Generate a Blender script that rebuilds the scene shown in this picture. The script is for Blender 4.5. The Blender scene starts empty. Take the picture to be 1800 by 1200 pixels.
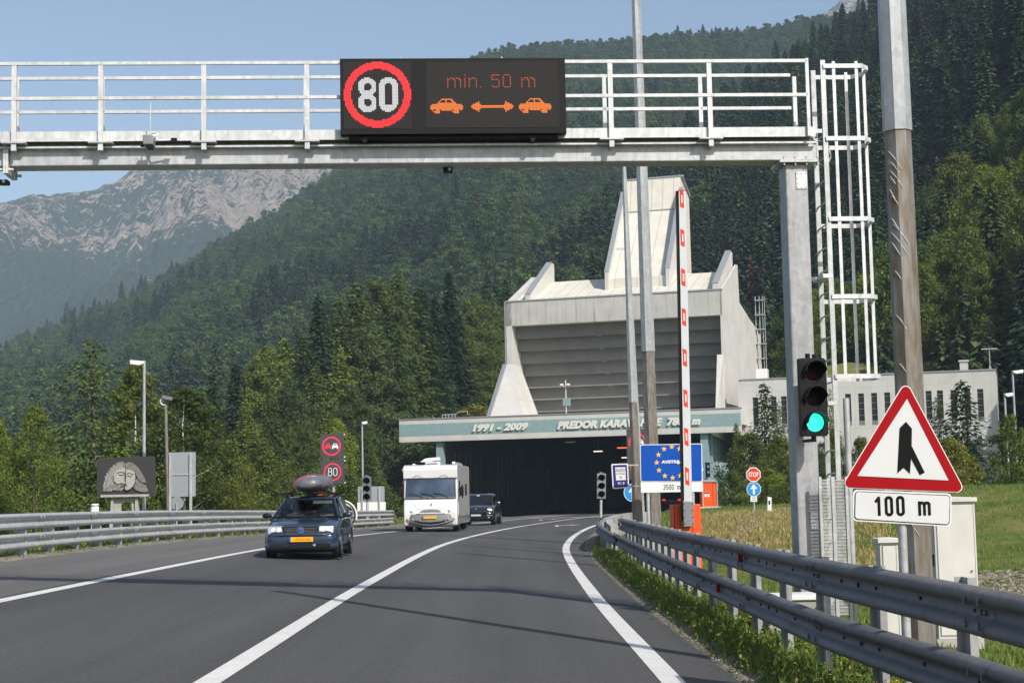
import bpy, bmesh, math, random
from mathutils import Vector, Matrix, noise
R = math.radians
random.seed(7)
SC = bpy.context.scene
COL = SC.collection

# ---------------------------------------------------------------- camera
CAMZ, FPX, PITCH, ROLL = 1.5, 2820.0, R(5.53), R(-1.12)
cam_d = bpy.data.cameras.new('camera')
cam = bpy.data.objects.new('camera', cam_d)
COL.objects.link(cam)
cam_d.sensor_width = 36.0
cam_d.lens = 36.0 * FPX / 1800.0
cam_d.clip_start, cam_d.clip_end = 0.1, 12000.0
CM = Matrix.Rotation(math.pi / 2 + PITCH, 3, 'X') @ Matrix.Rotation(ROLL, 3, 'Z')
cam.matrix_world = Matrix.Translation((0, 0, CAMZ)) @ CM.to_4x4()
SC.camera = cam

# ---------------------------------------------------------------- world, sun, exposure
SUN_AZ, SUN_EL = R(146.8), R(40)          # azimuth clockwise from +Y
w = bpy.data.worlds.new('World'); SC.world = w; w.use_nodes = True
nt = w.node_tree
bg = nt.nodes['Background']
sky = nt.nodes.new('ShaderNodeTexSky')
sky.sky_type = 'NISHITA'; sky.sun_disc = False
sky.sun_elevation = SUN_EL; sky.sun_rotation = SUN_AZ
sky.altitude = 600; sky.air_density = 1.0; sky.dust_density = 3.0; sky.ozone_density = 1.0
nt.links.new(sky.outputs[0], bg.inputs[0])
bg.inputs[1].default_value = 0.12
sd = bpy.data.lights.new('sun', 'SUN'); sd.energy = 4.8; sd.angle = R(0.53); sd.color = (1.0, 0.945, 0.87)
sun = bpy.data.objects.new('sun', sd); COL.objects.link(sun)
tosun = Vector((math.sin(SUN_AZ) * math.cos(SUN_EL), math.cos(SUN_AZ) * math.cos(SUN_EL), math.sin(SUN_EL)))
sun.rotation_euler = tosun.to_track_quat('Z', 'Y').to_euler()
vs = SC.view_settings
vs.view_transform = 'Standard'; vs.look = 'None'; vs.exposure = 0.25; vs.gamma = 1.0; vs.use_curve_mapping = False
try:
    SC.cycles.use_denoising = True
    SC.cycles.max_bounces = 8; SC.cycles.transparent_max_bounces = 16
    SC.cycles.volume_bounces = 0
    SC.cycles.caustics_reflective = False; SC.cycles.caustics_refractive = False
except Exception:
    pass

# ---------------------------------------------------------------- photo measurements -> world
def ray(px, py):
    return CM @ Vector(((px - 900.0) / FPX, (600.0 - py) / FPX, -1.0))
def P(px, py, Y):
    d = ray(px, py); t = Y / d.y
    return Vector((d.x * t, Y, CAMZ + d.z * t))
def proj(p):
    q = CM.transposed() @ (Vector(p) - Vector((0, 0, CAMZ)))
    return (900 + FPX * q.x / -q.z, 600 - FPX * q.y / -q.z)
def X(px, Y, py=880):
    return P(px, py, Y).x
def Z(px, py, Y):
    return P(px, py, Y).z

class Frame:
    """upright frame: u to the right, v away, z up"""
    def __init__(s, o, yaw):
        s.o = Vector(o); s.yaw = yaw
        s.u = Vector((math.cos(yaw), math.sin(yaw), 0)); s.v = Vector((-math.sin(yaw), math.cos(yaw), 0))
    def hit(s, px, py, v=0.0):
        d = ray(px, py); c = Vector((0, 0, CAMZ)) - s.o
        t = (v - c.dot(s.v)) / d.dot(s.v)
        p = c + d * t
        return (p.dot(s.u), p.z)
    def w(s, u, v, z):
        return s.o + s.u * u + s.v * v + Vector((0, 0, z))

def interp(tab, x):
    if x <= tab[0][0]: return tab[0][1]
    for (a, b), (c, d) in zip(tab, tab[1:]):
        if x <= c:
            return b + (d - b) * (x - a) / (c - a)
    return tab[-1][1]
def sinterp(tab, x):
    """smooth (catmull-rom) interpolation"""
    n = len(tab)
    if x <= tab[0][0]: return tab[0][1]
    if x >= tab[-1][0]: return tab[-1][1]
    for i in range(n - 1):
        if x <= tab[i + 1][0]:
            x0, y0 = tab[i]; x1, y1 = tab[i + 1]
            m0 = (y1 - tab[i - 1][1]) / (x1 - tab[i - 1][0]) if i else (y1 - y0) / (x1 - x0)
            m1 = (tab[i + 2][1] - y0) / (tab[i + 2][0] - x0) if i + 2 < n else (y1 - y0) / (x1 - x0)
            h = x1 - x0; t = (x - x0) / h
            return ((2*t**3 - 3*t*t + 1) * y0 + (t**3 - 2*t*t + t) * h * m0 + (-2*t**3 + 3*t*t) * y1 + (t**3 - t*t) * h * m1)
def sstep(a, b, x):
    t = max(0.0, min(1.0, (x - a) / (b - a))); return t * t * (3 - 2 * t)

# ---------------------------------------------------------------- mesh builder
class MB:
    def __init__(s): s.v = []; s.f = []; s.sm = []; s.m = Matrix.Identity(4)
    def add(s, vs, fs, smooth=False):
        b = len(s.v)
        for p in vs:
            q = s.m @ Vector(p); s.v.append((q.x, q.y, q.z))
        for f in fs:
            s.f.append([i + b for i in f]); s.sm.append(smooth)
        return s
    def box(s, x0, x1, y0, y1, z0, z1):
        vs = [(x0,y0,z0),(x1,y0,z0),(x1,y1,z0),(x0,y1,z0),(x0,y0,z1),(x1,y0,z1),(x1,y1,z1),(x0,y1,z1)]
        return s.add(vs, [(0,3,2,1),(4,5,6,7),(0,1,5,4),(1,2,6,5),(2,3,7,6),(3,0,4,7)])
    def cbox(s, c, d, rot=None):
        m = s.m; s.m = m @ Matrix.Translation(c) @ (rot.to_4x4() if rot else Matrix.Identity(4))
        s.box(-d[0]/2, d[0]/2, -d[1]/2, d[1]/2, -d[2]/2, d[2]/2); s.m = m; return s
    def prism(s, poly, a, b, axis='y', smooth=False):
        """extrude a 2D polygon along an axis; poly in the other two axes (xz / yz / xy)"""
        n = len(poly)
        def mk(p, t):
            if axis == 'y': return (p[0], t, p[1])
            if axis == 'x': return (t, p[0], p[1])
            return (p[0], p[1], t)
        area = sum(poly[i][0] * poly[(i+1) % n][1] - poly[(i+1) % n][0] * poly[i][1] for i in range(n))
        pl = poly if area > 0 else poly[::-1]
        vs = [mk(p, a) for p in pl] + [mk(p, b) for p in pl]
        fs = [tuple(range(n)), tuple(range(2*n-1, n-1, -1))] + [(i, i+n, (i+1) % n + n, (i+1) % n) for i in range(n)]
        if axis != 'y': fs = [f[::-1] for f in fs]
        if a > b: fs = [f[::-1] for f in fs]
        bb = len(s.v); s.add(vs, fs)
        if smooth:
            for k in range(len(s.sm) - n, len(s.sm)): s.sm[k] = True
        return s
    def tube(s, pts, r, n=8, cap=True, smooth=True, flat=None):
        pts = [Vector(p) for p in pts]; rr = r if isinstance(r, (list, tuple)) else [r] * len(pts)
        vs = []; up = None
        for i, p in enumerate(pts):
            t = (pts[min(i+1, len(pts)-1)] - pts[max(i-1, 0)]).normalized()
            if up is None: up = Vector((0, 0, 1)) if abs(t.z) < .9 else Vector((0, 1, 0))
            a = t.cross(up)
            if a.length < 1e-4: a = t.cross(Vector((1, .1, 0)))
            a.normalize(); b = a.cross(t).normalized(); up = b
            for k in range(n):
                q = 2 * math.pi * (k + .5) / n
                vs.append(p + (a * math.cos(q) + b * math.sin(q)) * rr[i])
        fs = []
        for i in range(len(pts) - 1):
            for k in range(n):
                k2 = (k + 1) % n
                fs.append((i*n+k, i*n+k2, (i+1)*n+k2, (i+1)*n+k))
        s.add(vs, fs, smooth)
        if cap:
            m = len(vs); s.add(vs[:n], [tuple(range(n-1, -1, -1))]); s.add(vs[m-n:], [tuple(range(n))])
        return s
    def cyl(s, a, b, r, r2=None, n=16, smooth=True):
        return s.tube([a, b], [r, r if r2 is None else r2], n, True, smooth)
    def bar(s, a, b, wx, wy):
        """rectangular bar from a to b"""
        a = Vector(a); b = Vector(b); t = (b - a).normalized()
        up = Vector((0, 0, 1)) if abs(t.z) < .9 else Vector((0, 1, 0))
        x = t.cross(up).normalized(); y = x.cross(t)
        vs = []
        for p in (a, b):
            for sx, sy in ((-1,-1),(1,-1),(1,1),(-1,1)):
                vs.append(p + x * sx * wx / 2 + y * sy * wy / 2)
        return s.add(vs, [(0,1,2,3)[::-1], (4,5,6,7), (0,1,5,4), (1,2,6,5), (2,3,7,6), (3,0,4,7)])
    def lathe(s, prof, c=(0,0,0), axis='z', n=24, smooth=True):
        """prof: list of (r, h)"""
        vs = []
        for r, h in prof:
            for k in range(n):
                q = 2 * math.pi * k / n; x, y = r * math.cos(q), r * math.sin(q)
                p = {'z': (x, y, h), 'y': (x, h, -y), 'x': (h, x, y)}[axis]
                vs.append((p[0]+c[0], p[1]+c[1], p[2]+c[2]))
        fs = []
        for i in range(len(prof) - 1):
            for k in range(n):
                k2 = (k+1) % n; fs.append((i*n+k, i*n+k2, (i+1)*n+k2, (i+1)*n+k))
        s.add(vs, fs, smooth)
        if prof[0][0] > 1e-4: s.add(vs[:n], [tuple(range(n))[::-1]])
        if prof[-1][0] > 1e-4: s.add(vs[-n:], [tuple(range(n))])
        return s
    def ball(s, c, r, n=12, m=8):
        rx, ry, rz = r if isinstance(r, (tuple, list)) else (r, r, r)
        vs = []; fs = []
        for i in range(m + 1):
            a = math.pi * i / m
            for k in range(n):
                q = 2 * math.pi * k / n
                vs.append((c[0] + rx * math.sin(a) * math.cos(q), c[1] + ry * math.sin(a) * math.sin(q), c[2] - rz * math.cos(a)))
        for i in range(m):
            for k in range(n):
                fs.append((i*n+k, i*n+(k+1) % n, (i+1)*n+(k+1) % n, (i+1)*n+k))
        return s.add(vs, fs, True)
    def build(s, name, mat, parent=None, bevel=0, sub=0, weld=False):
        me = bpy.data.meshes.new(name)
        me.from_pydata(s.v, [], s.f)
        me.polygons.foreach_set('use_smooth', s.sm)
        if mat is not None: me.materials.append(mat)
        me.update()
        o = bpy.data.objects.new(name, me); COL.objects.link(o)
        if parent is not None: o.parent = parent
        if weld:
            bm = bmesh.new(); bm.from_mesh(me); bmesh.ops.remove_doubles(bm, verts=bm.verts, dist=1e-4); bm.to_mesh(me); bm.free()
        if bevel:
            b = o.modifiers.new('bevel', 'BEVEL'); b.width = bevel; b.segments = 2; b.limit_method = 'ANGLE'; b.angle_limit = R(40)
        if sub:
            b = o.modifiers.new('sub', 'SUBSURF'); b.levels = sub; b.render_levels = sub
        return o

def thing(name, label, cat, loc=(0,0,0), yaw=0.0, group=None):
    o = bpy.data.objects.new(name, None); COL.objects.link(o)
    o.location = loc; o.rotation_euler = (0, 0, yaw); o.empty_display_size = .3
    o['label'] = label; o['category'] = cat
    if group: o['group'] = group
    return o
def tag(o, label, cat, group=None, kind=None):
    o['label'] = label; o['category'] = cat
    if group: o['group'] = group
    if kind: o['kind'] = kind
    return o
def struct(o, kind='structure'):
    o['kind'] = kind; return o
def dup(o, loc=None, yaw=None, label=None, parent=None):
    c = o.copy(); COL.objects.link(c)
    if parent is not None: c.parent = parent
    if loc is not None: c.location = loc
    if yaw is not None: c.rotation_euler = (0, 0, yaw)
    if label: c['label'] = label
    for ch in o.children: dup(ch, parent=c)
    return c

def text_geo(s, size=1.0, sx=1.0, bold=0.0, shear=0.0, ext=0.01, cx='CENTER', space=1.0):
    cu = bpy.data.curves.new('txt', 'FONT'); cu.body = s; cu.size = size; cu.offset = bold; cu.shear = shear
    cu.extrude = ext; cu.align_x = cx; cu.align_y = 'CENTER'; cu.resolution_u = 4; cu.space_character = space
    o = bpy.data.objects.new('txt', cu); COL.objects.link(o)
    bpy.context.view_layer.update()
    me = bpy.data.meshes.new_from_object(o.evaluated_get(bpy.context.evaluated_depsgraph_get()))
    vs = [(v.co.x * sx, v.co.y, v.co.z) for v in me.vertices]; fs = [tuple(p.vertices) for p in me.polygons]
    bpy.data.objects.remove(o); bpy.data.curves.remove(cu); bpy.data.meshes.remove(me)
    return vs, fs
def text_mb(mb, s, x, y, z, **k):
    """lay the text upright, facing -y, centred on x,z with its face at y"""
    vs, fs = text_geo(s, **k)
    mb.add([(x + v[0], y - v[2], z + v[1]) for v in vs], fs); return mb

# ---------------------------------------------------------------- materials
def lin(c):
    if isinstance(c, str):
        c = tuple(int(c[i:i+2], 16) / 255 for i in (0, 2, 4))
        c = tuple(x / 12.92 if x <= .04045 else ((x + .055) / 1.055) ** 2.4 for x in c)
    return c
def mix(a, b, t): return tuple(a[i] * (1 - t) + b[i] * t for i in range(3))
class NM:
    """material with a principled shader and small helpers"""
    def __init__(s, name):
        s.m = bpy.data.materials.new(name); s.m.use_nodes = True; s.t = s.m.node_tree; s.n = s.t.nodes; s.l = s.t.links
        s.b = s.n['Principled BSDF']; s.tc = None
    def new(s, k, **kw):
        n = s.n.new(k)
        for a, b in kw.items(): setattr(n, a, b)
        return n
    def coord(s, kind='Object', scale=(1,1,1)):
        if s.tc is None: s.tc = s.new('ShaderNodeTexCoord')
        mp = s.new('ShaderNodeMapping'); mp.inputs['Scale'].default_value = scale
        s.l.new(s.tc.outputs[kind], mp.inputs[0]); return mp.outputs[0]
    def noise(s, scale, detail=4, rough=.55, vec=None, dist=0):
        n = s.new('ShaderNodeTexNoise'); n.inputs['Scale'].default_value = scale; n.inputs['Detail'].default_value = detail
        n.inputs['Roughness'].default_value = rough; n.inputs['Distortion'].default_value = dist
        s.l.new(vec if vec is not None else s.coord(), n.inputs['Vector']); return n.outputs['Fac']
    def ramp(s, fac, stops):
        r = s.new('ShaderNodeValToRGB'); e = r.color_ramp.elements
        while len(e) < len(stops): e.new(.5)
        for k, (p, c) in enumerate(stops):
            e[k].position = p; e[k].color = (*lin(c), 1) if not isinstance(c, (int, float)) else (c, c, c, 1)
        s.l.new(fac, r.inputs[0]); return r.outputs[0]
    def mixc(s, fac, a, b, mode='MIX'):
        m = s.new('ShaderNodeMix', data_type='RGBA', blend_type=mode)
        for i, v in ((0, fac), (6, a), (7, b)):
            if isinstance(v, (int, float)): m.inputs[i].default_value = v
            elif isinstance(v, tuple): m.inputs[i].default_value = (*v, 1)
            else: s.l.new(v, m.inputs[i])
        return m.outputs[2]
    def bump(s, h, strength=.3, dist=.02):
        b = s.new('ShaderNodeBump'); b.inputs['Strength'].default_value = strength; b.inputs['Distance'].default_value = dist
        s.l.new(h, b.inputs['Height']); s.l.new(b.outputs[0], s.b.inputs['Normal']); return b
    def set(s, col=None, rough=None, metal=None, spec=None):
        if col is not None:
            if isinstance(col, tuple): s.b.inputs['Base Color'].default_value = (*col, 1)
            else: s.l.new(col, s.b.inputs['Base Color'])
        if rough is not None:
            if isinstance(rough, (int, float)): s.b.inputs['Roughness'].default_value = rough
            else: s.l.new(rough, s.b.inputs['Roughness'])
        if metal is not None: s.b.inputs['Metallic'].default_value = metal
        if spec is not None: s.b.inputs['Specular IOR Level'].default_value = spec
        return s.m
def simple(name, col, rough=.5, metal=0, var=.12, scale=6, bump=0, bscale=80, coat=0, spec=None):
    k = NM(name); c = lin(col)
    f = k.noise(scale, 5)
    k.set(k.ramp(f, [(.3, tuple(x * (1 - var) for x in c)), (.7, tuple(min(1, x * (1 + var)) for x in c))]), rough, metal, spec)
    if bump: k.bump(k.noise(bscale, 3), bump)
    if coat: k.b.inputs['Coat Weight'].default_value = coat; k.b.inputs['Coat Roughness'].default_value = .03
    return k.m
def emis(name, col, st, base=(.01,.01,.01)):
    k = NM(name); k.set(base, .4); k.b.inputs['Emission Color'].default_value = (*lin(col), 1); k.b.inputs['Emission Strength'].default_value = st
    return k.m

def galv(name, c=(.42,.43,.44), rough=.42, metal=.55, dirt=0):
    k = NM(name)
    v = k.new('ShaderNodeTexVoronoi'); v.inputs['Scale'].default_value = 14; k.l.new(k.coord(), v.inputs['Vector'])
    sep = k.ramp(v.outputs['Color'], [(0, tuple(x * .86 for x in c)), (1, tuple(x * 1.12 for x in c))])
    big = k.ramp(k.noise(1.3, 5), [(.3, .80), (.7, 1.0)])
    col = k.mixc(1.0, sep, big, 'MULTIPLY')
    st = k.ramp(k.noise(3, 4, vec=k.coord(scale=(6, 6, .5))), [(.45, .86), (.6, 1.0)])
    col = k.mixc(.8, col, st, 'MULTIPLY')
    gm = k.ramp(k.noise(7, 6, .75, k.coord(scale=(1, 1, .35))), [(.56, 1.0), (.70, .68)]); col = k.mixc(1.0, col, gm, 'MULTIPLY')
    k.set(col, rough, metal); k.bump(k.noise(60, 3), .06)
    return k.m

MAT = {}
MAT['galv'] = galv('galvanized_steel', (.60,.61,.61), .45, .35)
MAT['beam0'] = None; MAT['galv_dull'] = galv('dull_galvanized_steel', (.20,.205,.21), .5, .35)
MAT['galv_white'] = galv('bright_galvanized_steel', (.72,.73,.73), .5, .2)
MAT['steel_grey'] = simple('grey_metal', (.25,.26,.27), .45, .5)
MAT['black'] = simple('black_plastic', (.008,.008,.009), .5, spec=.2)
MAT['dark'] = simple('dark_panel', (.010,.009,.0095), .6, var=.05, spec=.2)
MAT['white'] = simple('white_paint', (.78,.78,.76), .4, var=.03)
MAT['offwhite'] = simple('offwhite_cabinet', (.58,.57,.53), .5, var=.10, scale=2.5)
MAT['orange'] = simple('orange_paint', (.85,.085,.008), .4, var=.08)
MAT['red'] = simple('red_film', (.33,.003,.007), .5, var=.03, spec=.15)
MAT['blue'] = simple('blue_film', (.006,.075,.40), .5, var=.03, spec=.15)
MAT['navy'] = simple('navy_film', (.03,.02,.19), .35, var=.03)
MAT['skyblue'] = simple('bright_blue_film', (.01,.25,.65), .35, var=.03)
MAT['yellow'] = simple('yellow_film', (.85,.5,.02), .4, var=.03)
MAT['signblack'] = simple('black_film', (.008,.008,.008), .6, var=.03, spec=.1)
MAT['signred'] = simple('bright_red_film', (.66,.055,.02), .5, var=.03, spec=.2)
MAT['rubber'] = simple('rubber', (.012,.012,.012), .8)
# ================================================================= THE LIE OF THE LAND
XC = [(-40,-2.3),(0,-2.35),(12,-2.4),(26,-2.48),(45,-2.3),(56,-1.85),(68,-1.0),(81,.25),(95,2.1),(108,4.2),(122,6.9),(140,11.2),(170,19.5),(220,35)]
def xc(y): return sinterp(XC, y)
def bank(y): return .05 * (1 - sstep(34, 98, y))
def roadz(x, y): return -bank(y) * (x - xc(y) - 2.4)
RF = [(0,-.30),(30,-.32),(48,-.05),(65,.42),(95,.9),(118,1.05),(150,1.2)]      # field on the right
def FIELD(x, y):
    lat = x - xc(y)
    if lat > 0: return interp(RF, y) + .12 * noise.noise((x * .25, y * .2, 0))
    return interp([(0,.42),(40,.42),(75,.25),(110,.05),(200,.0)], y) + .06 * noise.noise((x * .3, y * .3, 4))
# facade frame of the tunnel portal
A = P(702, 779, 130.5); B = P(1303, 757, 122.0)
YAWF = math.atan2(B.y - A.y, B.x - A.x)
FF = Frame((B.x, B.y, 0), YAWF)
def ground(x, y):
    lat = x - xc(y)
    rz = roadz(x, y)
    if lat < -1.8:
        e = -7.15; t = sstep(0, 1.6, e - lat); z = rz * (1 - t) + FIELD(x, y) * t
    else:
        e = 4.28; t = sstep(.3, 4.0, lat - e); z = roadz(xc(y) + min(lat, e + 1.2), y) * (1 - t) + FIELD(x, y) * t
        if lat > 4.4 and y > 84: t2 = sstep(84, 100, y) * (1 - sstep(9, 16, lat)); z = z * (1 - t2)
    q = Vector((x, y, 0)) - FF.o; u, v = q.dot(FF.u), q.dot(FF.v)
    # mountainside behind the portal
    hs = max(0.0, y - (133 + 10 * noise.noise((x * .02, 3, 1))))
    if v > -1 and -29 < u < 24: hs = 0 if u < -1 or v < 26 else hs
    hill = hs * .55 if hs < 40 else 22 + (hs - 40) * .35
    if u < -14: hill = .30 * max(0, y - 138) * (.35 + .65 * sstep(-40, -12, x)) if not (u > -29 and v < 26) else 0
    if -14 <= u < 0: hill = min(hill, 12.0)
    if u >= 0: hill = min(12.0, max(0, v - 19) * 1.3) * (1 - sstep(60, 90, u))
    if lat > 8 and 18 < y < 95: z += .85 * sstep(9, 17, x) * sstep(22, 42, y) * (1 - sstep(60, 95, y))
    # dry grassy bank on the right
    if lat > 6.5 and 36 < y < 80:
        z += .55 * sstep(6.5, 10, lat) * sstep(36, 48, y) * (1 - sstep(55, 72, y)) * (1 - sstep(20, 30, lat))
    return z + hill
def G(px, py, y0=5.0, y1=150.0):
    d = ray(px, py); y = y0; st = .25
    while y < y1:
        t = y / d.y
        if CAMZ + d.z * t <= ground(d.x * t, y): return Vector((d.x * t, y, ground(d.x * t, y)))
        y += st
    return None

# ---- materials of the setting
k = NM('grassland')
n1 = k.noise(.35, 6, .6); n2 = k.noise(9, 5, .7); n3 = k.noise(60, 3)
gr = k.ramp(n2, [(.3, (.06,.095,.018)), (.7, (.14,.19,.04))])
dry = k.ramp(n2, [(.3, (.20,.165,.06)), (.7, (.36,.29,.12))])
mk = k.ramp(n1, [(.47, 0.0), (.70, .75)])
k.set(k.mixc(mk, gr, dry), .95, spec=.1); k.bump(n3, .6, .05); MAT['grass'] = k.m
k = NM('gravel')
v = k.new('ShaderNodeTexVoronoi'); v.inputs['Scale'].default_value = 38; k.l.new(k.coord(), v.inputs['Vector'])
k.set(k.mixc(k.ramp(k.noise(1.2, 4), [(.4, 0.0), (.62, .6)]), k.ramp(v.outputs['Color'], [(0, (.12,.105,.085)), (1, (.42,.39,.34))]), (.08,.085,.03)), .95, spec=.1)
k.bump(v.outputs['Distance'], .9, .02); MAT['gravel'] = k.m
def asphalt(name, base, seed):
    k = NM(name)
    co = k.coord('Object'); fine = k.noise(75, 4, .85, co); mid = k.noise(.5, 5, .6, k.coord(scale=(2.2, .07, 1))); pat = k.noise(.16, 3, .5, k.coord(scale=(1, .4, 1)))
    spk = k.noise(45, 2, .5); gr2 = k.noise(26, 3, .9, co)
    c = k.ramp(fine, [(.32, tuple(x * .6 for x in base)), (.70, tuple(x * 1.45 for x in base))])
    c = k.mixc(1.0, c, k.ramp(mid, [(.3, .76), (.7, 1.14)]), 'MULTIPLY')
    c = k.mixc(1.0, c, k.ramp(pat, [(.35, .9), (.65, 1.08)]), 'MULTIPLY')
    c = k.mixc(1.0, c, k.ramp(gr2, [(.34, .74), (.66, 1.24)]), 'MULTIPLY')
    c = k.mixc(k.ramp(spk, [(.66, 0.0), (.72, .5)]), c, (.24,.23,.22))
    k.set(c, .82, spec=.3); k.bump(fine, .35, .006); return k.m
MAT['road'] = asphalt('dark_asphalt', (.078,.077,.076), 1)
MAT['shoulder'] = asphalt('weathered_asphalt', (.135,.13,.123), 2)
k = NM('road_paint')
f = k.noise(30, 5, .7); f2 = k.noise(3, 4)
c = k.ramp(f, [(.28, (.50,.49,.46)), (.5, (.72,.71,.68))]); c = k.mixc(1.0, c, k.ramp(f2, [(.3, .88), (.7, 1.0)]), 'MULTIPLY')
k.set(c, .6); k.bump(f, .15, .004); MAT['paint'] = k.m

# ---- ground sheet
def ax(segs):
    o = []
    for a, b, s in segs:
        n = max(1, round((b - a) / s)); o += [a + (b - a) * i / n for i in range(n)]
    return o + [segs[-1][1]]
xs = ax([(-3000,-400,650),(-400,-100,60),(-100,-40,6),(-40,-14,1.5),(-14,-8,.35),(-8,1.2,1.2),(1.2,6,.25),(6,20,.7),(20,46,1.5),(46,120,8),(120,500,80),(500,3000,600)])
ys = ax([(-300,-20,60),(-20,4,3),(4,30,.5),(30,80,.8),(80,130,1.25),(130,215,2.5)])
xfar = len(xs)
mb = MB(); vv = []
for y in ys:
    for x in xs:
        lat = x - xc(y); z = ground(x, y)
        if -7.35 < lat < 4.42 and y < 260: z = roadz(x, y) - .06
        q = Vector((x, y, 0)) - FF.o
        if -27 < q.dot(FF.u) < -2 and -3 < q.dot(FF.v) < 60: z = -.12
        vv.append((x, y, z))
nx = len(xs)
mb.add(vv, [(j*nx+i, j*nx+i+1, (j+1)*nx+i+1, (j+1)*nx+i) for j in range(len(ys)-1) for i in range(nx-1)], True)
struct(mb.build('ground', MAT['grass']))
mb = MB()
mb.add([(-6000,214,-2),(6000,214,-2),(6000,9000,-2),(-6000,9000,-2)], [(0,1,2,3)]).build('valley_floor', MAT['grass'])['kind'] = 'structure'

def strip(name, lats, ys, dz, mat, zf=roadz):
    mb = MB(); vv = []
    for y in ys:
        t = (xc(y + .5) - xc(y - .5)); n = Vector((1, -t, 0)).normalized()
        for L in lats:
            x, yy = xc(y) + n.x * L, y + n.y * L
            vv.append((x, yy, zf(x, yy) + (dz(x, yy) if callable(dz) else dz)))
    n = len(lats)
    mb.add(vv, [(j*n+i, j*n+i+1, (j+1)*n+i+1, (j+1)*n+i) for j in range(len(ys)-1) for i in range(n-1)], True)
    return struct(mb.build(name, mat))
YR = [i * 1.0 for i in range(-20, 200)]
strip('road', [-4.3,-2,0,2,4.28], YR, 0, MAT['road'])
strip('road_shoulder', [-7.15,-5.6,-4.3], YR, 0, MAT['shoulder'])
def wob(a): return lambda x, y: .012
strip('gravel_verge', [4.28,4.36,4.5,4.62], [i * .5 for i in range(-10, 150)], lambda x, y: .02 if x - xc(y) > 4.34 else .0, MAT['gravel'])
strip('gravel_verge', [-7.9,-7.6,-7.3,-7.15], [i * .5 for i in range(0, 200)], lambda x, y: .03 if x - xc(y) < -7.3 else .0, MAT['gravel'], zf=lambda x, y: max(roadz(x, y), ground(x, y)))
# painted lines
def line(lat, w, ys, lab):
    o = strip('edge_line', [lat - w/2, lat + w/2], ys, .005, MAT['paint']); o['label'] = lab; return o
yl = [i * .75 for i in range(-10, 230)]
line(3.70, .21, yl, 'solid white line along the right edge of the road')
line(0.0, .20, yl, 'solid white line between the two lanes')
line(-4.05, .20, yl, 'solid white line between the oncoming lane and the hard shoulder')
strip('transverse_joint', [-4,-2,0,2,4.3], [84.0, 84.5], .004, MAT['shoulder'])
strip('transverse_joint', [-4,-2,0,2,4.3], [112.5, 113.3], .004, MAT['paint'])
def arrow(lat, y, flip):
    mb = MB(); s = -1 if flip else 1
    pts = [(-.08,-2.2),(.08,-2.2),(.08,.2),(.75,.9),(.75,.5),(1.3,1.3),(.75,2.0),(.75,1.5),(-.08,.7)]
    vv = []
    for a, b in pts:
        x, yy = xc(y) + lat + a * s, y + b * s; vv.append((x, yy, roadz(x, yy) + .006))
    mb.add(vv, [tuple(range(len(vv)))]); struct(mb.build('arrow_marking', MAT['paint']))
arrow(1.7, 82, False); arrow(-1.9, 104, False)

# ================================================================= MOUNTAINS
def azel(px, py):
    d = ray(px, py); return math.atan2(d.x, d.y), d.z / math.hypot(d.x, d.y)
class Hill:
    """mountainside given by its skyline as seen in the valley: pixels -> azimuth and slope, with a real distance"""
    def __init__(s, ridge, base, power, rough, seed, back=.6):
        s.tab = []; s.dt = []
        for px, py, D in ridge:
            a, e = azel(px, py); s.tab.append((a, D * e)); s.dt.append((a, D))
        s.base = [(azel(px, 850)[0], D) for px, D in base]; s.pw = power; s.rough = rough; s.seed = seed; s.back = back
    def z(s, a, D):
        Dr = interp(s.dt, a); zr = sinterp(s.tab, a); Db = interp(s.base, a)
        if D <= Dr:
            t = max(0.0, (D - Db) / (Dr - Db)); z = zr * t ** s.pw
            z += s.rough * (Dr * .02) * noise.fractal((a * 14, D / Dr * 7, s.seed), 1, 2, 5) * min(1, t * 4) * (1 if t < .9 else (1 - t) * 10)
            if Dr > 1500: z += 9 * noise.fractal((a * 130, D / Dr * 26 + a * 40, s.seed), 1, 2, 5) * min(1, t * 4) * (1 if t < .97 else .4)
        else: z = zr - (D - Dr) * s.back
        return z
    def mesh(s, name, mat, na, nd, a0=None, a1=None, end=1.25):
        a0 = s.tab[0][0] if a0 is None else a0; a1 = s.tab[-1][0] if a1 is None else a1
        mb = MB(); vv = []
        for i in range(na + 1):
            a = a0 + (a1 - a0) * i / na; Db = interp(s.base, a); Dr = interp(s.dt, a)
            for j in range(nd + 1):
                D = Db + (Dr * end - Db) * j / nd
                vv.append((math.sin(a) * D, math.cos(a) * D, s.z(a, D) - 1.0))
        n = nd + 1
        mb.add(vv, [(i*n+j, (i+1)*n+j, (i+1)*n+j+1, i*n+j+1) for i in range(na) for j in range(nd)], True)
        return struct(mb.build(name, mat))
HA = Hill([(-900,840,700),(-500,770,760),(-150,690,800),(0,634,820),(120,584,830),(200,554,840),(300,496,850),(400,434,860),(500,378,880),(600,306,900),(700,222,930),(800,130,960),(860,105,980),(950,98,990),(1070,88,1000),(1280,68,1000),(1420,50,1000),(1520,30,1000),(1700,10,1000),(2200,-60,1000)],
          [(-900,260),(0,230),(600,220),(900,210),(2200,205)], 1.05, .5, 3)
HC = Hill([(620,840,200),(760,700,240),(880,590,280),(980,480,330),(1080,380,390),(1180,275,430),(1260,215,450),(1340,170,470),(1420,118,480),(1480,70,490),(1530,28,500),(1600,-40,520),(1800,-230,560),(2100,-420,600),(2500,-560,600)],
          [(620,175),(900,180),(1400,165),(1700,130),(2100,100),(2500,90)], 1.0, .5, 9)
k = NM('forest_floor'); k.set(k.ramp(k.noise(.05, 6), [(.3, (.028,.045,.022)), (.7, (.05,.075,.034))]), .95, spec=.05); MAT['floor'] = k.m
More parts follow.
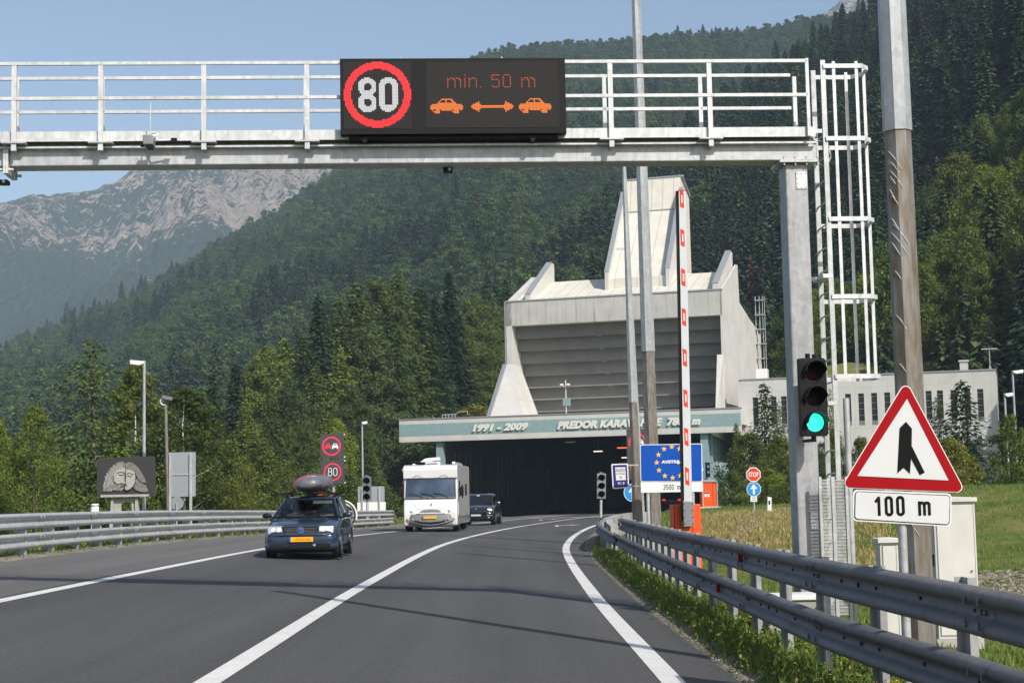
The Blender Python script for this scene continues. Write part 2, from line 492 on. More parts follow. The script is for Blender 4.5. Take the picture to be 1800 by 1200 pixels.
HA.mesh('hillside', MAT['floor'], 160, 60)
HC.mesh('hillside', MAT['floor'], 120, 60)
# limestone mountains far away
def rocky(name, green=(.075,.10,.05)):
    k = NM(name)
    def math_(op, a, b=None, c=None):
        m = k.new('ShaderNodeMath', operation=op)
        for i, v in enumerate((a, b, c)):
            if v is None: continue
            if isinstance(v, (int, float)): m.inputs[i].default_value = v
            else: k.l.new(v, m.inputs[i])
        return m.outputs[0]
    # streaks run down to the left like the gullies of the face
    mp = k.new('ShaderNodeMapping'); mp.inputs['Rotation'].default_value = (0, R(-38), 0); mp.inputs['Scale'].default_value = (.013, .013, .0045)
    k.coord(); k.l.new(k.tc.outputs['Object'], mp.inputs[0])
    st = k.noise(4.5, 10, .74, mp.outputs[0], .15)
    big = k.noise(1.0, 3, .5, k.coord('Object', (.0045, .0045, .0045)))
    fine = k.noise(11, 8, .80, mp.outputs[0])
    sx = k.new('ShaderNodeSeparateXYZ'); ge = k.new('ShaderNodeNewGeometry'); k.l.new(ge.outputs['Position'], sx.inputs[0])
    hr = k.new('ShaderNodeMapRange'); hr.inputs[1].default_value = 190; hr.inputs[2].default_value = 300; hr.inputs[3].default_value = -.34; hr.inputs[4].default_value = .02; k.l.new(sx.outputs[2], hr.inputs[0])
    v = math_('ADD', math_('MULTIPLY_ADD', big, .6, hr.outputs[0]), math_('MULTIPLY_ADD', fine, .9, math_('MULTIPLY', st, 1.3)))
    mr = k.new('ShaderNodeMapRange'); mr.inputs[1].default_value = 1.43; mr.inputs[2].default_value = 1.47; k.l.new(v, mr.inputs[0])
    rock = k.ramp(fine, [(.35, (.30,.25,.21)), (.62, (.86,.70,.56))]); veg = k.ramp(fine, [(.38, tuple(x * .45 for x in green)), (.62, tuple(x * 1.5 for x in green))])
    k.set(k.mixc(mr.outputs[0], veg, rock), .95, spec=.05); k.bump(v, 1.0, 20); return k.m
MAT['rock'] = rocky('limestone_mountain')
HB = Hill([(-900,520,1860),(-500,430,1922),(-200,390,1984),(0,352,2046),(60,340,2046),(150,332,2046),(195,318,2046),(240,288,2046),(300,268,2077),(380,258,2077),(450,252,2046),(520,262,1984),(590,288,1922),(700,330,1860),(900,400,1736),(1100,520,1674)],
          [(-900,935),(0,977),(600,1020),(1100,1020)], 1.15, 1.1, 21)
HB.mesh('mountain', MAT['rock'], 520, 240, a0=azel(-300,850)[0], a1=azel(800,850)[0])
HD = Hill([(1250,300,2600),(1400,110,2600),(1440,30,2600),(1468,2,2600),(1490,-12,2600),(1520,-26,2600),(1545,-40,2600),(1620,-90,2600),(1800,-200,2600)],
          [(1250,1400),(1800,1400)], 1.0, .8, 31)
HD.mesh('mountain', MAT['rock'], 90, 50)
# ================================================================= TREES
def leafmat(name, c, var=.35, trans=.35, hue=.0, dry=None):
    k = NM(name); c = lin(c)
    ge = k.new('ShaderNodeNewGeometry'); oi = k.new('ShaderNodeObjectInfo')
    a = k.ramp(ge.outputs['Random Per Island'], [(0, tuple(x * (1 - var) for x in c)), (.6, c), (1, tuple(min(1, x * (1 + var * 1.2)) for x in c))] if dry is None else
               [(0, tuple(x * (1 - var) for x in c)), (.62, c), (.9, tuple(x * (1 + var) for x in c)), (1, dry)])
    b = k.ramp(oi.outputs['Random'], [(0, (.60,.72,.76)), (.4, (1,1,1)), (.8, (1.35,1.28,.95)), (1, (1.9,1.65,1.05))])
    col = k.mixc(1.0, a, b, 'MULTIPLY')
    k.set(col, .6, spec=.2)
    tr = k.new('ShaderNodeBsdfTranslucent'); k.l.new(k.mixc(1.0, col, (1.3,1.25,.5), 'MULTIPLY'), tr.inputs[0])
    ms = k.new('ShaderNodeMixShader'); ms.inputs[0].default_value = trans
    k.l.new(k.b.outputs[0], ms.inputs[1]); k.l.new(tr.outputs[0], ms.inputs[2]); k.l.new(ms.outputs[0], k.n['Material Output'].inputs[0])
    return k.m
MAT['spruce'] = leafmat('spruce_needles', (.028,.050,.022), .4, .15)
MAT['larch'] = leafmat('larch_needles', (.090,.128,.038), .4, .3)
MAT['pine'] = leafmat('pine_needles', (.072,.108,.034), .4, .2)
MAT['leaf'] = leafmat('broad_leaves', (.105,.150,.032), .45, .35)
MAT['birch'] = leafmat('birch_leaves', (.105,.135,.032), .45, .4, dry=(.32,.25,.05))
MAT['yleaf'] = leafmat('yellow_green_leaves', (.15,.17,.03), .4, .4, dry=(.38,.28,.05))
MAT['hsp'] = leafmat('hill_spruce_needles', (.040,.068,.038), .45, .2)
MAT['hlf'] = leafmat('hill_broad_leaves', (.062,.104,.044), .40, .3)
MAT['hdry'] = leafmat('dry_needles', (.09,.06,.03), .3, .1)
MAT['bark'] = simple('bark', (.09,.07,.05), .9, var=.4, scale=12, bump=.5, bscale=30)
k = NM('birch_bark'); k.set(k.ramp(k.noise(5, 4, vec=k.coord(scale=(1, 1, 4))), [(.42, (.62,.60,.55)), (.6, (.55,.52,.47)), (.66, (.05,.04,.04))]), .8); MAT['bbark'] = k.m

class Leaves:
    def __init__(s, seed): s.v = []; s.f = []; s.r = random.Random(seed)
    def quad(s, c, size, n=None, aspect=1.0, droop=None):
        r = s.r
        n = n or Vector((r.gauss(0,1), r.gauss(0,1), r.gauss(0,1) + .6)).normalized()
        a = n.orthogonal().normalized(); a = Matrix.Rotation(r.uniform(0, 6.28), 3, n) @ a
        if droop is not None: a = droop.normalized()
        b = n.cross(a).normalized()
        k = len(s.v); a = a * size * .5 * aspect; b = b * size * .5
        s.v += [c - a * .9, c + b * .7 - a * .1, c + a * 1.0, c - b * .7 + a * .1]
        s.f.append((k, k+1, k+2, k+3))
    def mesh(s, name, mat):
        me = bpy.data.meshes.new(name); me.from_pydata([tuple(v) for v in s.v], [], s.f); me.materials.append(mat); me.update(); return me

def conifer_mesh(name, mat, seed, h, r, whorl=.45, nb=9, per=9, leaf=.42, droop=.25, shape=.85, base=.06, gap=.0, irr=.12):
    L = Leaves(seed); q = L.r; z = h * base
    while z < h * .985:
        t = (z - h * base) / (h * (1 - base)); rad = r * (1 - t) ** shape * (1 + q.uniform(-irr, irr)) + .12
        if t < .12: rad *= .72 + 2.2 * t
        n = max(3, int(nb * (.45 + .55 * (1 - t))))
        a0 = q.uniform(0, 6.28)
        for i in range(n):
            if q.random() < gap: continue
            a = a0 + 6.283 * i / n + q.uniform(-.25, .25); rr = rad * q.uniform(.72, 1.12)
            d = Vector((math.cos(a), math.sin(a), 0)); m = max(2, int(per * rr / r) + 2)
            for j in range(m):
                u = (j + q.random()) / m; u = u ** .75
                p = d * rr * u + Vector((0, 0, z - droop * rr * u + .10 * rr * u * u * 1.2))
                side = Vector((-d.y, d.x, 0)) * q.uniform(-1, 1) * (.10 + .22 * rr * (1 - abs(u - .45)))
                dr = (d + side * .5 + Vector((0, 0, -.55 + q.uniform(-.3, .25))))
                nn = Vector((q.gauss(0, .5), q.gauss(0, .5), 1)) + d * .5
                nn = (nn - dr.normalized() * nn.dot(dr.normalized())).normalized()
                L.quad(p + side + Vector((0, 0, q.uniform(-.1, .1))), leaf * q.uniform(.7, 1.25), nn, 1.5, dr)
        z += whorl * q.uniform(.75, 1.25) * (.6 + .4 * (1 - t))
    for i in range(6): L.quad(Vector((0, 0, h - .12 * i)), leaf * .7, None, 1.6, Vector((q.uniform(-.3,.3), q.uniform(-.3,.3), 1)))
    return L.mesh(name, mat)
def broad_mesh(name, mat, seed, h, r, clumps=60, per=55, leaf=.24, base=.12, shape='oval', cr=.30):
    L = Leaves(seed); q = L.r; cs = []
    for i in range(clumps):
        t = q.random() ** .85; z = h * (base + (1 - base) * t)
        if shape == 'oval': prof = math.sin(math.pi * (.12 + .86 * t)) ** .7
        elif shape == 'cone': prof = (1 - t) ** .75 * (.55 + 1.6 * min(t, .28)) + .06
        else: prof = (1 - max(0, t - .15) ** 2 * 1.3) * min(1, .55 + t * 2)
        rr = r * prof * math.sqrt(q.uniform(.12, 1)) * q.uniform(.8, 1.08); a = q.uniform(0, 6.283)
        cs.append((Vector((rr * math.cos(a), rr * math.sin(a), z)), r * cr * q.uniform(.55, 1.25) * (.5 + .5 * prof)))
    for c, s in cs:
        for j in range(per):
            d = Vector((q.gauss(0,1), q.gauss(0,1), q.gauss(0,1) * .75)); d.normalize(); d *= s * q.uniform(.45, 1.08)
            p = c + d
            if p.z < .15: p.z = .15 + q.random() * .3
            n = (d.normalized() + Vector((q.gauss(0,.55), q.gauss(0,.55), q.gauss(0,.55) + .35))).normalized()
            L.quad(p, leaf * q.uniform(.6, 1.3), n, 1.25)
    return L.mesh(name, mat), cs
def trunk_mesh(name, mat, h, r, seed, limbs=None, top=.9):
    q = random.Random(seed); mb = MB(); pts = []; x = y = 0
    for i in range(7):
        pts.append((x, y, -.3 + h * top * i / 6)); x += q.uniform(-.02, .02) * h * .5; y += q.uniform(-.02, .02) * h * .5
    mb.tube(pts, [r * (1.25 if i == 0 else 1) * (1 - .14 * i) for i in range(7)], 7)
    for c, s in (limbs or []):
        z0 = max(h * .12, c.z - c.to_2d().length * .75); k = min(5.99, max(0, (z0 + .3) / (h * top) * 6)); i = int(k); f = k - i
        p0 = Vector(pts[i]).lerp(Vector(pts[i+1]), f)
        m = p0.lerp(c, .5) + Vector((0, 0, -.06 * (c - p0).length)); rr = r * (1 - .14 * k) * .42
        mb.tube([p0, m, c], [rr, rr * .65, rr * .25], 5)
    o = mb.build(name, mat); me = o.data; bpy.data.objects.remove(o); return me

# ---- near / middle tree kinds (mesh data shared by the copies)
KIND = {}
def kind(n, crown, trunk, h): KIND[n] = (crown, trunk, h)
for i, (h, r) in enumerate([(18, 3.3), (16, 2.7), (20, 3.6)]):
    kind('spruce%d' % i, conifer_mesh('crown', MAT['spruce'], 11 + i, h, r, .40, 13, 22, .34, .42, .85, .04), trunk_mesh('trunk', MAT['bark'], h, .2, i), h)
for i, (h, r) in enumerate([(17, 3.4), (15, 3.0), (19, 3.6), (13, 2.6)]):
    kind('larch%d' % i, conifer_mesh('crown', MAT['larch'], 31 + i, h, r, .36, 14, 26, .25, .18, .62, .05, .05, .25), trunk_mesh('trunk', MAT['bark'], h, .18, i + 5), h)
kind('openlarch', conifer_mesh('crown', MAT['larch'], 77, 7.4, 2.6, .34, 9, 44, .13, -.28, .80, .06, .12, .35), trunk_mesh('trunk', MAT['bark'], 7.4, .11, 8, top=.97), 7.4)
for i in range(3):
    m, c = broad_mesh('crown', MAT['birch'], 51 + i, 9 + i, 2.3 + .25 * i, 130, 85, .18, .10, 'oval', .28)
    kind('birch%d' % i, m, trunk_mesh('trunk', MAT['bbark'], 9 + i, .12, i + 9, c[:16], .95), 9 + i)
for i in range(3):
    m, c = broad_mesh('crown', MAT['leaf'], 61 + i, 10, 4.0, 130, 120, .18, .05, 'round', .25)
    kind('broad%d' % i, m, trunk_mesh('trunk', MAT['bark'], 10, .22, i + 13, c[:30]), 10)
for i in range(3):
    m, c = broad_mesh('crown', MAT['pine'], 301 + i, 15 + i, 3.1 + .2 * i, 210, 150, .17, .04, 'cone' if i == 1 else 'oval', .27)
    kind('tall%d' % i, m, trunk_mesh('trunk', MAT['bark'], 15 + i, .2, i + 33, c[:14], .95), 15 + i)
m, c = broad_mesh('crown', MAT['birch'], 311, 6, 3.0, 130, 110, .15, .0, 'round', .27)
kind('bright', m, trunk_mesh('trunk', MAT['bark'], 6, .12, 37, c[:20]), 6)
m, c = broad_mesh('crown', MAT['pine'], 71, 8, 3.0, 130, 110, .18, .03, 'round', .22)
kind('pine0', m, trunk_mesh('trunk', MAT['bark'], 8, .18, 3, c[:20]), 8)
m, c = broad_mesh('crown', MAT['leaf'], 81, 3.2, 1.9, 80, 90, .11, .0, 'round', .30)
kind('shrub0', m, trunk_mesh('stem', MAT['bark'], 3, .06, 3, c[:24]), 3.2)
m, c = broad_mesh('crown', MAT['yleaf'], 82, 3.0, 1.7, 80, 90, .11, .0, 'round', .30)
kind('shrub1', m, trunk_mesh('stem', MAT['bark'], 2.8, .06, 4, c[:24]), 3.0)
kind('youngspruce', conifer_mesh('crown', MAT['spruce'], 91, 5.5, 1.25, .20, 11, 18, .13, .12, .8, .03), trunk_mesh('trunk', MAT['bark'], 5.5, .07, 5), 5.5)
kind('slimlarch', conifer_mesh('crown', MAT['larch'], 93, 9, 1.7, .26, 10, 26, .14, .05, .7, .03, .15, .3), trunk_mesh('trunk', MAT['bark'], 9, .09, 5), 9)

TR = random.Random(99)
def tree(kd, loc, h, name, label, cat='tree', group=None, wide=1.0):
    crown, trunk, h0 = KIND[kd]; s = h / h0
    t = thing(name, label, cat, loc, TR.uniform(0, 6.28), group)
    t.scale = (s * wide, s * wide, s)
    for me in (crown, trunk):
        o = bpy.data.objects.new(me.name, me); COL.objects.link(o); o.parent = t
    return t
def tree_at(kd, px, py_top, Y, name, label, cat='tree', group=None, wide=1.0, sink=.1, zb=None):
    x = X(px, Y, (py_top + 880) / 2); zt = Z(px, py_top, Y); z0 = (ground(x, Y) if zb is None else zb) - sink
    return tree(kd, (x, Y, z0), max(.5, zt - z0), name, label, cat, group, wide)

# ---- forest on the hills: uncountable, one object per hillside, instanced on points
def forest_protos():
    out = []
    def add(me, me2=None):
        o = bpy.data.objects.new('hill_tree', me); out.append(o)
    for i in range(3): add(conifer_mesh('hill_conifer', MAT['hsp'], 200 + i, 13 + 2 * i, 3.0 + .3 * i, .6, 10, 9, .72, .4, .75, .06))
    for i in range(3): add(broad_mesh('hill_broadleaf', MAT['hlf'], 210 + i, 10 + i, 4.3, 46, 44, .55, .12, 'round', .34)[0])
    add(conifer_mesh('hill_conifer', MAT['hdry'], 230, 13, 2.4, .8, 8, 5, .9, .4, .85, .15))
    return out
PRO = forest_protos()
pcol = bpy.data.collections.new('hill_tree_kinds')
for o in PRO: pcol.objects.link(o)
def forest(name, label, pts):
    """pts: (x,y,z,scale,index)"""
    me = bpy.data.meshes.new(name); me.from_pydata([p[:3] for p in pts], [], [])
    a = me.attributes.new('s', 'FLOAT', 'POINT'); a.data.foreach_set('value', [p[3] for p in pts])
    a = me.attributes.new('k', 'INT', 'POINT'); a.data.foreach_set('value', [p[4] for p in pts])
    o = bpy.data.objects.new(name, me); COL.objects.link(o)
    ng = bpy.data.node_groups.new(name, 'GeometryNodeTree')
    ng.interface.new_socket('Geometry', in_out='INPUT', socket_type='NodeSocketGeometry'); ng.interface.new_socket('Geometry', in_out='OUTPUT', socket_type='NodeSocketGeometry')
    N = ng.nodes.new; L = ng.links.new
    gi, go = N('NodeGroupInput'), N('NodeGroupOutput'); ip = N('GeometryNodeInstanceOnPoints'); ci = N('GeometryNodeCollectionInfo')
    ci.inputs['Collection'].default_value = pcol; ci.inputs['Separate Children'].default_value = True; ci.inputs['Reset Children'].default_value = True
    sa = N('GeometryNodeInputNamedAttribute'); sa.data_type = 'FLOAT'; sa.inputs[0].default_value = 's'
    ka = N('GeometryNodeInputNamedAttribute'); ka.data_type = 'INT'; ka.inputs[0].default_value = 'k'
    rv = N('FunctionNodeRandomValue'); rv.data_type = 'FLOAT_VECTOR'; rv.inputs[0].default_value = (-.04, -.04, 0); rv.inputs[1].default_value = (.04, .04, 6.28)
    L(gi.outputs[0], ip.inputs['Points']); L(ci.outputs[0], ip.inputs['Instance']); ip.inputs['Pick Instance'].default_value = True
    L(ka.outputs[0], ip.inputs['Instance Index']); L(rv.outputs[0], ip.inputs['Rotation']); L(sa.outputs[0], ip.inputs['Scale']); L(ip.outputs[0], go.inputs[0])
    md = o.modifiers.new('trees', 'NODES'); md.node_group = ng
    tag(o, label, 'forest', None, 'stuff'); return o
def sow(H, a0, a1, d0f, d1f, step, seed, con, size=1.0, cond=None):
    q = random.Random(seed); out = []
    D = 90.0
    while D < 1150:
        n = int((a1 - a0) * D / step)
        for i in range(n):
            a = a0 + (a1 - a0) * (i + q.random()) / n; d = D + q.uniform(-.5, .5) * step
            Db, Dr = interp(H.base, a), interp(H.dt, a)
            if d < Db + 3 or d > Dr * 1.03: continue
            if cond and not cond(a, d): continue
            z = H.z(a, d); x, y = math.sin(a) * d, math.cos(a) * d
            f = con + .9 * noise.noise((x * .012, y * .012, seed)) + .15 * q.gauss(0, 1)
            kx = q.randrange(3) if f > 0 else 3 + q.randrange(3)
            if q.random() < .012: kx = 6
            out.append((x, y, z - 1.2, size * q.uniform(.62, 1.15) * (1.0 if kx < 3 else .95), kx))
        D += step * .92
    return out
ptsA = sow(HA, azel(-420, 850)[0], azel(1600, 850)[0], 0, 1, 5.9, 5, -.45, .95, lambda a, d: not (a > azel(1100, 850)[0] and d < 480))
forest('forest', 'dark mixed forest covering the broad hillside behind the tunnel portal and under the left end of the gantry', ptsA)
ptsC = sow(HC, azel(700, 850)[0], azel(2150, 850)[0], 0, 1, 5.0, 6, .28, .88)
forest('forest', 'steep dark conifer forest on the nearer slope rising to the right edge', ptsC)
print('forest points', len(ptsA), len(ptsC))

# ================================================================= HAZE
def haze():
    k = bpy.data.materials.new('haze_air'); k.use_nodes = True; t = k.node_tree
    t.nodes.remove(t.nodes['Principled BSDF'])
    v = t.nodes.new('ShaderNodeVolumePrincipled'); v.inputs['Color'].default_value = (.58,.78,1.0,1); v.inputs['Density'].default_value = .00022
    v.inputs['Anisotropy'].default_value = -.22
    t.links.new(v.outputs[0], t.nodes['Material Output'].inputs['Volume'])
    mb = MB(); mb.box(-3800, 3800, -600, 4800, -6, 800); o = mb.build('haze', k); tag(o, 'thin blue summer haze lying over the whole valley', 'haze', None, 'stuff')
haze()
# ================================================================= TUNNEL PORTAL
k = NM('pale_concrete')
a = k.noise(.6, 5, .6); st = k.noise(2.2, 5, .7, k.coord(scale=(1.6, 1.6, .12))); f = k.noise(25, 4, .7)
c = k.ramp(a, [(.3, (.54,.53,.50)), (.7, (.63,.62,.59))]); c = k.mixc(1.0, c, k.ramp(st, [(.28, .84), (.38, 1.0)]), 'MULTIPLY'); c = k.mixc(.5, c, k.ramp(f, [(.3, .85), (.7, 1.05)]), 'MULTIPLY')
sp_ = k.new('ShaderNodeSeparateXYZ'); cb_ = k.new('ShaderNodeCombineXYZ'); ad_ = k.new('ShaderNodeMath', operation='ADD'); k.l.new(k.coord(), sp_.inputs[0]); k.l.new(sp_.outputs[0], ad_.inputs[0]); k.l.new(sp_.outputs[1], ad_.inputs[1]); k.l.new(ad_.outputs[0], cb_.inputs[0]); k.l.new(sp_.outputs[2], cb_.inputs[1])
br = k.new('ShaderNodeTexBrick'); br.offset = 0; br.inputs['Scale'].default_value = 1; br.inputs['Brick Width'].default_value = 1.25; br.inputs['Row Height'].default_value = 3.1; br.inputs['Mortar Size'].default_value = .018; br.inputs['Color1'].default_value = (1,1,1,1); br.inputs['Color2'].default_value = (.95,.95,.95,1); br.inputs['Mortar'].default_value = (.84,.83,.81,1)
k.l.new(cb_.outputs[0], br.inputs['Vector']); c = k.mixc(1.0, c, br.outputs[0], 'MULTIPLY')
k.set(c, .85, spec=.2); k.bump(f, .1, .02); MAT['conc'] = k.m
k = NM('weathered_fascia_concrete')
a = k.noise(.8, 5, .6); st = k.noise(3.5, 4, .6, k.coord(scale=(1, 1, .05)))
c = k.ramp(a, [(.3, (.43,.425,.395)), (.7, (.53,.52,.485))]); c = k.mixc(1.0, c, k.ramp(st, [(.30, .38), (.40, .88), (.5, 1.0)]), 'MULTIPLY')
k.set(c, .85, spec=.2); MAT['fascia'] = k.m
k = NM('cream_metal_roofing')
a = k.noise(.9, 5, .6); w_ = k.new('ShaderNodeTexWave'); w_.inputs['Scale'].default_value = .33; w_.bands_direction = 'X'; k.l.new(k.coord(), w_.inputs[0])
c = k.ramp(a, [(.3, (.58,.555,.48)), (.7, (.68,.655,.58))]); c = k.mixc(1.0, c, k.ramp(w_.outputs['Fac'], [(0.0, .72), (.03, 1.0)]), 'MULTIPLY')
k.set(c, .7, spec=.2); MAT['roofing'] = k.m
MAT['coping'] = simple('grey_coping', (.34,.36,.38), .5, .3)
MAT['teal'] = simple('teal_paint', (.235,.345,.355), .6, var=.10, scale=3)
MAT['interior'] = simple('very_dark_concrete', (.035,.035,.036), .9, var=.4, scale=.5)  # nearly black mottled concrete for hall walls and roof
MAT['glassdark'] = simple('dark_window', (.015,.02,.022), .12, var=.05)
MAT['soffit'] = simple('dark_grey_concrete', (.205,.20,.185), .85, var=.1, scale=.8)  # stepped recess wall, darker than the pale concrete
def F2(px, py, v=0.0): return FF.hit(px, py, v)
def fth(name, label, cat, u=0, v=0, z=0, group=None):
    return thing(name, label, cat, FF.w(u, v, z), YAWF, group)

# --- frieze slab / canopy
uL, zb = F2(702, 779); uR, zb2 = F2(1303, 757); uL = uL; zt = F2(1303, 717)[1]
zbm = (zb + zb2) / 2
can = fth('tunnel_portal', 'low concrete tunnel portal with a teal band and raised lettering above the dark mouth', 'tunnel portal')
mb = MB(); mb.box(uL, uR, 0, .35, zbm, zt); mb.box(uL, uR, .35, 9, zt - 1.2, zt - .15); mb.build('frieze', MAT['conc'], can)
mb = MB(); mb.box(uL - .05, uR + .05, -.06, .5, zt, zt + .08); mb.build('coping', MAT['coping'], can)
z0b, z1b = zbm + (zt - zbm) * .26, zbm + (zt - zbm) * .80
mb = MB(); mb.box(uL + .03, uR - .02, -.012, 0, z0b, z1b); mb.build('colour_band', MAT['teal'], can)
zc = (z0b + z1b) / 2
k = NM('painted_letter'); k.set((.72,.70,.64), .6); MAT['letter'] = k.m
def letters(s, px0, px1, hz):
    ua, ub = F2(px0, 748)[0], F2(px1, 745)[0]
    vs, fs = text_geo(s, size=1, bold=.062, shear=.30, ext=.05, space=1.06)
    w0 = max(v[0] for v in vs) - min(v[0] for v in vs); h0 = max(v[1] for v in vs) - min(v[1] for v in vs)
    sx = (ub - ua) / w0; sy = hz / h0; cx = (max(v[0] for v in vs) + min(v[0] for v in vs)) / 2; cy = (max(v[1] for v in vs) + min(v[1] for v in vs)) / 2
    mb = MB(); mb.add([((ua + ub) / 2 + (v[0] - cx) * sx, -.10 - v[2], zc + (v[1] - cy) * sy) for v in vs], fs)
    return mb.build('lettering', MAT['letter'], can)
letters('1991 - 2009', 831, 929, .60); letters('PREDOR KARAVANKE  7864 m', 980, 1232, .66)
# side columns, hall walls
uOL, uOR = F2(776, 850)[0], F2(1232, 850)[0]
mb = MB(); mb.box(uOL - .55, uOL, .36, 1.0, -.5, zbm); mb.build('column', MAT['teal'], can)
mb = MB(); mb.box(uOR, uOR + .55, .36, 1.0, -.5, zbm); mb.build('column', MAT['teal'], can)
HD_ = 46
ud0, ud1 = 21.5, 30.5
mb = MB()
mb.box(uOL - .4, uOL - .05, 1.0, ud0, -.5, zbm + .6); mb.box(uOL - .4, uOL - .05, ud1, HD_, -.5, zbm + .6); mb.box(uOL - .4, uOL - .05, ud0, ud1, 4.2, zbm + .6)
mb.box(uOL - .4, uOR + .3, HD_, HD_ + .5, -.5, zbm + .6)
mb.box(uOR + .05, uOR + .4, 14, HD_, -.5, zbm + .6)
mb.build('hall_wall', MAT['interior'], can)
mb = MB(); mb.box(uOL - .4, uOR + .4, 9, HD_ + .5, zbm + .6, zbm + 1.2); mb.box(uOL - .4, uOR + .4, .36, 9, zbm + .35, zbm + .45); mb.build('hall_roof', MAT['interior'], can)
mb = MB()
for i in range(6):
    v = 3.2 + i * 2.8
    mb.box(uOL - .04, uOL - .03, v, v + .35, 1.5, 5.3); mb.box(uOL - .04, uOL - .03, v + 1.1, v + 1.4, 1.5, 5.3)
mb.build('wall_slot', simple('dim_slot', (.10,.105,.11), .7), can)
mb = MB(); mb.box(uOL - .30, uOL - .26, ud0, ud1, -.1, 4.2)
k = NM('dirty_glass'); k.set((.05,.06,.06), .25); tr = k.new('ShaderNodeBsdfTransparent'); tr.inputs[0].default_value = (.35,.4,.4,1); ms = k.new('ShaderNodeMixShader'); ms.inputs[0].default_value = .6
k.l.new(k.b.outputs[0], ms.inputs[1]); k.l.new(tr.outputs[0], ms.inputs[2]); k.l.new(ms.outputs[0], k.n['Material Output'].inputs[0]); MAT['dirtyglass'] = k.m
mb.build('side_window', MAT['dirtyglass'], can)
# right glazed side: teal mullions and dark glass
mb = MB(); mb.box(uOR + .42, uOR + .5, 1.0, 14, -.3, zbm); mb.build('side_glazing', MAT['glassdark'], can)
mb = MB()
for i in range(9): MB().box(uOR + .5, uOR + .75, 1.3 + i * 1.5, 1.5 + i * 1.5, .3, zbm).build('mullion', MAT['teal'], can)
for i in range(6): MB().box(uOR + .5, uOR + .58, 1.0, 14, .9 + i * .85, .95 + i * .85).build('transom', MAT['coping'], can)
# floor of the hall
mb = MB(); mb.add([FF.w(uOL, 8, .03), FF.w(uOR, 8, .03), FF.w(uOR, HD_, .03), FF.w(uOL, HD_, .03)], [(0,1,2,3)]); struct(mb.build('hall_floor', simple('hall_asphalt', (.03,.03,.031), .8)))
# lights under the hall ceiling
lamp_on = emis('dim_lamp', (1,.9,.7), 1.2); lamp_red = emis('red_lamp', (1,.18,.04), 1.6)
for i, (px, py, v, on) in enumerate([(1003, 778, 3, 0), (1052, 794, 14, 1), (1094, 788, 10, 2), (1101, 805, 20, 1)]):
    u, z = F2(px, py, v); z = min(z, zbm + .3)
    t = fth('ceiling_lamp', ['wide white lamp fixture under the ceiling just inside the tunnel mouth', 'small pale lamp deeper under the dark tunnel ceiling', 'reddish glowing lamp under the dark tunnel ceiling', 'lowest pale lamp seen in the dark tunnel'][i], 'lamp', u, v, z)
    mb = MB(); mb.box(-.45, .45, -.15, .15, 0, .12); mb.box(-.03, .03, -.03, .03, .12, max(.14, zbm + .59 - z)); mb.build('housing', MAT['steel_grey'], t, .02)
    mb = MB(); mb.box(-.4, .4, -.16, -.15, .01, .10); mb.build('diffuser', [MAT['white'], lamp_on, lamp_red, lamp_on][i], t)

# --- ventilation building above the portal
V0 = 4.0
bd = fth('ventilation_building', 'massive pale concrete ventilation building with a stepped dark recess and a tall sloping tower', 'building')
uFL, zFT = F2(889, 528, V0); uFR, _z = F2(1268, 513, V0); zFT = (zFT + _z) / 2
zFB = F2(1264, 554, V0)[1]; zFB = (zFB + F2(903, 572, V0)[1]) / 2
mb = MB(); mb.box(uFL, uFR, V0, V0 + 1.0, zFB, zFT); mb.build('fascia', MAT['fascia'], bd)
mb = MB(); mb.box(uFL - .05, uFR + .05, V0 - .06, V0 + .25, zFT, zFT + .12)
mb.box(uFL - .12, uFL - .03, V0 - .10, V0 - .02, 8, zFT); mb.build('coping', MAT['coping'], bd)
# stepped soffit
zlow = 7.6; n = 8
mb = MB(); dz = (zFB - zlow) / n; dv = .66
uI0, uI1 = uFL + .48, uFR - .15
for i in range(n):
    za = zFB + .0 - i * dz; va = V0 + 1.0 + i * dv
    mb.box(uI0, uI1, va, va + .22, za - dz, za)         # upright board
    mb.box(uI0, uI1, va + .22, va + dv + .02, za - dz + .0, za - dz + .14) if i < n else None
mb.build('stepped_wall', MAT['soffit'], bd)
# small fixtures in the recess
mb = MB()
for i in range(1, 6):
    za = zFB - i * dz; va = V0 + 1.0 + i * dv
    MB().box(uI0 + 6.8 + .05 * i, uI0 + 7.1 + .05 * i, va - .25, va, za - .05, za + .25).build('bracket', MAT['conc'], bd)
# side walls with the roof profile  (v,z)
zf = zFT
sideprof = [(V0 + .0, 7.0), (V0 + .0, zFB + .0), (V0, zf), (V0 + 7.4, zf + 3.0), (V0 + 7.9, zf + 3.0), (V0 + 8.2, zf - .1), (V0 + 19, zf - 2.0), (V0 + 19, 7.0)]
mb = MB(); mb.prism(sideprof, uFR - .15, uFR + .02, 'x'); mb.build('side_wall', MAT['conc'], bd)
mb = MB(); mb.prism(sideprof, uFL, uFL + .48, 'x'); mb.build('side_wall', MAT['conc'], bd)
mb = MB(); mb.box(uFL + .48, uFR - .15, V0 + 18.6, V0 + 18.95, 7.4, zf - 2); mb.build('rear_wall', MAT['conc'], bd)
# buttresses leaning forward at the foot
zB = F2(892, 640, V0)[1]; uo = F2(850, 733, .6)[0]
bp = [(V0 - .02, zB), (V0 - .02, 6.0), (.4, 6.0), (.4, zt + .05)]
mb = MB()
